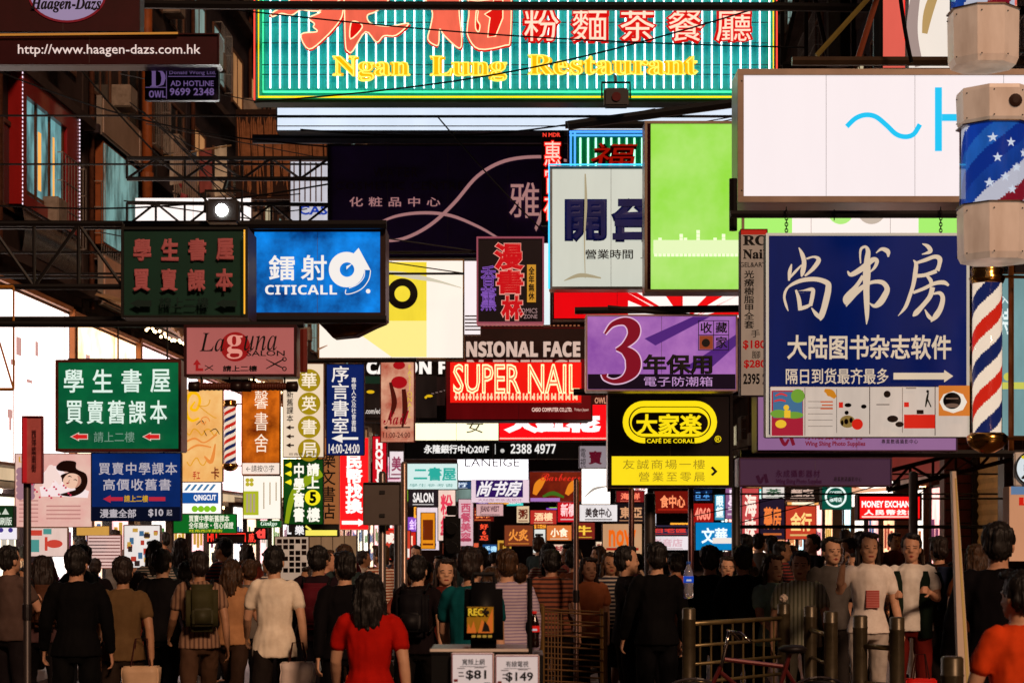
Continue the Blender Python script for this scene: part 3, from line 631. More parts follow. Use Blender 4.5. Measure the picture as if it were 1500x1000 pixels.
# lavender photo shop boxes
for (r, Y, lab, tone, k) in (((1108, 560, 1402, 661), 17.4, 'lavender photo supplies light box right under the white book posters', '#a474a4', .72), ((1082, 670, 1306, 712), 20, 'darker plum photo supplies sign with faded letters, the lower of the two purple boxes', '#5a3850', .5)):
    s = Sign('light_box_sign', lab, r, Y, E(tone, k, .1, False, .8), .35, (2, D('#4a2c48', .4)), cat='light box sign')
    x0, y1, x1 = r[0], r[3], r[2]; wd = x1-x0
    mar = E('#8a1830' if k > .6 else '#381028', .7)
    yb = y1-12 if k > .6 else y1-8
    s.shapes('emblem', [stroke([(x0+wd*.12, yb-8, 5), (x0+wd*.14, yb+2, 5), (x0+wd*.16, yb-6, 3)]), stroke([(x0+wd*.17, yb-10, 5), (x0+wd*.185, yb+3, 5)])], mar)
    s.text('永成攝影器材', (x0+wd*.24, yb-16, x0+wd*.53, yb-5), mar, .02, sp=1.2); s.text('Wing Shing Photo Supplies', (x0+wd*.24, yb-3, x0+wd*.54, yb+6), mar, .03); s.text('專業數碼攝影中心', (x0+wd*.62, yb-6, x0+wd*.8, yb+1), D('#2a1830'), .01, sp=1.3)

# purple "3" sign
s = Sign('light_box_sign', 'purple light box with a giant dark red numeral three and black characters', (858, 461, 1080, 573), 19, E('#b878c4', .85, 0, False, 1.6, '#8a4ca8'), .28, (2.5, D('#c8a8b0', .3, .4)), cat='light box sign')
s.shapes('violet_streak', [[(944, 496), (1015, 464), (1040, 464), (960, 506)], [(1000, 540), (1078, 490), (1078, 506), (1040, 540)]], E('#5a2a88', .7)); s.rect_('black_band', (861, 548, 1077, 570), E('#1c0a20', .5))
mar = E('#8c0e24', .75)
Q = lambda L: stroke([(740+x/3.947, y0+y/3.947, wd/3.947) for x, y, wd, y0 in L], 7)
three = [(575, 945, 10, 250), (620, 890, 26, 250), (690, 872, 44, 250), (738, 905, 72, 250), (738, 955, 66, 250), (690, 1010, 34, 250), (640, 1035, 10, 250)]
three2 = [(640, 48, 8, 500), (690, 55, 50, 500), (735, 100, 84, 500), (735, 165, 80, 500), (690, 215, 42, 500), (630, 232, 24, 500), (580, 215, 22, 500), (572, 190, 34, 500)]
s.shapes('numeral', [Q([(x, y, wd+14, z) for x, y, wd, z in three]), Q([(x, y, wd+14, z) for x, y, wd, z in three2])], E('#e8c0dc', .9))
s.shapes('numeral', [Q(three), Q(three2)], mar)
s.text('年保用', (941, 519, 1043, 549), INK, .04); s.text('電子防潮箱', (943, 552, 1043, 566), E('#c898d0', .85), .0)
s.shapes('corner_grid', [rc(1022, 470, 1023, 514), rc(1044, 470, 1045, 514), rc(1066, 470, 1067, 514), rc(1023, 470, 1044, 471), rc(1045, 470, 1066, 471), rc(1023, 491, 1044, 492), rc(1045, 491, 1066, 492), rc(1023, 513, 1044, 514), rc(1045, 513, 1066, 514)], INK)
s.rect_('corner_tile', (1023.5, 492.5, 1043.5, 512.5), E('#a04828', .7)); s.shapes('corner_tile', [disc(1033, 503, 6)], INK)
s.text('收', (1025, 473, 1042, 489), INK, .02); s.text('藏', (1047, 473, 1064, 489), INK, .02); s.text('家', (1047, 494, 1064, 511), INK, .02)

# black and yellow cafe sign
s = Sign('light_box_sign', 'black and yellow cafe light box with an oval track logo', (890, 575, 1073, 714), 20, D('#140a10', .35), .3, (4, D('#1a1014', .3, .4)), cat='light box sign')
ye = E('#ffe014', 1.02, .04, True)
s.rect_('yellow_panel', (896, 668, 1067, 711), E('#ffe01c', 1.0, .08, True))
def stad(x0, x1, yc, h, n=14):
    r = h/2; return [(x1-r+r*math.cos(a), yc+r*math.sin(a)) for a in [(-PI/2+PI*i/n) for i in range(n+1)]]+[(x0+r+r*math.cos(a), yc+r*math.sin(a)) for a in [(PI/2+PI*i/n) for i in range(n+1)]]
s.shapes('oval_logo', [[stad(912, 1050, 618, 62), stad(920.5, 1041.5, 618, 45.5)], [stad(922.5, 1039.5, 618, 43), stad(925, 1037, 619.5, 31)]], ye)
s.rect_('logo_gap', (945, 641, 1017, 650.5), D('#140a10', .35))
s.text('大家楽', (931, 606, 1028, 638), ye, .03); s.text('CAFÉ DE CORAL', (947, 641, 1016, 649), ye, .02); s.text('®', (1046, 638, 1056, 648), ye)
fd = E('#b89c20', .7)
s.text('友誠商場一樓', (912, 673, 1032, 687), fd, 0, sp=1.2); s.text('營業至零晨', (935, 691, 1032, 705), fd, 0, sp=1.3); s.shapes('chevron', [[(1040, 685), (1043, 683), (1050, 690.5), (1043, 697), (1040, 695), (1045, 690.5)]], INK)

# yellow and white billboard with black ring
s = Sign('light_box_sign', 'white and yellow light box with a thick black ring, half behind the blue light box', (466, 380, 680, 526), 25, E('#fff2e4', 1.02, .03, True), .35, (2, D('#8a6a3a')), cat='light box sign')
s.shapes('yellow_panel', [rc(468, 384, 625, 470)], E('#fce23c', .95, .15)); s.shapes('yellow_panel', [[(500, 470), (625, 470), (625, 523), (574, 523)]], E('#fff090', .95))
s.shapes('black_ring', [[disc(589.5, 430.5, 22.5, 36), disc(589.5, 430.5, 11.5, 30)]], D('#0c0606', .4)); s.shapes('grey_swoosh', [stroke([(562, 398, 3), (600, 404, 8), (640, 412, 4), (676, 422, 1)])], E('#d8d0b8', .9)); s.shapes('pale_fold', [stroke([(466, 512, 3), (480, 506, 1)])], D('#c0a890'))

# blue light box
s = Sign('light_box_sign', 'glowing blue light box with white round arrow logo in a dark metal frame', (365, 332, 565, 466), 18, E('#0c8cf4', 1.0, 0, True, 1.7, '#021a58'), .5, (8, D('#3a2a26', .35, .6)), cat='light box sign')  # uneven backlight painted as dark and bright blotches in the emission colour
wt = E('#f0ece8', 1.0)
s.text('鐳', (394, 374, 432, 411), wt, .015); s.text('射', (441, 374, 479, 411), wt, .015); s.text('CITICALL', (389, 418, 494, 432), wt, .0, style='sans')
lg = lambda L: [(370+x/3.947, 250+y/3.947) for x, y in L]
ring = lg([(545+102*math.cos(a), 575+102*math.sin(a)) for a in [math.radians(d) for d in range(0, 360, 10)]]); hole = lg([(548+42*math.cos(a), 575+42*math.sin(a)) for a in [math.radians(d) for d in range(0, 360, 12)]])
s.shapes('round_logo', [[ring, hole], lg([(615, 450), (684, 577), (600, 577), (570, 500)])], wt, .0008)
s.shapes('round_logo', [lg([(545, 575), (580, 540), (545, 556)]), stroke([(x, y, 1.2) for x, y in lg([(684, 580), (675, 630), (640, 680), (590, 708), (542, 716), (542, 690)])], 4), stroke([(x, y, 1.2) for x, y in lg([(650, 580), (645, 620), (610, 660), (560, 682)])], 4), lg([(670+13*math.cos(a), 700+13*math.sin(a)) for a in [i*.5 for i in range(13)]])], wt)
# torn tarpaulin wedge under it
s = empty('tarpaulin', P(510, 496, 18.2), 0, 'torn brown tarpaulin wedge sagging under the glowing blue light box', 'tarpaulin')
bm = bmesh.new(); k = 18.2/F
V = [[Vector(((x-510)*k, yy+.03*math.sin(x*.3+yy*9), (496-y)*k)) for x, y in ((463, 468+yy*2), (487, 494-yy*6), (520, 490-yy*5), (548, 476-yy*3), (563, 468))] for yy in (0, .15, .3, .45)]
G = [[bm.verts.new(p) for p in r] for r in V]
for a, b in zip(G, G[1:]):
    for i in range(4): bm.faces.new((a[i], a[i+1], b[i+1], b[i]))
top = [bm.verts.new(((x-510)*k, 0, (496-467)*k)) for x in (463, 487, 520, 548, 563)]
for i in range(4): bm.faces.new((top[i], top[i+1], G[0][i+1], G[0][i]))
mesh_obj('sheet', bm, D('#7a4a1c', .6, 0, .7, 9), s, True)

# dim green sign
s = Sign('sign_board', 'unlit dark green textbook sign with dusty pink characters beside the blue light box', (178, 333, 364, 466), 17.2, D('#08382c', .5, 0, .25), .55, (4, D('#1a1a18', .4, .4)), cat='sign', cab=D('#4a2a18'))
dp = D('#b06068', .6, 0, .1)
for j, row in enumerate(('學生書屋', '買賣課本')):
    for i, ch in enumerate(row): s.text(ch, (195.5+40.5*i, 350+45*j, 222+40.5*i, 383+45*j), dp, .05)
s.shapes('arrow', [arrow_l(193, 224, 446, 14), arrow_l(318, 349, 446, 14)], D('#0c2a26')); s.text('請上二樓', (236, 437, 308, 453), D('#0c2a26'), .02)
s.tubes('edge_tube', [[(361, 340), (361, 462)]], 1.2, E('#ffb030', 1.1), .04)

# lit green textbook sign
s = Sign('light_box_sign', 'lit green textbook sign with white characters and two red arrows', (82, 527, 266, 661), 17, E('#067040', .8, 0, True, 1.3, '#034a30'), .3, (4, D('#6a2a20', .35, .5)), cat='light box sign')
wg = E('#dcefe4', 1.0)
for i, ch in enumerate('學生書屋'): s.text(ch, (94+42.5*i, 541, 123+42.5*i, 575), wg, .012)
for i, ch in enumerate('買賣舊課本'): s.text(ch, (98+31*i, 587, 123+31*i, 621), wg, .012)
s.shapes('arrow', [arrow_l(106, 132, 640, 13), arrow_l(211, 237, 640, 13)], E('#e8d0c0', .8)); s.shapes('arrow', [arrow_l(108.5, 131, 640, 9), arrow_l(213.5, 236, 640, 9)], E('#d82020', .9)); s.text('請上二樓', (141, 633, 200, 648), E('#8ab09c', .6), 0)

# blue textbook banner
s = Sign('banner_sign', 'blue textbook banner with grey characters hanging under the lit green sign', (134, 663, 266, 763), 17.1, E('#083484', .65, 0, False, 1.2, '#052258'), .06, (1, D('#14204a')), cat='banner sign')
gy = E('#c8c0c8', .75)
s.text('買賣中學課本', (145, 677, 260, 695), gy, .01, sp=1.15); s.text('高價收舊書', (152, 701, 251, 718), gy, .012, sp=1.15); s.shapes('arrow', [arrow_l(152, 181, 730.5, 11, .25), rc(219, 727.5, 243, 733.5)], E('#c02840', .8)); s.text('請上二樓', (183, 725, 218, 735), E('#d8a820', .8), .02)
s.rect_('dark_band', (135, 742, 265, 762), E('#04102c', .5)); s.text('漫畫全部', (148, 745, 201, 758), gy, .02); s.text('$10', (219, 745, 241, 757), gy, .03); s.text('起', (246, 746, 254, 755), gy)

# pink hair salon sign
s = Sign('light_box_sign', 'pink hair salon light box with a red disc logo and a pair of scissors', (270, 476, 435, 552), 16, E('#c46c66', .72, .15, True, 1), .24, (4, D('#3a0e10', .35, .3)), cat='light box sign')
s.shapes('red_disc', [disc(345, 508, 21.5, 40)], E('#a01818', .75))
s.text('La', (293, 488, 329, 515), INK, 0, style='ital'); s.text('una', (358, 492, 406, 514), INK, .0, style='ital'); s.text('g', (333, 491, 356, 526), E('#e89888', .85), 0, style='serif'); s.text('SALON', (362, 514, 418, 522), INK, .01)
s.shapes('arrow', [[(284, 535), (290, 527), (296, 535), (292, 535), (292, 540), (299, 540), (299, 544), (288, 544), (288, 535)]], E('#b02020', .7)); s.text('請上二樓', (328, 536, 378, 545), INK, .03)
s.shapes('scissors', [stroke([(391, 527, 1), (404, 534, 2), (416, 540, 1.6)]), stroke([(391, 541, 1), (404, 534, 2), (417, 527, 1.6)]), [disc(418, 541, 3.4, 12), disc(418, 541, 2, 10)], [disc(418, 527, 3.4, 12), disc(418, 527, 2, 10)], stroke([(302, 536, 1.2), (314, 543, 1.2)]), stroke([(302, 543, 1.2), (314, 536, 1.2)])], INK)
# two tube lamps hanging below it
for i, (a, b) in enumerate(((281, 350), (357, 432))):
    o = empty('tube_lamp', P((a+b)/2, 566, 16.05), 0, ('left' if i == 0 else 'right')+' of the two brown ribbed tubes hung under the pink salon sign', 'tube lamp', 'tubes under the salon sign')
    k = 16.05/F; h = (b-a)/2*k
    bm = bmesh.new()
    for j in range(18): tube(bm, [(-h*.86+2*h*.86*j/18, 0, 0), (-h*.86+2*h*.86*(j+.9)/18, 0, 0)], .034-.004*(j % 2), 12)
    mesh_obj('tube', bm, D('#5a2c20', .4), o, True)
    for sx in (-1, 1):
        bm = bmesh.new(); lathe(bm, [(.02, -.05), (.042, -.045), (.045, .04), (.02, .05)], 14); bmesh.ops.rotate(bm, verts=bm.verts, matrix=Matrix.Rotation(PI/2, 3, 'Y')); bmesh.ops.translate(bm, verts=bm.verts, vec=(sx*h*.9, 0, 0)); mesh_obj('end_cap', bm, D('#241412', .35), o, True)
        bm = bmesh.new(); tube(bm, [(sx*h*.6, 0, .03), (sx*h*.6, 0, .09)], .008, 6); mesh_obj('hanger', bm, STEEL, o)

# manga sign
s = Sign('sign_board', 'black manga shop board with red and violet neon characters', (698, 347, 797, 474), 22, D('#170a18', .4), .22, (2.5, E('#b05868', .6)), cat='sign')
for i, (ch, r) in enumerate((('漫', (722, 355, 769, 397)), ('書', (726, 394, 768, 432)), ('林', (733, 432, 768, 470)))):
    s.lift = .014; s.text(ch, r, E('#f0a090', .9), .07); s.text(ch, (r[0]+1.5, r[1]+1.5, r[2]-1.5, r[3]-1.5), E('#d01018', .85), .045, off=.002)
for ch, r in (('香', (704, 389, 727, 420)), ('薰', (704, 420, 727, 456))): s.lift = .014; s.text(ch, r, E('#8a58c0', .8), .0, neon=.02)
s.rect_('orange_plate', (772, 388, 785, 443), E('#d89830', .8)); s.text('全年無休', (774, 391, 783, 440), INK, .03, vert=True); s.text('COMICS', (758, 452, 787, 459), E('#c8a0a0', .6), .0); s.text('ZONE', (767, 461, 787, 467), E('#c8a0a0', .6), 0)

# camera brand billboard with photographs
s = Sign('billboard', 'long dark camera billboard with bold white capitals and dim photographs', (530, 500, 862, 618), 29, D('#120c0c', .4), .3, (1.5, D('#241816')), cat='billboard')
s.text('CANON FIRST', (537, 528, 712, 548), E('#fff4ec', 1.05), .03, style='sans'); s.rect_('photograph', (534, 550, 640, 612), E('#2c201c', .5, .6, False, 2)); s.rect_('photograph', (640, 552, 690, 594), E('#3a2420', .5, .6, False, 2)); s.rect_('dark_green_patch', (534, 551, 562, 562), E('#1e3a28', .5))
s.shapes('yellow_bird', [disc(543, 574, 6, 10, 2.5), disc(629, 580, 5, 10, 2), disc(624, 582, 2, 8)], E('#e8b818', .9)); s.text('canon.com/edit', (478+40, 598, 562, 606), E('#e8dcd4', .8), .02); s.shapes('small_print', [rc(632+6*i, 576-i*1.5, 636+6*i, 577-i*1.5) for i in range(4)], E('#b09088', .6))
# red professional face sign + neon nails
s = Sign('billboard', 'deep red beauty billboard with white capitals behind the cream neon letters', (652, 478, 868, 616), 27.6, E('#7a0c10', .55, .35, False, 1), .3, (2, D('#3a0808')), cat='billboard')
s.rect_('dark_header', (655, 481, 858, 526), D('#2a0a08', .5))
s.text('NSIONAL FACE', (683, 500, 850, 523), E('#e0c0b0', .85), .03, style='sans', name='white_letters'); s.text('N FRIFICE', (684, 527, 850, 545), E('#e0b8a8', .8), .03, style='sans', name='white_letters'); s.text('CASIO COMPUTER CO.,LTD.', (779, 597, 838, 604), E('#ffd0c0', .9), .03); s.text('Tokyo Japan', (841, 598, 862, 603), E('#ffd0c0', .8), .0)
s = Sign('neon_sign', 'glowing cream neon letters on red spelling a nail salon name', (659, 530, 852, 590), 26.8, E('#f0180e', 1.1, .15, True), .12, None, D('#3a0808'), cat='neon sign')
s.text('SUPER NAIL', (664, 533, 849, 577), E('#ff7858', .9), .02); s.text('SUPER NAIL', (664, 533, 849, 577), E('#fff0b0', 1.4), .0, neon=.02, off=.006); s.shapes('letter_fringe', [rc(667+5.2*i, 576, 669+5.2*i, 586) for i in range(35)], E('#ffd8a8', 1.1), 0); s.shapes('bulb_row', [disc(668+10.3*i, 582, 2.6, 10) for i in range(18)], E('#ffc8a0', 1.2), 0)
s = Sign('shop_fascia', 'red shop fascia with glowing white characters beside the cafe sign', (730, 588, 893, 646), 31, E('#f00c14', 1.3, .1, True), .3, (1.5, D('#50080a')), cat='fascia sign')
s.text('大紅花', (738, 606, 880, 634), E('#fff0f0', 1.3), .09); s.tubes('neon_line', [[(732, 642), (891, 642)]], 1, E('#ffb0a0', 1.4))
s = simple('sign_board', 'tiny maroon advert-hotline plate above the white lamp by the cafe sign', (864, 571, 893, 592), 28, E('#4a100c', .5), .1, None, [('OWL', (871, 582, 888, 591), E('#e8a080', .8), dict(bold=.03)), ('7 x', (872, 572, 890, 579), E('#d89080', .8))])
# black bank strip and neighbours
s = simple('fascia_sign', 'black strip sign with white characters and a telephone number', (592, 645, 852, 672), 33, D('#141416', .4), .2, (1, D('#4a4a4a', .4, .5)), [('永隆銀行中心20/F', (621, 651, 716, 664), E('#f4f0ec', 1.0), dict(bold=.03)), ('2388 4977', (748, 650, 814, 664), E('#f4f0ec', 1.0), dict(style='sans'))], cat='fascia sign')
s.shapes('divider', [rc(725, 650, 726, 665), disc(736, 660, 3)], E('#d0ccc8', .9))
s = simple('light_box_sign', 'pale yellow lit sign with one thin green-brown character, above the black strip', (603, 616, 734, 646), 34, E('#fff4c8', 1.5, .04, True), .25, (1.5, D('#b8a878')), [('女', (683, 615, 708, 634), D('#5a5418'), dict())], cat='light box sign')
s = simple('light_box_sign', 'white sign with thin grey capitals, the plainest box below the black strip', (670, 670, 774, 703), 35, E('#f8f4fa', 2.0, .02, True), .25, None, [('LANEIGE', (681, 671, 761, 683), D('#8a8a90'), dict())], cat='light box sign')
s = simple('light_box_sign', 'pale aqua light box with turquoise bookshop characters', (593, 678, 671, 717), 31, E('#d8f0ec', 1.0, .05, True), .25, (1, D('#a8b8b0')), [('二書屋', (606, 684, 668, 704), E('#30b8a8', .85), dict(bold=.03)), ('學生參考書', (600, 708, 664, 713), E('#7ab8b0', .7), dict())], cat='light box sign')
s = simple('light_box_sign', 'small lit sign with a purple plate and white brush characters', (690, 702, 776, 736), 32, E('#f0d4e0', .95, .04), .2, None, [], cat='light box sign')
s.rect_('purple_plate', (697, 703, 766, 728), E('#38186a', .7)); s.text('尚书房', (701, 704, 763, 727), E('#f8f0f4', 1.0), .03, skew=.12); s.text('大陆图书杂志软件', (700, 730, 765, 734), E('#b88098', .7))
s = Sign('light_box_sign', 'orange food photograph sign under the telephone number strip', (775, 690, 856, 735), 30, E('#a03014', .65, 0, False, 2, '#501010'), .2, (1, D('#c09ac0')), cat='light box sign')
s.shapes('food_picture', [stroke([(783, 724, 6), (789, 710, 12), (798, 700, 5)]), stroke([(830, 724, 6), (838, 712, 12), (846, 702, 6)])], E('#f08a20', .9)); s.shapes('food_picture', [stroke([(795, 727, 3), (810, 722, 6), (826, 728, 3)])], E('#4a7820', .7)); s.text('Barbecue', (792, 693, 850, 704), E('#f03020', .9), 0, style='script'); s.rect_('lilac_edge', (777, 729, 820, 734), E('#b880d0', .8))
s = simple('sign_board', 'grey sign with one maroon character wedged left of the cafe sign', (848, 652, 889, 686), 30.5, E('#b0a0a8', .65, .1), .2, (1, D('#5a5058')), [('寶', (862, 660, 882, 680), E('#701028', .6), dict(bold=.03)), ('電視', (850, 657, 858, 684), INK, dict(vert=True))])
s = Sign('light_box_sign', 'white light box with a grey curl left of the yellow cafe panel', (852, 686, 894, 738), 29.5, E('#fff0e4', 2.2, .04, True), .2, None, D('#8a8a88'), cat='light box sign')
s.shapes('grey_curl', [stroke([(856, 728, 1), (870, 716, 4), (888, 712, 2)])], E('#b8b0a8', .8))

# left hand banners
BAN = []
s = Sign('banner_sign', 'yellow-orange painted banner with a big at-sign swirl', (266, 570, 327, 706), 24, E('#f8c880', .95, 0, False, 2.2, '#e8a050'), .06, (1, D('#b87830')), cat='banner sign')
yl = E('#f8b808', 1.0)
s.shapes('swirl', [stroke([(268+x, 566+y, wd) for x, y, wd in ((18, 22, 2), (12, 32, 4), (20, 34, 4), (25, 22, 4), (22, 12, 4), (12, 10, 5), (5, 24, 5), (6, 42, 5), (14, 50, 4), (24, 46, 3))])], yl)
s.shapes('swirl', [stroke([(296+12*math.cos(i*.8)+i*1.2, 585+3*i+5*math.sin(i*1.1), 1.4) for i in range(9)]), stroke([(272+6*i, 632+5*math.sin(i*2), 1.6) for i in range(9)]), stroke([(274+5*i, 676+6*math.sin(i*1.7), 1.4) for i in range(7)])], E('#e8a020', .9)); s.shapes('ink_scribble', [stroke([(288, 622, .8), (296, 616, 1.4), (300, 622, .8)]), stroke([(308, 632, .8), (316, 628, 1.4), (322, 636, .8)]), stroke([(299, 630, .8), (303, 638, 1.2)])], D('#4a2c14')); s.shapes('swirl', [stroke([(300+4*math.cos(a)*(.4+a*.25), 617+4*math.sin(a)*(.4+a*.25), 1.6) for a in [i*.7 for i in range(10)]]), stroke([(268, 650, 2), (285, 642, 3), (300, 648, 2), (318, 636, 3)]), stroke([(275, 660, 2), (290, 652, 3), (310, 655, 2)]), stroke([(300, 668, 2), (310, 676, 6), (316, 650, 2)])], E('#f09040', .9)); s.text('手工', (283, 690, 294, 702), E('#c83020', .8), .02); s.text('卡', (310, 684, 322, 702), E('#802010', .7), .02)
s = Sign('banner_sign', 'glowing brown-orange banner with three white brush characters', (354, 560, 411, 696), 23, E('#f07818', .85, 0, True, 2.6, '#501004'), .06, (1.5, D('#a86a30')), cat='banner sign')
s.text('馨書舍', (373, 572, 393, 662), E('#ffe8d0', 1.0), 0, vert=True, sp=1.1); s.rect_('white_foot', (355, 678, 410, 694), E('#f8e4d4', 1.0)); s.text('←請按⑦字', (361, 681, 402, 691), D('#3a2418'))
s = Sign('banner_sign', 'cream banner with four olive discs and white characters', (414, 532, 475, 670), 22, E('#f4dcc0', .92, .08, True), .08, (1, D('#7a4a20')), cat='banner sign')
ol = E('#b09410', .8)
for i, ch in enumerate('華英書局'):
    y = 557+34*i; s.lift = .012; s.shapes('disc', [disc(453, y, 16.5, 28)], ol); s.text(ch, (442, y-11, 464, y+11), E('#f8e8d0', 1.0), .012)
s.lift = .012; s.text('新舊課本', (420, 572, 430, 618), D('#2a1c14'), .01, vert=True); s.shapes('arrow', [arrow_l(419, 431, 626+13*i, 7, .15) for i in range(3)], D('#3a2a20')); s.text('旺角西洋菜街', (424, 663, 466, 667), D('#8a7060'))
s = Sign('banner_sign', 'navy reading-room banner with white vertical characters, an arrow and opening hours', (478, 533, 534, 667), 20.5, E('#0c2468', .75, .15), .08, (1, D('#0a1230')), cat='banner sign')
wn = E('#f0e8e0', .98)
s.text('序言書室', (486, 536, 511, 634), wn, .01, vert=True); s.text('專營人文及社會書籍', (515, 553, 522, 632), wn, 0, vert=True); s.shapes('arrow', [arrow_l(486, 525, 642, 13, .14, 16)], wn); s.text('14:00-24:00', (482, 650, 527, 664), wn, .01)
s = Sign('banner_sign', 'green banner with yellow arrows and a yellow number five disc', (415, 672, 474, 768), 22.2, E('#1c5818', .7, 0, False, 2, '#0a3010'), .08, (1, D('#0a2a10')), cat='banner sign')
s.shapes('pale_stripe', [stroke([(420, 766, 6), (432, 720, 10), (470, 690, 16)])], E('#9ab018', .8))
s.text('中學舊書', (430, 678, 446, 764), E('#fff8e8', 1.05), .03, vert=True); s.text('請上', (450, 678, 468, 715), E('#fff8e8', 1.05), .03, vert=True); s.text('樓', (450, 743, 469, 764), E('#fff8e8', 1.05), .03)
s.shapes('disc', [disc(458.5, 728.5, 11.5, 26)], E('#f8e820', 1.0)); s.text('5', (454, 720, 464, 737), D('#1c5818'), .05); s.shapes('arrow', [arrow_l(418, 428, 681+12.5*i, 9) for i in range(3)], E('#f8e820', 1.0))
s = simple('banner_sign', 'brown banner with black characters behind the navy reading-room banner', (466, 640, 500, 768), 23.2, E('#b06c3c', .72, .15), .06, (1, D('#5a3418')), [('樂文書店', (470, 662, 492, 760), INK, dict(vert=True, bold=.01))], cat='banner sign')
s = simple('light_box_sign', 'tall red money changer box with white characters and a white arrow', (497, 640, 541, 776), 21.6, E('#ff1418', 1.5, .08, True), .2, (1.5, D('#e0a8a0', .4)), [('人民幣找換', (506, 642, 532, 752), E('#fff8f0', 1.15), dict(vert=True, bold=.05))], cat='light box sign')
s.shapes('arrow', [arrow_r(501, 536, 765, 11, .25)], E('#fff8f0', 1.1))
s = simple('light_box_sign', 'slim red box of stacked white capitals behind the striped nail banner', (545, 638, 567, 764), 24.4, E('#d81020', .9, .08), .15, (1, D('#600a10')), [('HONEY EX', (549, 643, 562, 760), E('#fff0e8', 1.1), dict(vert=True, bold=.06, sp=.8))], cat='light box sign')
s = Sign('banner_sign', 'red and cream nail parlour banner twisted in front of the dark billboard', (557, 527, 608, 648), 23.4, E('#e8b090', .85, 0, False, 3, '#b04030'), .05, (1, D('#6a2018')), cat='banner sign', yaw=-8)
s.shapes('lip_picture', [disc(585, 535, 9, 14, 6), disc(585, 560, 12, 18, 9)], E('#b01018', .8)); s.shapes('leg_picture', [stroke([(572, 560, 4), (578, 590, 8), (570, 615, 3)]), stroke([(592, 570, 6), (594, 600, 8), (590, 625, 3)])], E('#5a1810', .6)); s.text('Nail', (562, 600, 600, 622), E('#a01020', .8), 0, style='script'); s.shapes('arrow', [arrow_l(562, 602, 626, 6, .14)], INK); s.text('11:00-24:00', (562, 633, 602, 641), D('#6a2010')); s.text('FASSIONAIL', (598, 535, 605, 612), E('#e8c840', .8), vert=True, sp=.8)
# small lit panels low on the left
s = Sign('light_box_sign', 'white price list light box with a lime block, low under the orange banner', (356, 696, 412, 760), 23.6, E('#fff2e4', 1.1, .04, True), .1, (1, D('#b8a890')), cat='light box sign')
s.shapes('lime_block', [rc(357, 719, 379, 754)], E('#b8c028', .9)); s.shapes('small_print', [rc(361+5*i, 723, 364+5*i, 750) for i in range(3)]+[rc(386+9*i, 706, 387.6+9*i, 745-6*i) for i in range(3)], E('#c8b490', .75)); s.shapes('clover', [disc(363, 703, 3), disc(369, 703, 3), disc(363, 709, 3), disc(369, 709, 3)], E('#c8b830', .9))
s = Sign('light_box_sign', 'white cut-price barber light box with a blue stripe', (266, 706, 324, 752), 24.6, E('#fff6f0', 1.15, .03, True), .15, None, D('#a8a0a0'), cat='light box sign')
s.shapes('blue_stripe', [rc(266, 721, 320, 737)], E('#1858a8', .85)); s.text('QINGCUT', (284, 724, 317, 734), E('#f8f4f4', 1.0), .04); s.shapes('slanted_dash', [[(270+9*i, 718), (277+9*i, 709), (281+9*i, 709), (274+9*i, 718)] for i in range(5)], E('#4888b8', .8)); s.shapes('green_dot', [disc(286+9*i, 745, 4.6) for i in range(4)], E('#88c820', .95))
s = simple('banner_sign', 'drooping green textbook banner tied above the crowd at the left', (254, 752, 347, 781), 22.8, E('#107828', .75, .2), .05, (1, D('#0a3a14')), [('買賣中學新舊課本', (277, 754, 336, 764), E('#f0f0d8', .95), dict(bold=.02)), ('全年無休・信心保證', (277, 764, 342, 774), E('#f0f0d8', .95), dict(bold=.02)), ('旺角西洋菜街', (278, 775, 326, 779), E('#f0e020', .9), dict())], cat='banner sign', yaw=3)
s = simple('neon_sign', 'small black box with red neon letters low at left behind the green banner', (303, 778, 378, 796), 26, D('#120606'), .12, None, [('HU', (304, 779, 318, 793), E('#ff3020', 1.1), dict(bold=.04)), ('廚', (380-16, 780, 376, 794), E('#ff4030', 1.1), dict(bold=.02))], cat='neon sign')
s.tubes('red_tube', [[(322, 781), (360, 781), (360, 793)]], 1, E('#ff3020', 1.2))
s = simple('light_box_sign', 'dark green oval light box with white script at the edge of the crowd', (376, 762, 412, 772), 25, E('#085020', .8), .12, (1, D('#40c060')), [('Ginkgo', (382, 763, 406, 771), E('#e8ffe8', 1.0), dict(style='bital'))], cat='light box sign')
s = simple('neon_sign', 'tiny red neon characters on black under the dark green oval sign', (372, 772, 392, 790), 25.4, D('#160404'), .1, None, [('ti', (375, 774, 389, 788), E('#ff4840', 1.2), dict(bold=.06))], cat='neon sign')
s = simple('light_box_sign', 'black box with white broken characters and a yellow stripe left of the crowd poles', (420, 766, 497, 786), 24, D('#101014'), .12, None, [('樂', (432, 769, 446, 783), E('#f4f0f0', 1.0), dict(bold=.03)), ('L', (421, 769, 427, 782), E('#f4f0f0', 1.0), dict(bold=.03))], cat='light box sign')
s.shapes('yellow_stripe', [rc(448, 776, 494, 784), stroke([(448, 770, 3), (456, 776, 3)])], E('#f8e860', 1.0))
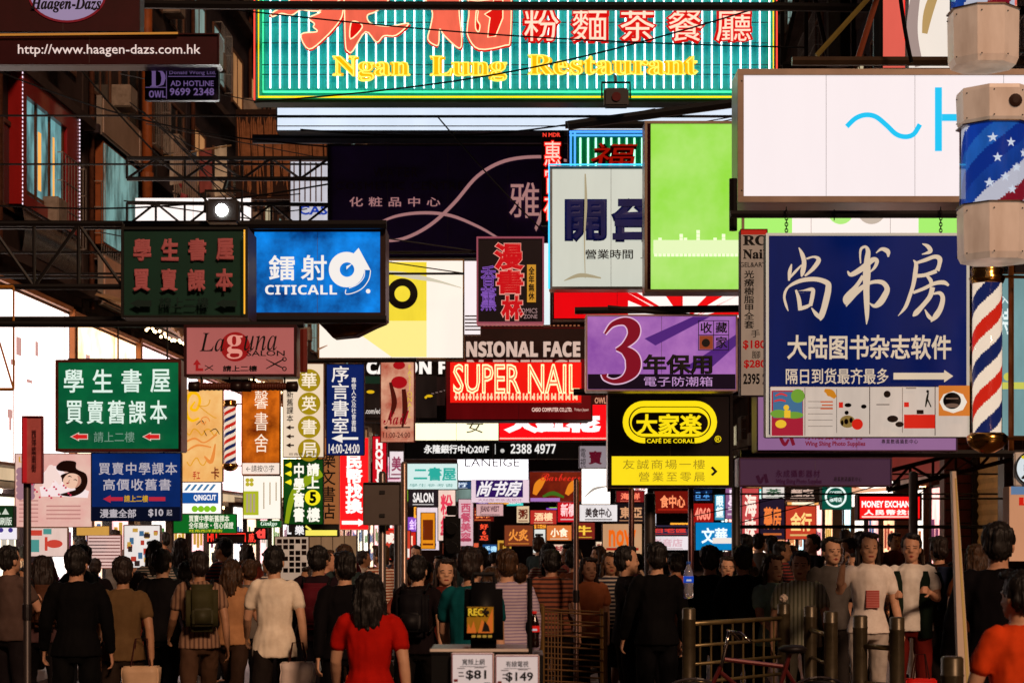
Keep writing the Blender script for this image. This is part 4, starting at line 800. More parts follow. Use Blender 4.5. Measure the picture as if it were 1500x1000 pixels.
# pink beauty poster, plates at the far left
s = Sign('billboard', 'pink beauty poster of a dark haired woman lying down', (22, 664, 136, 772), 22, E('#f0c8b8', .88, 0, False, 2, '#e8a8a0'), .1, (1, D('#d8b0a8')), cat='billboard')
s.shapes('bouquet_picture', [disc(30+8*(i % 3), 690+9*(i//3), 6, 9) for i in range(15)], E('#b88898', .7), .0004); s.shapes('body_picture', [stroke([(65, 700, 10), (80, 690, 16), (95, 706, 20), (120, 716, 10)]), stroke([(60, 720, 14), (90, 716, 22), (130, 724, 10)])], E('#f8e4e4', .95), .0008)
zz = lambda L: [(x/3.947, 500+y/3.947) for x, y in L]
s.shapes('hair_picture', [blob(zz([(330, 720), (370, 690), (440, 695), (445, 735), (500, 765), (508, 820), (480, 870), (420, 895), (350, 885), (400, 868), (440, 850), (350, 800), (360, 770), (400, 755), (340, 745)]))], D('#34140e', .5), .0008)
s.shapes('face_picture', [blob(zz([(372, 792), (400, 764), (440, 765), (468, 785), (470, 820), (440, 846), (400, 846), (372, 822)]))], E('#f2c4aa', .92)); s.shapes('face_shade', [blob(zz([(452, 775), (468, 785), (470, 820), (440, 846), (452, 820), (456, 795)]))], E('#d89a84', .8)); s.shapes('face_detail', [stroke([(a, b, .5+.9*(i == 1)) for i, (a, b) in enumerate(zz([(396, 782), (408, 778), (420, 784)]))]), stroke([(a, b, .5+.9*(i == 1)) for i, (a, b) in enumerate(zz([(430, 800), (442, 798), (452, 806)]))]), stroke([(a, b, .5) for a, b in zz([(408, 800), (402, 812), (410, 816)])])], D('#3a1810')); s.shapes('lips_picture', [disc(100.5, 707.5, 1.9, 10, 1.1)], E('#b03040', .8))
s.shapes('arm_picture', [blob(zz([(250, 820), (280, 730), (310, 715), (345, 760), (365, 800), (350, 830), (320, 800), (290, 850)]))], E('#f8dcd4', .95)); s.shapes('flower_print', [disc(46+rr_*7 % 60, 706+(rr_*11) % 24, 1.6, 7) for rr_ in range(18)], E('#d83858', .8), 0); s.shapes('small_print', [rc(30, 732+6*i, 58, 734+6*i) for i in range(6)]+[rc(70, 740+6*i, 120, 742+6*i) for i in range(4)], E('#d09088', .8)); s.text('Lao', (30, 669, 56, 677), E('#d8a030', .9))
s = Sign('sign_board', 'thin maroon street plate on a dark pole at the far left', (33, 609, 63, 708), 14.6, D('#c46464', .45, 0, .4, 6), .03, (1, D('#903038')), cat='sign')
s.shapes('red_edge', [rc(34, 612, 40, 706)], E('#c02024', .7)); s.text('西洋菜南街', (47, 630, 54, 690), D('#4a1420'), vert=True)
s = simple('sign_board', 'small dark green board cut by the left picture edge', (-30, 740, 21, 772), 20, E('#143c1c', .55), .1, (1, D('#0c2010')), [('課本特刷版', (-26, 757, 18, 769), E('#e0e8d8', .9), dict(bold=.02)), ('▲▲', (-8, 744, 14, 753), E('#d8e0d0', .8))])
s = Sign('light_box_sign', 'white light box with violet dots under the small dark green board', (-30, 772, 25, 790), 20.3, E('#f0e8f0', 1.0), .1, None, D('#a8a0a8'), cat='light box sign')
s.shapes('dot', [disc(2+14*i, 776, 3.4) for i in range(2)], E('#5040a0', .7))
# owner plate and awning
s = simple('sign_board', 'small violet plate with an advertising hotline telephone number', (213, 98, 321, 148), 16.4, D('#120a24', .5), .05, (1, D('#1c1434')), [('D', (220, 103, 243, 128), E('#7a6098', .6), dict(style='serif')), ('OWL', (219, 134, 243, 144), E('#7a6098', .6), dict(style='sans')), ('Donald Wong Ltd.', (249, 105, 317, 112), E('#7a6098', .5), dict()), ('AD HOTLINE', (251, 120, 314, 128), E('#7a6098', .65), dict(bold=.01)), ('9699 2348', (250, 131, 315, 142), E('#7a6098', .65), dict(bold=.02))])
s.shapes('rule', [rc(248, 114, 317, 115), rc(245, 99, 246, 147), rc(215, 130, 245, 131)], E('#7a6098', .5))
s = Sign('fascia_sign', 'maroon ice cream shop fascia carrying a web address at the top left', (-60, 50, 322, 96), 16, D('#360810', .4, 0, .3), .2, (2, D('#360a0e', .4)), cat='fascia sign')
s.text('http://www.haagen-dazs.com.hk', (27, 66, 294, 84), E('#f0d8d0', .9), 0, style=None); s.tubes('brass_edge', [[(-58, 54), (60, 53), (262, 51)]], 1.6, E('#d08838', .7), .03)
s = Sign('oval_sign', 'purple-white oval ice cream logo above the maroon fascia', (-20, -70, 205, 47), 16.2, D('#3a0a10', .5), .2, None, D('#28080c'), cat='sign')
s.shapes('oval', [disc(99, -8, 57.5, 40, 42)], E('#8a2028', .6)); s.shapes('oval', [disc(99, -9, 54.5, 40, 40)], E('#b09ac0', .65)); s.text('Haagen-Dazs', (46, -2, 149, 20), D('#140a18'), .02, style='bital')

# right hand side
s = Sign('light_box_sign', 'red money exchange light box with white letters above the pavement at right', (1256, 724, 1350, 762), 27, E('#e81414', 1.3, .1, True), .25, (3, D('#3a0c0c')), cat='light box sign')
s.text('MONEY EXCHANGE', (1262, 733, 1344, 743), E('#fff4f0', 1.2), .04); s.text('人民幣找換', (1265, 746, 1344, 754), E('#fff0e8', 1.1), .05, sp=1.3); s.shapes('arrow', [arrow_r(1262, 1340, 756.5, 4, .3)], E('#ffd0c0', 1.1))
s = Sign('light_box_sign', 'dark green coffee light box with a white ring emblem', (1204, 710, 1248, 746), 30, E('#0a5a48', .8, .1), .25, None, D('#0a3028'), cat='light box sign')
s.shapes('ring_emblem', [[disc(1224, 727, 16), disc(1224, 727, 13)]], E('#f0fff8', 1.0)); s.text('COFFEE', (1215, 719, 1233, 724), E('#f0fff8', 1.0), .02); s.text('咖啡店', (1215, 728, 1233, 735), E('#f0fff8', 1.0), .02)
s = Sign('light_box_sign', 'white light box with a peach tube picture behind the green coffee box', (1226, 704, 1308, 742), 31, E('#fff0e4', 2.2, .03, True), .2, None, D('#a89890'), cat='light box sign')
s.shapes('tube_picture', [stroke([(1236, 716, 12), (1252, 717, 10), (1266, 718, 6), (1302, 716, 5)])], E('#f8b890', .95)); s.shapes('tube_picture', [stroke([(1240, 711, 3), (1254, 714, 2)])], E('#c05838', .8))
s = Sign('round_sign', 'round white sign with a black rim at the right picture edge', (1486, 662, 1550, 712), 13.4, None, .04, None, D('#e0dcd8'), cat='sign')
s.shapes('black_rim', [[disc(1512, 686, 26, 36), disc(1512, 686, 23.5, 36)]], INK); s.shapes('white_disc', [disc(1512, 686, 23.4, 36)], E('#dfeaf0', .85)); s.text('足', (1494, 680, 1528, 702), INK, .03); s.shapes('yellow_top', [stroke([(1495, 670, 4), (1512, 668, 6), (1530, 672, 4)])], E('#e8d820', .8))
s = Sign('light_box_sign', 'orange-peach light box at the right edge behind the round white sign', (1478, 712, 1560, 822), 15.5, E('#d89870', .8, .15, True), .2, None, D('#a07050'), cat='light box sign')
s.text('La', (1492, 728, 1530, 740), E('#d82010', .8), .03); s.rect_('blue_band', (1480, 712, 1560, 724), E('#6888b0', .7))
s = Sign('light_box_sign', 'tall cyan glass light box with white characters behind the striped barber pole', (1440, 400, 1560, 640), 19, E('#8ab8bc', .7, .25, True, 2), .2, (2, D('#5a3a1a', .3, .6)), cat='light box sign')
s.text('特', (1462, 452, 1482, 490), E('#e8f8f8', .95), .02); s.text('入', (1462, 434, 1480, 448), E('#e8f8f8', .9), 0); s.shapes('yellow_panel', [rc(1442, 560, 1500, 570), disc(1475, 552, 6)], E('#d8d860', .8))
# upper right lit panels
s = Sign('light_box_sign', 'salmon lit panel high behind the steel trusses at the upper right', (1285, -120, 1330, 100), 22, E('#f06858', .9, .1, True), .2, None, D('#70302a'), cat='light box sign')
s.tubes('red_tube', [[(1325, -120), (1325, 60)]], 1.5, E('#ff2020', 1.2))
s = Sign('light_box_sign', 'white lit panel with a grey curve at the upper right beside the salmon panel', (1331, -120, 1460, 100), 21, E('#f4e8dc', 1.0, .05, True), .2, None, D('#8a807a'), cat='light box sign')
s.shapes('grey_curve', [stroke([(1352, -60, 8), (1340, 0, 14), (1336, 50, 16), (1346, 98, 12)])], E('#b09a94', .8)); s.shapes('gold_curve', [stroke([(1390, -60, 6), (1362, 10, 14), (1354, 50, 8)])], E('#c8a468', .8))

# distant jumble of signs beyond the traffic lights: (rect, depth, colour, text, text colour, vertical, label)
FAR = [((598, 716, 642, 742), 36, '#2a2024', 'SALON', '#f0e8e4', 0, 'black hair salon box with white letters below the aqua bookshop box'),
 ((610, 742, 644, 806), 38, '#f0dce4', '髮', '#3a3038', 0, 'pale pink lit box beside the tall amber sign in the distance'),
 ((616, 750, 638, 804), 36.5, '#f0941c', '1', '#7a2c08', 0, 'tall amber sign with one brown stroke in the distance'),
 ((641, 716, 668, 792), 37, '#f8d8c8', '粉紅', '#d83850', 1, 'pale peach vertical sign with pink characters behind the traffic light'),
 ((671, 730, 694, 800), 36, '#e0b8c0', '西餐美容', '#b84860', 1, 'dusty pink vertical sign with rose characters right of the traffic light'),
 ((697, 737, 738, 756), 37.5, '#d8a8a8', 'JEANS WEST', '#5a3038', 0, 'dull pink box with small dark capitals below the purple plate sign'),
 ((580, 778, 610, 806), 35, '#d82818', '大減價', '#ffd0b0', 0, 'red and white bargain sign low behind the grey pole'),
 ((700, 764, 718, 794), 36, '#140a10', '好6巧', '#ff5030', 1, 'black board with tiny red and blue neon squiggles'),
 ((728, 790, 750, 812), 34, '#d09a38', 'n', '#5a3008', 0, 'ochre box with a brown arch in the distance'),
 ((738, 768, 782, 800), 33, '#8a4024', '火炙', '#e08838', 0, 'tilted brown grill sign with orange characters'),
 ((780, 774, 800, 810), 33.5, '#e8e8e0', '三', '#18100c', 0, 'slim white sign with black bars beside the tilted brown sign'),
 ((816, 730, 849, 765), 31.5, '#d01420', '新橋', '#ffc8c8', 0, 'red square sign with a pale character below the food photograph'),
 ((848, 738, 905, 764), 33.2, '#f0e8e8', '美食中心', '#281010', 0, 'white food court sign with black characters below the white light box'),
 ((838, 764, 872, 790), 36, '#8a2a20', '牛', '#f0c040', 0, 'dark red round food picture sign above the wire barrier'),
 ((882, 766, 941, 812), 28.5, '#c89870', 'now', '#e06010', 0, 'tan shop board with orange lettering above the crowd'),
 ((958, 718, 1012, 752), 29.5, '#7a140c', '食中心', '#ff9060', 0, 'dark red dining sign with glowing orange strokes'),
 ((948, 728, 962, 770), 31, '#e8e4f0', '茶', '#8890a8', 0, 'pale lilac strip sign left of the dark red dining sign'),
 ((1014, 716, 1044, 734), 33, '#0c2048', '日 本', '#60b0ff', 0, 'dark blue sign with cyan characters under the yellow panel'),
 ((1012, 736, 1046, 770), 33.6, '#b01410', '4060', '#ff9078', 0, 'small red LED number board in the distance'),
 ((1018, 764, 1074, 806), 27.5, '#0890d8', '文華', '#e8f8ff', 0, 'bright blue panel with a white stripe above the crowd'),
 ((946, 768, 1016, 784), 34, '#38304a', '百老匯', '#d03830', 0, 'dusky slate strip sign above the crowd'),
 ((944, 784, 1010, 806), 35, '#f0e4e8', '影音店', '#d0a8b0', 0, 'pale lit shop strip low above the crowd'),
 ((1062, 706, 1088, 760), 32, '#a0689a', '星', '#f0d8e8', 0, 'tilted mauve sign at the edge of the yellow cafe panel'),
 ((1086, 714, 1112, 800), 30, '#c84848', '海味', '#ffe0d0', 1, 'coral vertical sign left of the pavement shops'),
 ((1112, 730, 1150, 790), 33, '#2a1c30', '藥房', '#e87838', 0, 'murky purple sign with orange characters left of the pavement shops'),
 ((1150, 712, 1200, 732), 34, '#201410', '麵家', '#c8a898', 0, 'dark board with grey characters left of the green coffee box'),
 ((1150, 740, 1196, 790), 36, '#c84028', '金行', '#ffd080', 0, 'warm red goldsmith sign deep in the street at right'),
 ((570, 660, 592, 700), 37, '#f0e0e4', '美', '#a04060', 0, 'tiny blush sign left of the aqua bookshop box'),
 ((640, 480, 690, 500), 31, '#3a1410', '歡迎光臨', '#c86040', 0, 'low dark red roof sign left of the beauty billboard'),
 ((548, 668, 592, 706), 38, '#f4d0dc', 'Bonjour', '#d04880', 0, 'pink perfume shop sign above the grey traffic plate'),
 ((690, 742, 724, 764), 41, '#7a1814', '夜市', '#ff9050', 0, 'deep red night sign with orange characters far below the purple plate sign'),
 ((756, 740, 776, 766), 42, '#e8c8a0', '粥', '#702010', 0, 'cream sign with one dark character far below the food photograph'),
 ((776, 746, 816, 768), 43, '#c03028', '酒樓', '#ffd0a0', 0, 'bright red restaurant sign far left of the red square sign'),
 ((706, 796, 732, 812), 40, '#18508a', '手機', '#b0e0ff', 0, 'small blue phone shop sign just over the heads'),
 ((800, 768, 838, 792), 44, '#e07838', '小食', '#fff0d0', 0, 'orange snack sign far left of the dark red round food picture'),
 ((872, 792, 884, 812), 40, '#f0d0b0', '甜', '#a03020', 0, 'slim peach sign left of the tan shop board'),
 ((648, 794, 702, 812), 40, '#d85838', '特價', '#fff0e0', 0, 'salmon bargain strip just over the heads under the traffic light'),
 ((902, 718, 944, 736), 40, '#8a1a1c', '海鮮', '#ff8060', 0, 'wine red seafood sign tucked under the left end of the yellow panel'),
 ((1046, 722, 1062, 762), 41, '#48a8d0', '眼鏡', '#f0ffff', 1, 'sky blue optician strip under the right end of the yellow panel'),
 ((546, 700, 592, 716), 42, '#f0f0e8', '珠寶', '#303030', 0, 'white jeweller strip far behind the grey traffic plate'),
 ((644, 704, 692, 716), 41, '#2a4a7a', '銀行', '#e0f0ff', 0, 'dim blue bank strip far below the aqua box'),
 ((1116, 712, 1150, 730), 42, '#e8e0d8', '茶', '#306040', 0, 'white tea shop sign far below the plum photo supplies sign'),
 ((1152, 734, 1200, 740), 43, '#ffb060', '——', '#fff0d0', 0, 'thin amber strip light far below the dark board'),
 ((780, 796, 838, 812), 41, '#f0c8b0', '服裝', '#a84040', 0, 'pale pink fashion strip just over the heads by the wire barrier'),
 ((1096, 786, 1150, 806), 40, '#f0a070', '服務', '#702818', 0, 'peach service strip just over the heads right of the bright blue panel'),
 ((900, 736, 948, 766), 36, '#1c1418', '東亞', '#c89068', 0, 'black shop sign with tan characters under the left end of the yellow panel')]
for i, (r, Y, c, t, tc, vert, lab) in enumerate(FAR):
    s = Sign('street_sign', lab, r, Y, E(c, 1.0 if lin(c)[0]+lin(c)[1] > .5 else .8, .15, False, 3), .12, (1, D('#3a2c2c')), cat='street sign', yaw=(-7 if 'tilted' in lab else 0))
    x0, y0, x1, y1 = r; wd, hh = x1-x0, y1-y0; s.lift = .034
    m = .16
    rr = (x0+wd*m, y0+hh*(.1 if vert else .2), x1-wd*m, y1-hh*(.1 if vert else .25))
    s.text(t, rr, E(tc, 1.15 if lin(tc)[0] > .4 else .8), .03, vert=bool(vert))
    if i in (14, 15, 19): s.shapes('stripe', [rc(x0+wd*.45, y0+hh*.55, x1-wd*.05, y0+hh*.75)] if i == 19 else [rc(x0+wd*.1, y1-hh*.22, x1-wd*.1, y1-hh*.14)], E('#f4e8e0' if i == 19 else '#a02010', .95))
    else: s.shapes('small_print', [rc(x0+wd*.15, y1-hh*.16, x1-wd*.15, y1-hh*.11)], E(tc, .7))

rs = random.Random(21); k = 0
for cn, c, tc in (('amber', '#f0a030', '#7a2008'), ('scarlet', '#e02018', '#ffe0b0'), ('white', '#fff4ee', '#a02020'), ('turquoise', '#38b8b0', '#f0fff8'), ('violet', '#7840a8', '#f0d0ff'), ('lime', '#90d030', '#104010')):
    for zn, xa, xb in (('left of the traffic light', 560, 650), ('below the purple plate sign', 690, 770), ('left of the tan shop board', 776, 880), ('right of the tan shop board', 900, 1010), ('under the plum photo supplies sign', 1080, 1200)):
        wd, hh = rs.uniform(14, 34), rs.uniform(9, 22); x = rs.uniform(xa, xb-wd); y = rs.uniform(704, 798-hh); Y = 46+k*.7; k += 1
        s = Sign('street_sign', 'tiny distant %s lit sign deep in the street, %s' % (cn, zn), (x, y, x+wd, y+hh), Y, E(c, 1.5, .15, False, 3), .1, None, DK, cat='street sign')
        s.text(rs.choice(('金', '電', '藥', '鞋', '飯', '書', '茶', '酒', '押', '麵'))+rs.choice(('店', '行', '坊', '城')), (x+wd*.12, y+hh*.15, x+wd*.88, y+hh*.85), E(tc, 1.2), .02)

# ------------------------------------------------------------------ steelwork
def bar_thing(name, label, segs, cat='steelwork', group=None, mat=None):
    """segs: list of (p, q, radius); one welded steel piece"""
    c = segs[0][0]; o = None; bm = bmesh.new()
    for p, q, r in segs: tube(bm, [p-c, q-c], r, 6)
    o = mesh_obj(name, bm, mat or STEEL); o.location = c
    return tag(o, label, cat, group)
def lattice(name, label, a, b, Y, hpx, n, Y2=None, r=.03, **kw):
    Y2 = Y2 or Y; (x0, y0), (x1, y1) = a, b; s = []
    top = [P(x0+(x1-x0)*i/n, y0+(y1-y0)*i/n, Y+(Y2-Y)*i/n) for i in range(n+1)]
    bot = [P(x0+(x1-x0)*i/n, y0+hpx+(y1-y0)*i/n, Y+(Y2-Y)*i/n) for i in range(n+1)]
    s += [(top[0], top[-1], r), (bot[0], bot[-1], r)]
    for i in range(n):
        s += [(top[i], bot[i], r*.6), ((top[i], bot[i+1], r*.6) if i % 2 else (bot[i], top[i+1], r*.6))]
    s.append((top[n], bot[n], r*.6))
    return bar_thing(name, label, s, **kw)
def bar(name, label, pts, Y, r, **kw):
    q = [P(x, y, Y if not isinstance(Y, (list, tuple)) else Y[i]) for i, (x, y) in enumerate(pts)]
    return bar_thing(name, label, [(q[i], q[i+1], r) for i in range(len(q)-1)], **kw)
G_ = dict(group='steel brackets that carry the hanging signs')
lattice('lattice_beam', 'long lattice beam of crossed bars at the upper left between balcony and dark billboard', (186, 232), (482, 232), 29, 30, 7, r=.035)
lattice('lattice_beam', 'lower lattice beam running behind the starry floodlight', (186, 297), (482, 300), 27.5, 34, 7, r=.03)
lattice('lattice_beam', 'lattice of crossed bars under the bay window left of the dim green sign', (-80, 328), (180, 328), 17.3, 92, 4, r=.028)
lattice('lattice_beam', 'thin steel frame at the left edge in front of the white light wall', (-70, 420), (20, 420), 17.2, 150, 2, r=.016, mat=D('#b07018', .5, .2))
lattice('lattice_tower', 'dark lattice of crossed bars right of the teal neon sign', (1146, -60), (1250, -60), 25, 156, 3, r=.05)
bar('sign_beam', 'dark steel beam crossing in front of the top of the teal neon sign', [(-200, 2), (330, 8), (1135, 10), (1500, 16)], 23.4, .055, **G_)
bar('sign_beam', 'steel beam sloping under the right end of the teal neon sign', [(832, 184), (1085, 150), (1420, 112)], 23.2, .06, **G_)
bar('sign_beam', 'steel beam above the green and blue neon sign', [(828, 183), (944, 183), (1200, 183)], 24.3, .05, **G_)
bar('sign_beam', 'thick dark pipe carrying the navy bookshop sign on chains', [(1070, 314), (1500, 314), (1900, 312)], 15.1, .032, **G_)
bar('sign_post', 'short drilled steel post at the left end of the dark pipe', [(1074, 262), (1074, 338)], 15.3, .035, **G_)
bar('sign_beam', 'thin steel beam over the purple light box', [(842, 455), (1085, 452), (1500, 450)], 19.4, .04, **G_)
bar('sign_beam', 'sloping steel rod over the purple light box', [(890, 450), (1085, 470)], 19.2, .025, **G_)
bar('sign_beam', 'steel beam along the top of the dim green and glowing blue signs', [(-120, 329), (180, 330), (566, 329)], 17.9, .045, **G_)
bar('sign_beam', 'steel beam along the bottom of the dim green and glowing blue signs', [(-120, 469), (180, 469), (566, 468)], 17.9, .04, **G_)
bar('sign_beam', 'grey steel beam below the white fluorescent strip', [(370, 204), (480, 204), (835, 204)], 27.4, .07, mat=D('#2a3648', .4, .5), **G_)
bar('sign_beam', 'horizontal steel tube at the upper right above the big white light box', [(1160, 90), (1395, 90), (1800, 88)], 20, .05, mat=D('#4a3a2c', .4, .5), **G_)
bar('sign_beam', 'slanting steel tube at the upper right', [(1196, 82), (1270, 0), (1330, -70)], 20.2, .03, mat=D('#8a7c40', .4, .4), **G_)
bar('sign_beam', 'rusty slanting tube beside the salmon panel', [(1255, 92), (1290, -20)], 20.6, .035, mat=D('#8a4428', .5, .3), **G_)
bar('sign_beam', 'dark upright steel column left of the salmon panel', [(1286, 100), (1286, -100)], 21.6, .06, mat=D('#22282c', .4, .5), **G_)
bar('sign_beam', 'dark upright steel column right of the lattice tower', [(1228, 96), (1228, -100)], 24.6, .16, **G_)
bar('sign_post', 'red-brown upright post on the right end of the pink salon sign', [(445, 482), (445, 545)], 16.1, .034, mat=D('#7a2a20', .45, .2), **G_)
bar('sign_beam', 'steel tube over the pink salon sign running back to the left wall', [(-200, 474), (250, 475), (445, 476)], 16.2, .03, **G_)
bar('sign_beam', 'steel tube over the lavender photo supplies box', [(1085, 664), (1500, 664), (1700, 664)], 18.4, .04, **G_)
bar('sign_beam', 'steel tube carrying the row of vertical banners', [(100, 528), (400, 529), (610, 527)], 22.6, .03, **G_)
bar('sign_beam', 'steel tube over the black and yellow cafe sign', [(840, 574), (1085, 574), (1500, 572)], 20.5, .04, **G_)
bar('sign_post', 'rusty hanging post left of the cafe sign', [(893, 468), (893, 720)], 20.6, .03, mat=RUST, **G_)
lattice('lattice_beam', 'rusty lattice beam under the plum photo supplies sign at right', (1300, 690), (1500, 640), 23, 28, 6, r=.03, mat=RUST)
for i, (x, ya, yb, Y, lab) in enumerate(((1152, 304, 343, 15.05, 'left'), (1222, 308, 320, 15.05, 'short middle'), (1378, 304, 343, 15.05, 'right'))):
    o = empty('chain', P(x, ya, Y), 0, lab+' chain hanging from the dark pipe over the navy bookshop sign', 'chain', 'chains of the navy sign'); bm = bmesh.new(); k = Y/F; n = int((yb-ya)/4.5)+1
    for j in range(n):
        z = -(j+.5)*4.5*k; pts = [(.012*math.cos(a)*(1 if j % 2 else .15), .012*math.cos(a)*(.15 if j % 2 else 1), z+.017*math.sin(a)) for a in [t*PI/4 for t in range(9)]]
        tube(bm, pts, .004, 5)
    mesh_obj('links', bm, D('#161010', .4, .6), o)
def cable(label, pts, Y, r=.012, sag=0, mat=None):
    q = [P(x, y+sag*math.sin(PI*i/(len(pts)-1)), Y if not isinstance(Y, (tuple, list)) else Y[0]+(Y[1]-Y[0])*i/(len(pts)-1)) for i, (x, y) in enumerate(pts)]
    bm = bmesh.new(); c = q[0]; tube(bm, [p-c for p in q], r, 5); o = mesh_obj('cable', bm, mat or INK); o.location = c; tag(o, label, 'cable', 'overhead cables')
ln = lambda a, b, n=14: [(a[0]+(b[0]-a[0])*i/n, a[1]+(b[1]-a[1])*i/n) for i in range(n+1)]
cable('black cable rising across the lower half of the teal neon sign', ln((372, 150), (1180, -10)), 23.6, .011, 30)
cable('thin cable drooping across the big pink neon characters', ln((300, 10), (1180, 70)), 23.55, .01, 12)
cable('sagging cable along the front of the upper left balcony', ln((-40, 90), (480, 215)), 26, .012, 26)
cable('cable sloping down from the violet hotline plate to the floodlight', ln((100, 80), (345, 330)), 24, .012, 14)
cable('cable loop drooping beside the salmon panel', ln((1315, -30), (1335, 92)), 19.6, .022, 10)
cable('tangled cable drooping under the white fluorescent strip', ln((440, 190), (960, 160)), 26.4, .012, 22)
cable('cable hanging over the plum billboard near the manga board', ln((640, 170), (840, 380)), 25, .01, 8)
cable('cable crossing above the dim green sign', ln((-30, 300), (480, 270)), 24.5, .012, 18)
for i in range(5): cable('one of the thin drop wires bunched above the dim green sign' if 0 else ['leftmost', 'second', 'middle', 'fourth', 'rightmost'][i]+' of the thin slack wires between the balcony and the truss brackets', ln((190+18*i, 150+12*i), (420+10*i, 240+22*i)), 28+i*.3, .009, 30+6*i)
# hanger rods for the two green/blue textbook signs
for x, lab in ((113, 'left'), (173, 'middle'), (245, 'right')): bar('hanger_rod', lab+' thin rod from which the lit green textbook sign hangs', [(x, 469), (x, 528)], 17.1, .008)
for x, lab in ((160, 'left'), (240, 'right')): bar('hanger_rod', lab+' short rod between the lit green sign and the blue banner', [(x, 660), (x, 664)], 17.1, .008)

# ------------------------------------------------------------------ lamps
def floodlight(label, x, y, Y, lit, power=0, aim=(0, -1, -.4), col=(1, 1, .95)):
    o = empty('floodlight', P(x, y, Y), 0, label, 'floodlight')
    bm = bmesh.new(); box(bm, (-.15, 0, -.11), (.15, .16, .11), .02); mesh_obj('housing', bm, DK, o)
    bm = bmesh.new(); tube(bm, [(0, -.002, 0), (0, -.022, 0)], .055, 20); mesh_obj('lens', bm, lit, o)
    bm = bmesh.new(); tube(bm, [(-.17, .08, 0), (-.17, .12, .2), (.17, .12, .2), (.17, .08, 0)], .014, 6); tube(bm, [(0, .12, .2), (0, .3, .32)], .02, 6); mesh_obj('yoke', bm, STEEL, o)
    if power:
        l = bpy.data.objects.new('lamp_light', bpy.data.lights.new('lamp_light', 'SPOT')); put(l, o); l.location = (0, -.06, 0); l.data.energy = power; l.data.spot_size = 2.2; l.data.shadow_soft_size = .1; l.data.color = col
        l.rotation_euler = Vector(aim).to_track_quat('-Z', 'Y').to_euler()
floodlight('dazzling white floodlight over the dim green textbook sign', 325, 308, 17.6, E('#f4fff4', 60, 0, True), 70, (.1, -1, -.35))
floodlight('dark lamp with a red glow hanging under the teal neon sign', 903, 142, 22.9, D('#5a1414', .3))
s = Sign('light_box_sign', 'white lit box behind the floodlight and its lattice beam', (198, 290, 368, 338), 31, E('#fff4f0', 1.15, .1, True), .2, None, D('#8a8080'), cat='light box sign')
s = Sign('light_box_sign', 'pale blue lit box with blue capitals left of the plum billboard', (425, 236, 482, 332), 30.5, E('#d8d8e4', .85, .25, False, 2), .2, (1, D('#5a5058')), cat='light box sign')
s.text('CAS', (438, 301, 480, 315), E('#1840b0', .8), .03); s.shapes('rib', [rc(430+8*i, 238, 432+8*i, 296) for i in range(6)], D('#6a6068'))
s = Sign('light_box_sign', 'white fluorescent slatted box beside the black manga board', (680, 382, 704, 490), 24.2, E('#f8eef0', 1.05, .1), .2, None, D('#a89898'), cat='light box sign'); s.shapes('slat', [rc(681, 462+5*i, 704, 464+5*i) for i in range(5)], D('#4a3028'))
s = Sign('light_box_sign', 'narrow white strip of light between the manga board and the beige board', (796, 356, 806, 476), 25.4, E('#e8f4f8', 1.05, .1), .2, None, D('#a89898'), cat='light box sign')
s = Sign('roof_sign', 'dim brown roof gable with rusty slats under the manga board', (682, 474, 858, 502), 28.6, D('#5a2418', .6, 0, .5, 3), .4, (1, D('#3a1810')), cat='roof sign'); s.shapes('slat', [rc(684+6*i, 476, 687+6*i, 490) for i in range(28)], E('#c87850', .55)); s.tubes('red_edge', [[(682, 490), (858, 490)]], 1, E('#ff5038', .9))

s = Sign('notice_board', 'pale notice board crowded with small photographs low behind the crowd at left centre', (402, 785, 453, 850), 25, E('#c8a890', .75, .2, False, 3), .06, (1, D('#6a4a38')), cat='notice board')
rr = random.Random(5); s.shapes('photograph', [rc(406+9*i, 789+8.5*j, 413+9*i, 795.5+8.5*j) for i in range(5) for j in range(6) if rr.random() < .8], D('#2a1410', .5), 0)
s = Sign('hoarding', 'brown board hoarding with thin seams behind the crowd left of the grey traffic plate', (453, 784, 522, 850), 25.3, E('#a8805c', .6, .3, False, 1.5), .06, None, D('#5a3a28'), cat='hoarding'); s.shapes('seam', [rc(470+17*i, 785, 471+17*i, 849) for i in range(3)], D('#3a2418'), 0)
s = Sign('shop_shutter', 'bright pinkish slatted shutter low behind the crowd under the blue textbook banner', (128, 783, 178, 832), 26, E('#f0c8c0', .85, .1), .08, (1, D('#a8685a')), cat='shutter'); s.shapes('slat', [rc(130, 787+5*i, 176, 788.5+5*i) for i in range(9)], D('#8a4a48'), 0)
s = Sign('shop_counter_sign', 'amber shop panel beside the bright slatted shutter', (112, 770, 160, 784), 25.6, E('#e0a850', .85, .2), .08, None, D('#7a4a20'), cat='shop sign')
s = Sign('shop_window', 'white shop window full of small pictures right of the slatted shutter', (181, 768, 236, 832), 26.2, E('#f4ece8', .95, .15, False, 2), .08, (1.5, D('#a09088', .3, .5)), cat='shop window'); rr = random.Random(9)
for c in ('#c84030', '#4878a0', '#e0b050', '#3a2a28'): s.shapes('picture', [rc(x, y, x+5+4*rr.random(), y+5+5*rr.random()) for x, y in [(186+44*rr.random(), 773+48*rr.random()) for _ in range(5)]], E(c, .7))
s = Sign('food_poster', 'red and white cooked food poster low at the left behind the crowd', (40, 772, 100, 815), 24, E('#f0d0c4', .9, .15, False, 3), .06, (1, D('#b08878')), cat='poster'); s.shapes('food_picture', [rc(43, 776, 62, 784), disc(80, 796, 12, ry=6), rc(66, 786, 70, 806)], E('#d84838', .8)); s.shapes('food_picture', [rc(64, 774, 76, 782), rc(44, 790, 58, 808)], E('#58a8a0', .7))
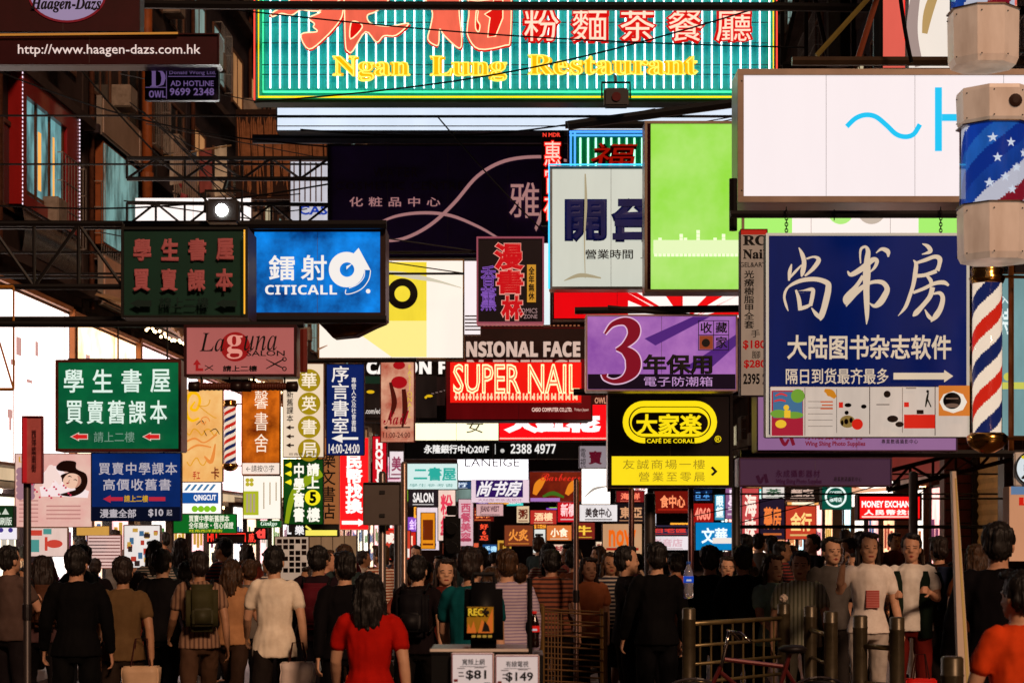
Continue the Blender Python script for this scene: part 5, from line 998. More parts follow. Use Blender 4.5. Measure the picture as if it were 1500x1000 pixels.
s = Sign('shop_board', 'red white and black bargain board behind the poles right of the tall red box', (555, 776, 602, 820), 26.5, E('#e84830', .8, .2, False, 3), .06, (1, D('#5a1410')), cat='shop board'); s.text('減價', (560, 780, 596, 796), E('#fff0e0', 1.0), .04); s.shapes('white_band', [rc(557, 803, 600, 816)], E('#f8ece4', .95))
s = Sign('bamboo_screen', 'ragged screen of hanging bamboo strips left of the plum billboard', (345, 160, 482, 292), 36, D('#2a1a14', .8), .1, None, D('#241410'), cat='bamboo screen'); rr = random.Random(3)
s.shapes('strips', [[(x, 165+rr.random()*20), (x+2.4, 165+rr.random()*20), (x+3+rr.random()*5, 225+rr.random()*65), (x+rr.random()*4, 228+rr.random()*62)] for x in [347+3.3*i for i in range(40)]], D('#8a5838', .7, 0, .6, 4), .001)
# ------------------------------------------------------------------ barber poles
def helix_pole(o, r, z0, z1, mats, turns, nseg=72, nz=90, name='pole'):
    bm = bmesh.new(); V = [[bm.verts.new((r*math.cos(2*PI*i/nseg), r*math.sin(2*PI*i/nseg), z0+(z1-z0)*j/nz)) for i in range(nseg)] for j in range(nz+1)]
    for j in range(nz):
        for i in range(nseg):
            f = bm.faces.new((V[j][i], V[j][(i+1) % nseg], V[j+1][(i+1) % nseg], V[j+1][i])); u = (i/nseg*1.0-j/nz*turns) % 1; n = len(mats); f.material_index = int(u*n) % n; f.smooth = True
    me = bpy.data.meshes.new(name); bm.to_mesh(me); bm.free()
    for m in mats: me.materials.append(m)
    return put(bpy.data.objects.new(name, me), o)
def glass_mat():
    m, t, p = base_mat('clear_glass'); p.inputs['Transmission Weight'].default_value = 1; p.inputs['Roughness'].default_value = .03; p.inputs['IOR'].default_value = 1.25; p.inputs['Base Color'].default_value = (.95, .95, .95, 1); return m
CLEAR = glass_mat(); WATER = glass_mat(); WATER.node_tree.nodes['Principled BSDF'].inputs['Transmission Weight'].default_value = .8; BRASS = D('#c09048', .18, 1, .2, 4)
CRM = E('#f0ccb0', .3, .4, False, 5); CRM.node_tree.nodes['Principled BSDF'].inputs['Base Color'].default_value = (.5, .38, .3, 1)
def octa(bm, prof, r0=PI/8):
    ring_loft(bm, [[Vector((r*math.cos(r0+PI/4*k), r*math.sin(r0+PI/4*k), z)) for k in range(8)] for r, z in prof])
def star(bm, c, R, ax, up, nrm):
    c = c+nrm*.004; pts = [c+(ax*math.cos(PI/2+PI*k/5)+up*math.sin(PI/2+PI*k/5))*(R if k % 2 == 0 else R*.4) for k in range(10)]
    fr = [bm.verts.new(p) for p in pts]; ce = bm.verts.new(c+nrm*.001)
    for i in range(10): bm.faces.new((fr[i], fr[(i+1) % 10], ce))
def barber_case(label, x, ytop, Y, case_px=56):
    k = Y/F; o = empty('barber_pole_case', P(x, ytop+250, Y), 0, label, 'barber pole', 'octagonal barber pole lamps')
    R = case_px*k; z = lambda y: (250-y)*k
    bm = bmesh.new(); octa(bm, [(R*.86, z(0)), (R*1.0, z(-0.5)), (R*1.02, z(5)), (R*.99, z(46)), (R*.9, z(52))]); c = mesh_obj('top_cap', bm, CRM, o)
    bm = bmesh.new(); octa(bm, [(R*.93, z(168)), (R*1.0, z(172)), (R*.98, z(240)), (R*.9, z(249)), (R*.6, z(250))]); mesh_obj('bottom_cap', bm, CRM, o)
    bm = bmesh.new(); octa(bm, [(R*.93, z(52.2)), (R*.93, z(167.8))]); mesh_obj('glass_case', bm, CLEAR, o)
    for zz_ in (52.1, 168):
        bm = bmesh.new(); octa(bm, [(R*.99, z(zz_)-.006), (R*1.03, z(zz_)-.004), (R*1.03, z(zz_)+.004), (R*.99, z(zz_)+.006)]); mesh_obj('metal_band', bm, D('#8a7460', .25, .8, .5, 9), o)
    bm = bmesh.new()
    for q_ in range(8):
        for zz_ in (8, 44, 178, 240):
            a_ = PI/8+PI/4*q_+.12; bmesh.ops.create_icosphere(bm, subdivisions=1, radius=.006, matrix=Matrix.Translation((R*.985*math.cos(a_), R*.985*math.sin(a_), z(zz_))))
    mesh_obj('screws', bm, STEEL, o)
    q = helix_pole(o, R*.76, z(167), z(53), [E('#1848c0', .6, .3, False, 6), E('#2a70d8', .6, .3, False, 6), E('#1438a0', .6), E('#2050b8', .6, .3, False, 6), E('#d8d8e8', .7), E('#a01c30', .55), E('#d8d8e8', .7)], .55, name='drum')
    bm = bmesh.new()
    for i, (a, zz) in enumerate(((-1.3, 82), (-1.75, 104), (-1.1, 118), (-1.5, 132), (-2.0, 140), (-1.25, 150), (-.8, 96), (-1.9, 75))):
        n_ = Vector((math.cos(a), math.sin(a), 0)); star(bm, Vector((R*.765*n_.x, R*.765*n_.y, z(zz))), .035, Vector((-n_.y, n_.x, 0)), Vector((0, 0, 1)), n_)
    mesh_obj('stars', bm, E('#e0e8f8', .8), o)
    bm = bmesh.new(); tube(bm, [(R*.9, .05, z(20)), (R*1.6, .1, z(20))], .02, 6); tube(bm, [(R*.9, .05, z(220)), (R*1.6, .1, z(220))], .02, 6); mesh_obj('wall_arm', bm, STEEL, o)
    bm = bmesh.new(); lathe(bm, [(.03, -.012), (.045, -.004), (.045, .004), (.02, .012)], 14); bmesh.ops.rotate(bm, verts=bm.verts, matrix=Matrix.Rotation(PI/2, 3, 'X')); bmesh.ops.translate(bm, verts=bm.verts, vec=(R*.28, -R*.94, z(24))); mesh_obj('motor_shadow', bm, D('#3a241c', .6), o)  # shadow of the inner lamp and motor, painted as a dark disc
barber_case('big cream octagonal barber lamp with a blue starry drum at the right edge', 1458, 135, 13)
barber_case('cream octagonal barber lamp cut by the top picture edge', 1440, -150, 13.3, 52)
def barber_pole(label, x, y0, y1, Y, rpx, brass=True):
    k = Y/F; o = empty('barber_pole', P(x, y1, Y), 0, label, 'barber pole'); z = lambda y: (y1-y)*k; r = rpx*k; H = y1-y0
    helix_pole(o, r*.78, z(y1-H*.11), z(y0+H*.1), [E('#d82818', .85), E('#f4dcc4', .95), E('#1c2860', .7), E('#f4dcc4', .95)], 2.2 if H > 150 else 4)
    bm = bmesh.new(); lathe(bm, [(r*.98, z(y1-H*.11)), (r*.98, z(y0+H*.1))], 24); mesh_obj('glass_tube', bm, CLEAR, o, True)
    bm = bmesh.new(); lathe(bm, [(r*.5, z(y0)), (r*.95, z(y0+H*.005)), (r*1.1, z(y0+H*.03)), (r*1.0, z(y0+H*.055)), (r*1.2, z(y0+H*.07)), (r*1.05, z(y0+H*.099))], 24); mesh_obj('top_cap', bm, BRASS, o, True)
    bm = bmesh.new(); lathe(bm, [(r*1.1, z(y1-H*.109)), (r*1.35, z(y1-H*.09)), (r*1.3, z(y1-H*.06)), (r*1.05, z(y1-H*.03)), (r*.5, z(y1-H*.005)), (r*.1, z(y1))], 24); mesh_obj('bottom_cap', bm, BRASS, o, True)
    bm = bmesh.new()
    for t in (.06, .92): tube(bm, [(r, .02, z(y0+H*t)), (r*2.6, .05, z(y0+H*t))], r*.12, 6)
    mesh_obj('wall_arm', bm, BRASS, o)
barber_pole('red white and blue barber pole with brass caps right of the navy bookshop sign', 1446, 388, 664, 14.2, 22)
barber_pole('small striped barber pole between the at-sign banner and the brown-orange banner', 337, 585, 690, 23.4, 9)
bar('sign_post', 'brown upright rail behind the striped barber pole', [(1481, 385), (1481, 660)], 14.4, .022, mat=D('#7a4a20', .35, .5))

# ------------------------------------------------------------------ poles, traffic signs
def pole(label, x, ytop, Y, r=.045, mat=None, name='pole'):
    p = P(x, ytop, Y); o = empty(name, (p.x, Y, 0), 0, label, 'pole')
    bm = bmesh.new(); lathe(bm, [(r*1.8, 0), (r*1.8, .12), (r, .16), (r, p.z-.02), (r*.6, p.z)], 12); mesh_obj('shaft', bm, mat or D('#3a3230', .45, .4), o, True)
    bm = bmesh.new(); lathe(bm, [(r*1.25, 1.2), (r*1.3, 1.22), (r*1.3, 1.3), (r*1.25, 1.32)], 12); mesh_obj('collar', bm, DK, o); return o
pole('dark pole under the thin maroon street plate', 40, 700, 14.65, .03)
o = pole('grey pole carrying the blank back of a traffic plate', 560, 690, 15.5, .03, D('#6a605c', .35, .6))
t = Sign('traffic_plate', 'blank grey back of a rectangular traffic plate above the crowd', (532, 706, 588, 769), 15.4, D('#5c5450', .6, 0, .3, 1.5), .02, (1.5, D('#4a4440', .4, .5)), cat='traffic sign'); t.shapes('clamp', [rc(556, 718, 564, 723), rc(556, 752, 564, 757)], STEEL)
pole('tall slim pole right of the grey traffic plate', 592, 676, 17, .03, D('#8a7468', .35, .6))
pole('dark pole close beside the tall slim pole', 583, 720, 19, .04)
pole('thin pole standing in the middle of the crowd', 844, 700, 18.5, .025, D('#6a5048', .4, .5)); pole('slanting-shadowed pole under the cafe sign', 925, 714, 19.9, .03, D('#5a3028', .4, .4)); pole('dark stout pole right of the tan shop board', 952, 722, 20.5, .06); pole('thin maroon pole under the right half of the cafe sign', 1012, 714, 20.4, .03, D('#5a2a2c', .4, .4)); pole('dark pole left of the coral vertical sign', 1078, 690, 22, .05)
pole('grey post under the plum photo supplies sign', 1338, 690, 21, .05, D('#8a7c74', .35, .5))
o = empty('traffic_light', (P(662, 785, 20).x, 20, 0), 0, 'dark traffic light seen from behind in the middle of the street', 'traffic light')
bm = bmesh.new(); lathe(bm, [(.09, 0), (.09, .2), (.05, .25), (.05, 2.0)], 10); mesh_obj('post', bm, DK, o)
bm = bmesh.new(); box(bm, (-.09, -.08, 1.62), (.09, .1, 2.05), .02); box(bm, (-.055, -.05, 2.06), (.055, .06, 2.16), .01); mesh_obj('lamp_head', bm, D('#0c0c0e', .35), o)
for z in (1.73, 1.93):
    bm = bmesh.new(); tube(bm, [(.0, -.081, z), (.0, -.16, z-.01)], .062, 12); mesh_obj('visor', bm, D('#101012', .4), o)
# ------------------------------------------------------------------ railings at the kerb
RAIL = D('#8a7850', .36, .6, .5, 8); POSTM = D('#544a36', .38, .45, .6, 7)
def xw(px, Y): return (px-CX)*Y/F
def rail_panel(label, A, B, bars, cap=0, slats=0, ht=1.25):
    (xa, Ya), (xb, Yb) = A, B; a = Vector((xw(xa, Ya), Ya, 0)); b = Vector((xw(xb, Yb), Yb, 0)); o = empty('railing', a, 0, label, 'railing', 'steel railings along the kerb'); d = b-a
    for p in (Vector(), d):
        bm = bmesh.new(); lathe(bm, [(.085, 0), (.085, .05), (.055, .055), (.055, ht-.1), (.058, ht-.095), (.058, ht-.09), (.055, ht-.085), (.055, ht-.01), (.045, ht)], 16, p); mesh_obj('post', bm, POSTM, o, True)
    u = d.normalized()*.05
    bm = bmesh.new()
    for z in bars: tube(bm, [u+Vector((0, 0, z)), d-u+Vector((0, 0, z))], .02 if z > 1 else .014, 8)
    mesh_obj('crossbar', bm, RAIL, o, True)
    if slats:
        bm = bmesh.new()
        for i in range(1, slats): tube(bm, [d*i/slats+Vector((0, 0, min(bars))), d*i/slats+Vector((0, 0, max(bars)))], .009, 6)
        mesh_obj('upright', bm, RAIL, o)
    return o
rail_panel('nearest black railing at the lower right corner', (1395, 9.4), (1480, 10.9), (1.02, .62, .3))
rail_panel('railing between two stout posts just left of the leaning white post', (1260, 14.3), (1314, 14.0), (1.02, .75, .45, .2))
rail_panel('narrow railing of two posts with short crossbars, second from the right', (1187, 16.2), (1217, 15.1), (1.05, .82, .58, .34, .12))
rail_panel('long low barred railing behind the bicycle', (1009, 15.5), (1148, 16.6), (1.13, .95, .8, .65, .5, .35, .2), slats=9, ht=1.26)
o = empty('litter', P(1148, 879, 16.6), 0, 'crumpled white paper ball stuck on top of a railing post', 'litter'); bm = bmesh.new(); bmesh.ops.create_icosphere(bm, subdivisions=3, radius=.035)
for v in bm.verts: v.co *= 1+.35*noise.noise(v.co*60); v.co.z += .02
mesh_obj('paper', bm, D('#c8b8a8', .8), o)
# wire barrier
o = empty('wire_barrier', (xw(795, 17.5), 17.5, 0), 0, 'rusty wire barrier of thin bars in the middle of the road', 'barrier'); k = 17.5/F; Wb = 92*k
bm = bmesh.new()
for x, y, h in ((0, 0, 1.2), (Wb, 0, 1.15), (0, .7, 1.2), (Wb, .7, 1.15)):
    bm = bmesh.new(); tube(bm, [(x, y, 0), (x, y, h)], .02, 8); mesh_obj('post', bm, D('#8a6a3a', .4, .6), o)
bm = bmesh.new()
for i in range(11):
    z = .1+i*.105
    tube(bm, [(0, 0, z), (Wb, 0, z-.03)], .008, 5); tube(bm, [(0, .7, z), (Wb, .7, z-.03)], .008, 5); tube(bm, [(0, 0, z), (0, .7, z)], .008, 5)
for i in range(1, 6): tube(bm, [(.02+i*.03, 0, .1), (.02+i*.03, 0, 1.15)], .007, 5)
mesh_obj('wires', bm, D('#7a5a38', .4, .6), o)
# leaning white post
a = Vector((P(1396, 690, 11.6).x, 11.6, P(1396, 690, 11.6).z)); b = Vector((xw(1421, 11.6), 11.6, .13)); o = empty('leaning_post', b, 0, 'pale tapered post leaning beside the roller shutters at right', 'post')
bm = bmesh.new(); d = a-b; ring_loft(bm, [[d*t+Vector((wd*sx, .03*sy, 0)) for sx, sy in ((-1, -1), (1, -1), (1, 1), (-1, 1))] for t, wd in ((0, .05), (1, .012))]); mesh_obj('shaft', bm, D('#d8c4b4', .45, 0, .2, 2), o)
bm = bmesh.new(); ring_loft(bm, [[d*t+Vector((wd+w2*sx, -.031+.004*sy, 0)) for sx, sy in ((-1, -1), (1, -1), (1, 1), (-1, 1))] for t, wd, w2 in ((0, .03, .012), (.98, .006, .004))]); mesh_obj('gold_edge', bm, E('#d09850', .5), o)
# ------------------------------------------------------------------ bottles, promotion counter, bag, bicycle
def bottle(label, x, ybase, Y, h, liquid, capc, lab):
    o = empty('bottle', P(x, ybase, Y), 0, label, 'bottle'); r = h*.135
    bm = bmesh.new(); lathe(bm, [(r*.7, 0), (r, h*.03), (r*.96, h*.2), (r*.9, h*.3), (r, h*.42), (r, h*.6), (r*.8, h*.74), (r*.4, h*.88), (r*.36, h*.93)], 20); mesh_obj('body', bm, liquid, o, True)
    bm = bmesh.new(); lathe(bm, [(r*1.02, h*.43), (r*1.03, h*.44), (r*1.03, h*.59), (r*1.02, h*.6)], 20); mesh_obj('wrapper', bm, lab, o, True)
    bm = bmesh.new(); lathe(bm, [(r*.45, h*.93), (r*.47, h*.94), (r*.46, h*.995), (r*.4, h)], 16); mesh_obj('cap', bm, capc, o, True)
    bm = bmesh.new(); box(bm, (-r*.5, -r*1.05, h*.47), (r*.5, -r*1.0, h*.52)); mesh_obj('print', bm, E('#e8e8f0', .5), o)
bottle('clear water bottle with a blue wrapper standing on the railing post', 1008.5, 876, 15.5, .30, WATER, D('#2858b8', .3), E('#1c50d0', .6))
WM = D('#d8c8bc', .3)
o = empty('promotion_counter', (xw(704, 9.6), 9.6, 0), 0, 'black promotion counter with a pale top edge at the bottom of the picture', 'counter'); kk = 9.6/F; zt = CZ-(950-HY)*kk
bm = bmesh.new(); box(bm, (-72*kk, 0, 0), (92*kk, .42, zt-.03)); mesh_obj('cabinet', bm, D('#0a0a0c', .4), o)
bm = bmesh.new(); box(bm, (-74*kk, -.01, zt-.028), (70*kk, .44, zt), .004); mesh_obj('top', bm, D('#121014', .3), o); bm = bmesh.new(); box(bm, (-74*kk, -.016, zt-.012), (70*kk, -.0105, zt+.002)); mesh_obj('edge_trim', bm, D('#e8dcd4', .3), o)
bm = bmesh.new(); tube(bm, [(72*kk, .05, zt-.3), (72*kk, .05, CZ-(846-HY)*kk)], .014, 8); mesh_obj('upright', bm, INK, o)
PL = E('#e8d0c8', .72, .08)
for r, a, c, lab in (((661, 955, 723.5, 1022), '寬頻上網', '$81', 'red-rimmed price placard reading eighty-one dollars on the black counter'), ((725, 958, 790, 1024), '有線電視', '$149', 'red-rimmed price placard reading a hundred and forty-nine dollars on the black counter')):
    s = Sign('price_placard', lab, r, 9.55, PL, .015, None, D('#d8c0b8'), cat='placard'); x0, y0, x1, y1 = r
    s.shapes('red_rim', [[rc(x0+1, y0+1.5, x1-1, y1-1), rc(x0+2.2, y0+2.7, x1-2.2, y1-2)]], D('#901c20'))
    s.text(a, (x0+16, y0+9, x0+49, y0+18), INK, .01, name='characters'); s.text(c, (x1-41 if c == '$81' else x0+16, y0+25, x1-11 if c == '$81' else x0+56, y0+40), INK, .025, name='price')
    s.shapes('small_print', [rc(x0+9, y0+22, x0+20, y0+23), rc(x0+34, y0+21, x0+48, y0+22), rc(x0+11, y0+28, x0+18, y0+29.5), rc(x0+11, y0+33, x0+19, y0+34.5), rc(x0+13, y0+19.5, x0+52, y0+20.2), rc(x1-14, y0+43, x1-5, y0+44)], D('#2a1c1c')); s.rect_('red_tab', (x0+4, y0+38, x0+10, y0+42), D('#8a2020'))
bottle('cola bottle with a red cap and red wrapper at the end of the counter', 783, 948, 9.9, .19, D('#1c0806', .1), E('#d02018', .6), E('#d81c14', .7))
o = empty('bag', (xw(708, 9.75), 9.85, zt), 0, 'black bag with a yellow and orange graphic standing on the counter', 'bag')
bm = bmesh.new(); box(bm, (-.10, -.09, 0), (.10, .09, .33), .035)
for v in bm.verts: v.co.x *= 1+.06*math.sin(v.co.z*12); v.co.y *= 1.0-.25*max(0, v.co.z-.2)/.13
mesh_obj('body', bm, D('#08070a', .55), o, True)
bm = bmesh.new(); tube(bm, [(-.06, .02, .32), (-.05, .02, .37), (.05, .02, .37), (.06, .02, .32)], .012, 8); mesh_obj('handle', bm, D('#100e10'), o)
s = Sign('graphic', 'x', (683, 887, 724, 926), 9.752, E('#b87818', .55, .3, False, 14), .004, None, INK); s.o['label'] = 'yellow graphic'
s.text('RECK', (684, 889, 716, 903), D('#1a0c06'), .06); s.text('REC', (686, 890, 708, 901), E('#f0c030', .7), .03); s.shapes('flame_print', [[(684, 926), (686, 912), (690, 920), (694, 908), (698, 926)], [(700, 926), (706, 906), (712, 914), (722, 890), (722, 926)]], E('#e07028', .6)); s.shapes('dark_figure', [[(706, 924), (710, 908), (716, 916), (718, 924)], disc(714, 896, 3)], INK)
g = s.o; del g['label']; del g['category']; g.parent = o; g.location = g.location-o.location
for lab, n in (('small_label', 1),):
    bm = bmesh.new(); [box(bm, (-.06+.028*i, -.095, .05), (-.04+.028*i, -.088, .062)) for i in range(4)]; mesh_obj('small_label', bm, E('#d0a040', .5), o)
# bicycle leaning at the railing
o = empty('bicycle', (xw(1015, 14.9), 14.9, 0), math.radians(8), 'bicycle leaning at the barred railing, front wheel and handlebar showing', 'bicycle')
def wheel(cx):
    bm = bmesh.new(); R = .335; tube(bm, [(cx+R*math.cos(a), 0, .36+R*math.sin(a)) for a in [2*PI*i/40 for i in range(41)]], .018, 8); w_ = mesh_obj('wheel', bm, D('#0e0c0c', .6), o, True)
    bm = bmesh.new(); R2 = .312; tube(bm, [(cx+R2*math.cos(a), 0, .36+R2*math.sin(a)) for a in [2*PI*i/40 for i in range(41)]], .012, 8); mesh_obj('rim', bm, CHROME, w_, True)
    bm = bmesh.new(); [tube(bm, [(cx+.02*math.cos(a), 0, .36+.02*math.sin(a)), (cx+R2*math.cos(a), 0, .36+R2*math.sin(a))], .0022, 4) for a in [2*PI*i/18 for i in range(18)]]; mesh_obj('spokes', bm, CHROME, w_)
    bm = bmesh.new(); tube(bm, [(cx+.37*math.cos(a), 0, .36+.37*math.sin(a)) for a in [PI*.1+PI*.75*i/16 for i in range(17)]], .014, 6); mesh_obj('mudguard', bm, CHROME, w_)
wheel(0); wheel(1.02)
bm = bmesh.new(); [tube(bm, p, .018, 8) for p in ([(0, 0, .36), (.22, 0, .82)], [(.22, 0, .78), (.62, 0, .45)], [(.25, 0, .88), (.72, 0, .82)], [(.62, 0, .4), (.78, 0, .92)], [(.62, 0, .4), (1.02, 0, .36)], [(1.02, 0, .36), (.74, 0, .8)])]; mesh_obj('frame', bm, D('#5a1c1c', .3, .3), o)
bm = bmesh.new(); tube(bm, [(.22, 0, .8), (.27, 0, 1.0), (.29, 0, 1.1)], .014, 8); tube(bm, [(.42, -.2, 1.02), (.34, -.16, 1.09), (.29, -.05, 1.1), (.29, .05, 1.1), (.34, .16, 1.09), (.42, .2, 1.02)], .012, 8); mesh_obj('handlebar', bm, CHROME, o, True)
bm = bmesh.new(); lathe(bm, [(.02, .92), (.1, .935), (.12, .96), (.08, .985), (.02, .99)], 14, (.8, 0, 0)); mesh_obj('saddle', bm, D('#181212', .5), o, True)

# ------------------------------------------------------------------ people
def rings_tube(bm, items, n=12):
    """items: (centre, rx, ry, axis x, axis y)"""
    ring_loft(bm, [[Vector(c)+ax*(rx*math.cos(2*PI*k/n))+ay*(ry*math.sin(2*PI*k/n)) for k in range(n)] for c, rx, ry, ax, ay in items])
X_, Y_, Z_ = Vector((1, 0, 0)), Vector((0, 1, 0)), Vector((0, 0, 1))
def hor(bm, L, n=16): rings_tube(bm, [((x, y, z), rx, ry, X_, Y_) for x, y, z, rx, ry in L], n)
def limb(bm, pts, n=12):
    """pts: (Vector, radius) -> tapered limb with rounded ends"""
    P_ = [Vector(p) for p, r in pts]; R = [r for p, r in pts]; it = []
    N = len(P_)
    for i in range(N):
        d = (P_[min(i+1, N-1)]-P_[max(i-1, 0)]).normalized(); ref = Y_ if abs(d.y) < .9 else X_
        ax = d.cross(ref).normalized(); ay = d.cross(ax).normalized()
        if i == 0: it.append((P_[i]-d*R[i]*.8, R[i]*.45, R[i]*.45, ax, ay))
        it.append((P_[i], R[i], R[i], ax, ay))
        if i == N-1: it.append((P_[i]+d*R[i]*.8, R[i]*.45, R[i]*.45, ax, ay))
    rings_tube(bm, it, n)
def ball(bm, c, r): bmesh.ops.create_icosphere(bm, subdivisions=3, radius=1, matrix=Matrix.Translation(Vector(c)) @ Matrix.Diagonal((r[0], r[1], r[2], 1)))
def skeleton(p):
    J = {}
    for s, k in ((-1, 'L'), (1, 'R')):
        a, b = p['leg'+k]; hip = Vector((s*.095, 0, .90)); f = Vector((0, -1, 0))
        knee = hip+.43*(math.sin(a)*f-math.cos(a)*Z_)+Vector((s*.01, 0, 0)); c = a-b; ank = knee+.42*(math.sin(c)*f-math.cos(c)*Z_)
        J['hip'+k], J['knee'+k], J['ank'+k] = hip, knee, ank
        t = math.sin(c)*Z_*.35+f; J['toe'+k] = ank+t.normalized()*.17-Z_*.045
        a, b, out = p['arm'+k]; sh = Vector((s*.18, .0, 1.385)); d1 = Vector((s*math.sin(out), -math.sin(a)*math.cos(out), -math.cos(a)*math.cos(out)))
        inn = p.get('in'+k, 0); el = sh+.285*d1; d2 = Vector((s*math.sin(out)*.5-s*inn, -math.sin(a+b), -math.cos(a+b))).normalized(); wr = el+.245*d2
        J['sh'+k], J['el'+k], J['wr'+k], J['fd'+k] = sh, el, wr, d2
    lo = min(J['ankL'].z, J['ankR'].z); J['drop'] = .085-lo
    return J
QUEUE = []
def remesh(name, bm, vox, smooth=4, fold=0, fs=14):
    me = bpy.data.meshes.new(name); bmesh.ops.recalc_face_normals(bm, faces=bm.faces[:]); bm.to_mesh(me); bm.free()
    o = bpy.data.objects.new(name+'_tmp', me); COL.objects.link(o)
    m = o.modifiers.new('r', 'REMESH'); m.mode = 'VOXEL'; m.voxel_size = vox
    s = o.modifiers.new('s', 'SMOOTH'); s.factor = .5; s.iterations = smooth
    QUEUE.append((o, name, fold, fs)); return len(QUEUE)-1
def person_parts(p):
    J = skeleton(p); up = J['drop']; T = lambda v: Vector(v)+Z_*up; fem = p.get('fem', 0); out = {}
    # body: one continuous surface
    bm = bmesh.new(); z = up
    hor(bm, [(0, 0, .80+z, .10, .08), (0, 0, .86+z, .155, .105), (0, 0, .95+z, .155, .105), (0, -.005, 1.06+z, .128, .092), (0, -.01, 1.2+z, .145, .10), (0, -.005, 1.32+z, .165, .105), (0, 0, 1.39+z, .15, .085), (0, .005, 1.43+z, .09, .065), (0, .005, 1.45+z, .055, .056), (0, -.004, 1.53+z, .053, .057)])
    hd = [(0, -.058, 1.468, .022, .026), (0, -.05, 1.482, .042, .045), (0, -.03, 1.51, .06, .07), (0, -.014, 1.545, .068, .086), (0, -.006, 1.585, .073, .094), (0, 0, 1.625, .076, .097), (0, .004, 1.66, .068, .088), (0, .006, 1.69, .048, .064), (0, .006, 1.708, .02, .026)]
    hor(bm, [(x, y, zz+z, a, b) for x, y, zz, a, b in hd], 24)
    limb(bm, [(T((0, -.092, 1.598)), .009), (T((0, -.104, 1.572)), .0125), (T((0, -.108, 1.56)), .0135)], 8)
    for s in (-1, 1):
        ball(bm, T((s*.077, .008, 1.572)), (.010, .022, .034)); ball(bm, T((s*.032, -.085, 1.605)), (.026, .012, .007)); ball(bm, T((s*.04, -.068, 1.552)), (.022, .02, .02)); ball(bm, T((s*.013, -.105, 1.558)), (.009, .008, .008))
        ball(bm, T((s*.031, -.084, 1.589)), (.014, .009, .008))
    ball(bm, T((0, -.090, 1.524)), (.025, .010, .007)); ball(bm, T((0, -.089, 1.514)), (.021, .010, .007)); ball(bm, T((0, -.076, 1.483)), (.02, .014, .014))
    for s, k in ((-1, 'L'), (1, 'R')):
        limb(bm, [(T(J['hip'+k]), .078), (T(J['hip'+k].lerp(J['knee'+k], .5)), .072), (T(J['knee'+k]), .052), (T(J['knee'+k].lerp(J['ank'+k], .3)), .055), (T(J['ank'+k]), .036)])
        limb(bm, [(T(J['ank'+k]), .038), (T(J['ank'+k].lerp(J['toe'+k], .5)), .036), (T(J['toe'+k]), .026)])
        limb(bm, [(T(J['sh'+k])-X_*s*.03, .056), (T(J['sh'+k].lerp(J['el'+k], .4)), .047), (T(J['el'+k]), .037), (T(J['el'+k].lerp(J['wr'+k], .3)), .037), (T(J['wr'+k]), .025)])
        d = J['fd'+k]; wr = T(J['wr'+k]); lat = X_*(-s); side = d.cross(lat).normalized()        # palm faces inward
        if side.y > 0: side = -side
        lat = side.cross(d).normalized();  lat = lat if lat.x*(-s) > 0 else -lat
        for i in range(4):
            o_ = side*(.027-.018*i); ln_ = (.066, .074, .07, .055)[i]; cu = p.get('curl'+k, .5)+.08*i
            q0 = wr+d*.012+o_*.5; q1 = wr+d*.088+o_; q2 = q1+(d*math.cos(cu*.6)+lat*math.sin(cu*.6))*ln_*.5; q3 = q2+(d*math.cos(cu*1.6)+lat*math.sin(cu*1.6))*ln_*.5
            limb(bm, [(q0, .013), (q1, .0105), (q2, .009), (q3, .0075)], 8)
        t0 = wr+d*.03+side*.02; t1 = t0+(d*.6+side*.75+lat*.2)*.035; t2 = t1+(d*.9+side*.25+lat*.35)*.032; limb(bm, [(t0, .013), (t1, .0105), (t2, .009)], 8)
    out['body'] = remesh('body', bm, .0072, 3)
    # shirt
    bm = bmesh.new(); hem = p.get('hem', .86); w_ = .0 if not fem else -.012
    hor(bm, [(0, 0, hem-.005+z, .198+w_*.5, .137), (0, 0, .95+z, .182+w_, .128), (0, -.005, 1.06+z, .15+w_*1.6, .112), (0, -.012, 1.2+z, .162+w_, .118+(.012 if fem else 0)), (0, -.006, 1.32+z, .18, .118), (0, 0, 1.395+z, .165, .097), (0, .005, 1.437+z, .098, .075), (0, .005, 1.452+z, .072, .07)], 20)
    for s, k in ((-1, 'L'), (1, 'R')):
        if p.get('long'): limb(bm, [(T(J['sh'+k])-X_*s*.03, .07), (T(J['sh'+k].lerp(J['el'+k], .5)), .062), (T(J['el'+k]), .054), (T(J['el'+k].lerp(J['wr'+k], .5)), .048), (T(J['el'+k].lerp(J['wr'+k], .9)), .04)])
        else: limb(bm, [(T(J['sh'+k])-X_*s*.035, .066), (T(J['sh'+k].lerp(J['el'+k], .35)), .058), (T(J['sh'+k].lerp(J['el'+k], .62)), .057)])
    out['shirt'] = remesh('shirt', bm, .0105, 5, .009, 11)
    # trousers / shorts / skirt
    bm = bmesh.new()
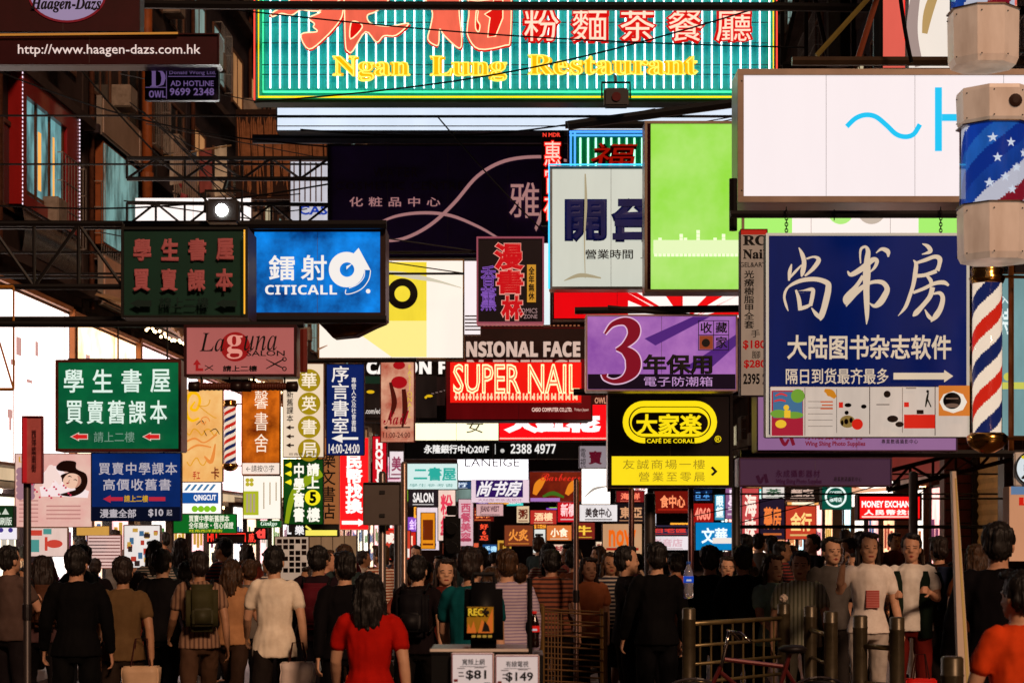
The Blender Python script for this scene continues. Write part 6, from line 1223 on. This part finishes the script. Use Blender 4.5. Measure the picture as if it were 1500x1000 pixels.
    if p.get('skirt'):
        hor(bm, [(0, 0, .42+z, .26, .22), (0, 0, .6+z, .225, .185), (0, 0, .8+z, .185, .14), (0, 0, .95+z, .163, .113), (0, 0, 1.03+z, .145, .105)], 28); out['skirt'] = remesh('skirt', bm, .012, 4, .02, 9)
    else:
        hor(bm, [(0, 0, .80+z, .12, .09), (0, 0, .86+z, .166, .117), (0, 0, .95+z, .163, .113), (0, 0, 1.0+z, .15, .108)], 20)
        e = .85 if p.get('shorts') else 1.96
        for s, k in ((-1, 'L'), (1, 'R')):
            h, kn, an = J['hip'+k], J['knee'+k], J['ank'+k]
            if p.get('shorts'): limb(bm, [(T(h), .086), (T(h.lerp(kn, .5)), .092), (T(h.lerp(kn, .92)), .082)])
            else: limb(bm, [(T(h), .084), (T(h.lerp(kn, .5)), .086), (T(kn), .069), (T(kn.lerp(an, .4)), .066), (T(kn.lerp(an, .9)), .06)])
        out['trousers'] = remesh('trousers', bm, .0115, 4, .010, 11)
    # shoes
    bm = bmesh.new()
    for k in 'LR':
        a, t = T(J['ank'+k]), T(J['toe'+k]); limb(bm, [(a-Z_*.02, .046), (a.lerp(t, .55)-Z_*.01, .043), (t, .034)]); limb(bm, [(a-Z_*.04+Y_*.02, .04), (a.lerp(t, .5)-Z_*.03, .04)])
    out['shoes'] = remesh('shoes', bm, .011, 3)
    # hair
    bm = bmesh.new(); ball(bm, T((0, .022, 1.634)), (.087, .093, .092)); ball(bm, T((0, .045, 1.58)), (.08, .07, .085))
    for s in (-1, 1): ball(bm, T((s*.066, .01, 1.61)), (.02, .045, .05))
    ball(bm, T((.02, -.05, 1.69)), (.06, .045, .025))
    if fem:
        hor(bm, [(0, .07, 1.3+z, .05, .022), (0, .085, 1.36+z, .085, .034), (0, .082, 1.46+z, .095, .045), (0, .06, 1.56+z, .09, .06), (0, .04, 1.62+z, .085, .07)], 18)
        for s in (-1, 1): limb(bm, [(T((s*.078, .0, 1.62)), .022), (T((s*.086, .01, 1.52)), .024), (T((s*.095, .0, 1.42)), .018)])
    out['hair'] = remesh('hair', bm, .0085, 2, .015, 26)
    return out
R = math.radians
POSES = [dict(legL=(R(22), R(8)), legR=(R(-14), R(28)), armL=(R(-18), R(12), R(9)), armR=(R(20), R(28), R(9))),
 dict(legL=(R(-15), R(30)), legR=(R(24), R(10)), armL=(R(22), R(40), R(8)), armR=(R(-16), R(14), R(10)), fem=1),
 dict(legL=(R(4), R(4)), legR=(R(-2), R(3)), armL=(R(4), R(14), R(10)), armR=(R(8), R(20), R(12)), long=1),
 dict(legL=(R(12), R(6)), legR=(R(-10), R(14)), armL=(R(50), R(108), R(26)), inL=.25, curlL=1.5, armR=(R(4), R(24), R(10)), fem=1),
 dict(legL=(R(18), R(6)), legR=(R(-16), R(30)), armL=(R(-12), R(16), R(12)), armR=(R(14), R(34), R(12)), shorts=1, hem=.80),
 dict(legL=(R(3), R(5)), legR=(R(5), R(6)), armL=(R(28), R(72), R(8)), inL=.35, curlL=1.2, armR=(R(30), R(76), R(8)), inR=.35, curlR=1.2),
 dict(legL=(R(16), R(6)), legR=(R(-12), R(22)), armL=(R(-10), R(14), R(10)), armR=(R(14), R(24), R(10)), fem=1, skirt=1),
 dict(legL=(R(-12), R(24)), legR=(R(20), R(8)), armL=(R(12), R(30), R(9)), armR=(R(-14), R(12), R(9)), long=1, shorts=0)]
LIB = [person_parts(p) for p in POSES]
dg = bpy.context.evaluated_depsgraph_get(); dg.update()
MESHES = []
EYE, LIP = D('#0c0808', .2), D('#8a3a34', .4)
for o, name, fold, fs in QUEUE:
    me = bpy.data.meshes.new_from_object(o.evaluated_get(dg)); me.name = name
    if fold:
        me.update(); nn = [v.normal.copy() for v in me.vertices]
        for v, n_ in zip(me.vertices, nn):
            c = v.co; q = Vector((c.x*fs, c.y*fs, c.z*fs*.55)) if name != 'hair' else Vector((c.x*fs*2.2, c.y*fs*2.2, c.z*fs*.35))
            v.co += n_*fold*(noise.noise(q)+.5*noise.noise(q*2.3))
    me.materials.clear(); me.materials.append(WHITE)
    for f in me.polygons: f.use_smooth = True; f.material_index = 0
    MESHES.append(me)
for L in LIB:
    me = MESHES[L['body']]; zt = max(v.co.z for v in me.vertices); d = zt-1.712
    me.materials.append(EYE); me.materials.append(LIP)
    for f in me.polygons:
        c = f.center; z = c.z-d
        if c.y < -.062 and f.normal.y < 0:
            ax = abs(c.x)
            if ((ax-.031)/.0135)**2+((z-1.588)/.0052)**2 < 1 or ((ax-.033)/.019)**2+((z-1.611)/.0032)**2 < 1: f.material_index = 1
            elif (c.x/.024)**2+((z-1.518)/.0085)**2 < 1: f.material_index = 2
for o, *_ in QUEUE:
    me = o.data; bpy.data.objects.remove(o); bpy.data.meshes.remove(me)
SKIN = [D('#c49478', .5, 0, .15, 20), D('#cc9e80', .5, 0, .15, 20), D('#a87c5e', .5, 0, .15, 20)]
HAIR = [D('#0e0a0a', .7, 0, .5, 60), D('#1c100c', .7, 0, .5, 60), D('#30180c', .7, 0, .5, 60)]
def cloth(h):
    c = [int(h[i:i+2], 16) for i in (1, 3, 5)]
    if max(c) < 150: h = '#%02x%02x%02x' % tuple(int(v*.72) for v in c)
    return D(h, .85, 0, .25, 9)
def hair_mat(h):
    m, t, p = base_mat('hair'); tc = t.nodes.new('ShaderNodeTexCoord'); mp = t.nodes.new('ShaderNodeMapping'); mp.inputs['Scale'].default_value = (150, 150, 9); n = t.nodes.new('ShaderNodeTexNoise'); n.inputs['Scale'].default_value = 1; n.inputs['Detail'].default_value = 3
    b = t.nodes.new('ShaderNodeBump'); b.inputs['Strength'].default_value = .9; b.inputs['Distance'].default_value = .006; c = lin(h); r = t.nodes.new('ShaderNodeValToRGB'); r.color_ramp.elements[0].color = (c[0]*.3, c[1]*.3, c[2]*.3, 1); r.color_ramp.elements[1].color = (c[0]*2, c[1]*2, c[2]*2, 1); r.color_ramp.elements[0].position = .35; r.color_ramp.elements[1].position = .65
    t.links.new(tc.outputs['Object'], mp.inputs['Vector']); t.links.new(mp.outputs[0], n.inputs['Vector']); t.links.new(n.outputs['Fac'], b.inputs['Height']); t.links.new(b.outputs[0], p.inputs['Normal']); t.links.new(n.outputs['Fac'], r.inputs[0]); t.links.new(r.outputs[0], p.inputs['Base Color']); p.inputs['Roughness'].default_value = .5; p.inputs['Specular IOR Level'].default_value = .3; return m
HAIR = [hair_mat(h) for h in ('#14100e', '#1e1410', '#34200f')]
def striped(h, h2, vertical=False, scale=9):
    m, t, p = base_mat('striped_cloth'); tc = t.nodes.new('ShaderNodeTexCoord'); wv = t.nodes.new('ShaderNodeTexWave'); wv.bands_direction = 'X' if vertical else 'Z'; wv.inputs['Scale'].default_value = scale; wv.inputs['Distortion'].default_value = .6
    r = t.nodes.new('ShaderNodeValToRGB'); r.color_ramp.interpolation = 'CONSTANT'; r.color_ramp.elements[0].color = lin(h); r.color_ramp.elements[1].color = lin(h2); r.color_ramp.elements[1].position = .6
    t.links.new(tc.outputs['Object'], wv.inputs['Vector']); t.links.new(wv.outputs['Fac'], r.inputs['Fac']); t.links.new(r.outputs['Color'], p.inputs['Base Color']); p.inputs['Roughness'].default_value = .85; return m
def person(px, Y, pose, face, shirt, lower, label, size=1.0, hair=0, skin=None, group=None, z=0, shoes='#141010'):
    """face: degrees, 0 = towards the camera, 180 = walking away"""
    o = empty('person', (xw(px, Y), Y, z), R(face), label, 'person', group); o.scale = (size*random.uniform(.94, 1.08), size*random.uniform(.95, 1.1), size)
    L = LIB[pose]
    for nm in ('body', 'shirt', 'trousers', 'skirt', 'shoes', 'hair'):
        if nm not in L: continue
        c = bpy.data.objects.new(nm, MESHES[L[nm]]); put(c, o)
        m = {'body': SKIN[random.randrange(3) if skin is None else skin], 'shirt': cloth(shirt), 'trousers': cloth(lower), 'skirt': cloth(lower), 'shoes': D(shoes, .5), 'hair': HAIR[hair]}[nm]
        c.material_slots[0].link = 'OBJECT'; c.material_slots[0].material = m
    return o
N = [  # px, depth, pose, facing, shirt, lower, size, hair, label
 (14, 17.5, 5, 150, '#7a6058', '#2a2428', 1.0, 0, 'person in a dusty mauve shirt cut by the left picture edge'),
 (62, 18.5, 1, 200, '#6a4a4c', '#1a1618', .97, 1, 'long-haired person in a plum top beside the street plate pole'),
 (112, 15.2, 2, 185, '#0a090b', '#0a0a0c', 1.0, 0, 'person in an all black jacket, back turned, nearest at the left'),
 (180, 15.6, 0, 190, '#8a6a44', '#3a2c22', .98, 1, 'person in a tan T-shirt right beside the all black jacket'),
 (238, 18, 7, 170, '#141214', '#101014', 1.0, 0, 'person in black long sleeves behind the tan T-shirt'),
 (292, 17, 0, 195, '#8a6850', '#6a4c38', 1.0, 1, 'person in a beige T-shirt and brown trousers walking off at left'),
 (340, 18.4, 1, 160, '#b08058', '#4a3428', .95, 2, 'long-haired person in a sand top just left of the white T-shirt'),
 (402, 16.2, 4, 182, '#f0e4d0', '#2c2420', 1.02, 0, 'man in a white T-shirt and dark shorts walking away, lower left centre'),
 (466, 17.4, 2, 178, '#2c1822', '#14101a', 1.0, 0, 'person in a dark plum jacket between the white T-shirt and the red dress'),
 (541, 12.1, 6, 176, '#b41408', '#c83812', .93, 0, 'woman in a vivid red dress walking away at the lower centre'),
 (505, 15.4, 7, 200, '#100c10', '#120e12', 1.0, 0, 'person in black behind the left shoulder of the red dress'),
 (612, 16.5, 0, 170, '#1c1014', '#14100e', .98, 0, 'person in a dark maroon shirt right of the red dress'),
 (690, 13.8, 0, 165, '#0c7078', '#123a48', 1.03, 1, 'person in a bright teal shirt behind the black bag'),
 (742, 15.6, 2, 190, '#b8a8b4', '#3a3238', .99, 2, 'person in a pale lavender shirt right of the teal shirt'),
 (652, 17.5, 1, 10, '#7a2c20', '#2a1818', .96, 1, 'woman in a brick red top facing the camera behind the teal shirt'),
 (808, 19, 0, 185, '#8a4a30', '#2a201c', 1.0, 0, 'person in a rust shirt behind the wire barrier'),
 (862, 20, 1, 20, '#c07048', '#241a18', .95, 1, 'woman in an apricot top behind the right end of the wire barrier'),
 (918, 17, 5, 100, '#1a1418', '#20181a', 1.0, 0, 'person in black seen side-on lifting a phone with both hands'),
 (962, 16.5, 2, 185, '#0c0a0c', '#0c0c10', 1.02, 0, 'broad dark figure in a black jacket left of the water bottle'),
 (1040, 18, 7, 175, '#0e0c10', '#101014', 1.02, 0, 'dark figure in black long sleeves right of the water bottle'),
 (1088, 17.8, 2, 190, '#181418', '#141216', 1.0, 1, 'dark figure in charcoal behind the barred railing'),
 (1132, 17.8, 1, 30, '#9ac0b0', '#3a3c38', .98, 2, 'woman in a sea green top facing left of the pavement crowd'),
 (1172, 17.2, 0, 350, '#a8a890', '#5a5448', 1.0, 1, 'person in a pale sage shirt facing the camera behind the railing post'),
 (1218, 17.4, 2, 15, '#7a7470', '#4a4440', .97, 0, 'person in a grey long-sleeved top facing the camera left of the girl on the phone'),
 (1272, 16.4, 3, 5, '#f0e8e0', '#c0b8b0', 1.0, 1, 'girl in a white T-shirt with a red print holding a phone to her ear'),
 (1335, 16.8, 5, -12, '#e8e4dc', '#8a2018', .99, 0, 'young man in a white T-shirt under an open dark green shirt'),
 (1375, 18.6, 0, 190, '#3a1c14', '#1a1210', 1.0, 1, 'person in a dark rust shirt beside the golden roller shutter'),
 (1462, 12.3, 2, 170, '#0e0a10', '#14101a', 1.1, 0, 'tall man in a black jacket at the right edge, back turned'),
 (1494, 9.4, 4, 200, '#e04818', '#a03818', .97, 0, 'person in a bright orange T-shirt cut by the right picture edge'),
 (1430, 18, 1, 170, '#7a3c18', '#3a2418', .96, 2, 'long-haired person in an amber-brown top behind the leaning white post')]
PE = {}
for px, Y, pose, fc, sh, lo, sz, hr, lab in N:
    PE[px] = person(px, Y, pose, fc, sh, lo, lab, sz, hr, z=.13 if xw(px, Y) > 2.85 and Y > 13 else 0)
# extra clothing on two of them
def pdec(o, name, faces, mat):
    bm = bmesh.new()
    for a, b in faces: box(bm, a, b, .003)
    return mesh_obj(name, bm, mat, o)
pdec(PE[1272], 'red_print', [((-.058, -.146, 1.10), (.058, -.12, 1.25))], striped('#a83028', '#c88078', False, 22))
bm = bmesh.new()
for s in (-1, 1):
    hor(bm, [(s*.11, -.005, .83, .075, .132), (s*.115, -.008, 1.0, .07, .128), (s*.115, -.012, 1.2, .075, .135), (s*.115, -.006, 1.32, .078, .128), (s*.11, 0, 1.42, .06, .085)], 16)
    hor(bm, [(s*.2, 0, 1.2, .075, .085), (s*.2, 0, 1.3, .085, .09), (s*.19, 0, 1.41, .06, .07)], 14)
qi = len(QUEUE); me0 = None
me = bpy.data.meshes.new('open_shirt'); bmesh.ops.recalc_face_normals(bm, faces=bm.faces[:]); bm.to_mesh(me); bm.free(); me.materials.append(cloth('#1c3024'))
for f in me.polygons: f.use_smooth = True
put(bpy.data.objects.new('open_shirt', me), PE[1335])
o = empty('mobile_phone', (0, 0, 0), 0, 'dark mobile phone in the hand of the girl in the white T-shirt', 'mobile phone'); 
J = skeleton(POSES[3]); pw = PE[1272].matrix_basis @ (J['wrL']+Z_*J['drop']+J['fdL']*.085); o.location = pw
bm = bmesh.new(); box(bm, (-.008, -.03, -.06), (.0, .03, .07), .004); mesh_obj('case', bm, D('#101014', .2), o)
bm = bmesh.new(); box(bm, (.0005, -.026, -.052), (.002, .026, .062)); mesh_obj('screen', bm, D('#1a1a20', .1), o)
# red shopping bag carried low beside the young man, backpack on the near man
def carried_bag(name, label, loc, wd, h, dp, col, handle=.2):
    o = empty(name, loc, 0, label, 'bag'); bm = bmesh.new(); box(bm, (-wd/2, -dp/2, 0), (wd/2, dp/2, h), .012)
    bmesh.ops.subdivide_edges(bm, edges=bm.edges[:], cuts=4, use_grid_fill=True)
    for v in bm.verts: v.co += Vector((1, 1, 0))*.012*noise.noise(v.co*9)
    mesh_obj('body', bm, D(col, .5, 0, .15, 6), o, True); bm = bmesh.new()
    for s in (-1, 1): tube(bm, [(-wd*.25, s*dp*.4, h), (-wd*.15, s*dp*.1, h+handle), (wd*.15, s*dp*.1, h+handle), (wd*.25, s*dp*.4, h)], .006, 6)
    mesh_obj('handle', bm, D('#3a1410'), o)
carried_bag('shopping_bag', 'big bright red shopping bag low beside the young man in the green shirt', (xw(1348, 15.9), 15.9, .36), .26, .30, .13, '#d01810', .2)
# the rest of the crowd, one person each
SH = [('#1a1014', 'black'), ('#5a1c18', 'maroon'), ('#8a4a2c', 'rust'), ('#2a2430', 'slate'), ('#c0a890', 'cream'), ('#6a3a44', 'wine'), ('#3a4a4c', 'dark teal'), ('#b06a3c', 'amber'), ('#8a8078', 'grey'), ('#7a2a3a', 'rose-brown'), ('#20283c', 'navy'), ('#a85040', 'coral')]
ZONES = [(-20, 60, 'below the pink beauty poster'), (60, 135, 'under the blue textbook banner'), (135, 260, 'below the lit green textbook sign'), (260, 350, 'below the drooping green banner'), (350, 415, 'below the white price list box'), (415, 500, 'under the green five-disc banner'), (500, 580, 'under the tall red money changer box'), (580, 655, 'near the traffic light'), (655, 745, 'under the purple plate sign'), (745, 840, 'behind the wire barrier'), (840, 930, 'under the tan shop board'), (930, 1010, 'below the yellow cafe panel'), (1010, 1090, 'under the bright blue panel'), (1090, 1180, 'under the plum photo sign'), (1180, 1260, 'below the green coffee box'), (1260, 1360, 'under the money exchange box')]
rnd = random.Random(11); used = {}; STR = []; SPOTS = [(xw(n_[0], n_[1]), n_[1]) for n_ in N]+[(xw(662, 20), 20), (xw(592, 17), 17), (xw(844, 18.5), 18.5), (xw(925, 19.9), 19.9), (xw(952, 20.5), 20.5), (xw(1012, 20.4), 20.4), (xw(583, 19), 19), (xw(1078, 22), 22), (.57, 17.8), (xw(1338, 21), 21)]
for zi, (xa, xb, zn) in enumerate(ZONES):
    for k in range(5):
        Y = 17.5+k*3.3+rnd.random()*2.6; px = xa+(xb-xa)*((k*.37+.15+rnd.random()*.3) % 1)
        for _ in range(30):
            if min(math.hypot(xw(px, Y)-a, Y-b) for a, b in SPOTS) > .56: break
            Y = 17.5+k*3.3+rnd.random()*3.2; px = xa+(xb-xa)*rnd.random()
        SPOTS.append((xw(px, Y), Y))
        c, cn = SH[(zi*5+k*7+rnd.randrange(2)) % 12]; pose = rnd.choice((0, 0, 1, 2, 4, 5, 6, 7)); away = rnd.random() < .6
        fem = POSES[pose].get('fem')
        lab = '%s%s in %s %s, %s' % ('long-haired ' if fem else 'short-haired ', 'pedestrian', cn, 'facing the camera' if not away else 'walking away', zn)
        while lab in used:
            c, cn = SH[(SH.index((c, cn))+1) % 12]; lab = '%s%s in %s %s, %s' % ('long-haired ' if fem else 'short-haired ', 'pedestrian', cn, 'facing the camera' if not away else 'walking away', zn)
        used[lab] = 1
        turn = rnd.choice((180, 180, 0, 0, 90, -90, 140, -140)); away = away if turn in (180, 0) else None
        x = xw(px, Y); z = .13 if (x > 2.85 or x < -5.7) else 0
        q_ = person(px, Y, pose, (180 if away else 0 if away is not None else turn)+rnd.uniform(-35, 35), c, rnd.choice(('#141214', '#1c1a20', '#2a2018', '#20242c', '#3a2c24')), lab if away is not None else lab.replace('facing the camera', 'crossing sideways').replace('walking away', 'crossing sideways'), rnd.uniform(.85, 1.05), rnd.randrange(3), None, 'pedestrians in the street crowd', z)
        if k % 3 == 1: STR.append((q_, c))

for i, (q_, c) in enumerate(STR):
    sh_ = [ch for ch in q_.children if ch.name.startswith('shirt')][0]
    sh_.material_slots[0].material = striped(c, ('#c8b8a8', '#2a1c1c', '#8a3028', '#405060')[i % 4], i % 2 == 1, 7+i % 5)
for px, a, b, v, sc in ((292, '#8a6850', '#5a3c2c', True, 8), (742, '#b8a8b4', '#8a7a98', False, 12), (808, '#8a4a30', '#3a1a14', False, 7), (1172, '#a8a890', '#70745c', True, 9)):
    [ch for ch in PE[px].children if ch.name.startswith('shirt')][0].material_slots[0].material = striped(a, b, v, sc)
def backpack(owner, label, col):
    o = empty('backpack', owner.location+Vector((0, 0, 0)), owner.rotation_euler[2], label, 'backpack'); o.scale = owner.scale
    zb = 1.0
    bm = bmesh.new(); box(bm, (-.145, .125, zb), (.145, .27, zb+.42), .05); bmesh.ops.subdivide_edges(bm, edges=bm.edges[:], cuts=2, use_grid_fill=True)
    for v in bm.verts: v.co += Vector((0, 1, .4))*.012*noise.noise(v.co*11)
    mesh_obj('pack', bm, D(col, .7, 0, .3, 9), o, True)
    bm = bmesh.new(); box(bm, (-.10, .262, zb+.05), (.10, .305, zb+.22), .025); mesh_obj('pocket', bm, D(col, .6, 0, .4, 6), o, True)
    for s in (-1, 1):
        bm = bmesh.new(); tube(bm, [(s*.10, .15, zb+.40), (s*.115, .05, zb+.455), (s*.12, -.07, zb+.42), (s*.13, -.125, zb+.3), (s*.15, -.10, zb+.12), (s*.14, .13, zb+.05)], .014, 6); mesh_obj('strap', bm, D('#141214', .7), o, True)
backpack(PE[292], 'olive backpack worn by the person in the beige striped T-shirt at left', '#3a3820'); backpack(PE[466], 'wine red backpack worn by the person in the dark plum jacket', '#5a1420'); backpack(PE[612], 'black backpack worn by the person in the dark maroon shirt', '#121014'); backpack(PE[62], 'brown backpack worn by the long-haired person beside the street plate pole', '#4a2c1c'); backpack(PE[1375], 'navy backpack worn by the person beside the golden roller shutter', '#182038')
carried_bag('handbag', 'cream handbag hanging low beside the person in the tan T-shirt', (xw(207, 15.5), 15.5, .55), .3, .24, .12, '#c8a888', .22)
carried_bag('handbag', 'pale plastic carrier bag beside the man in the white T-shirt', (xw(436, 16.0), 16.0, .45), .28, .34, .14, '#d8c8c0', .16)

finish_texts()
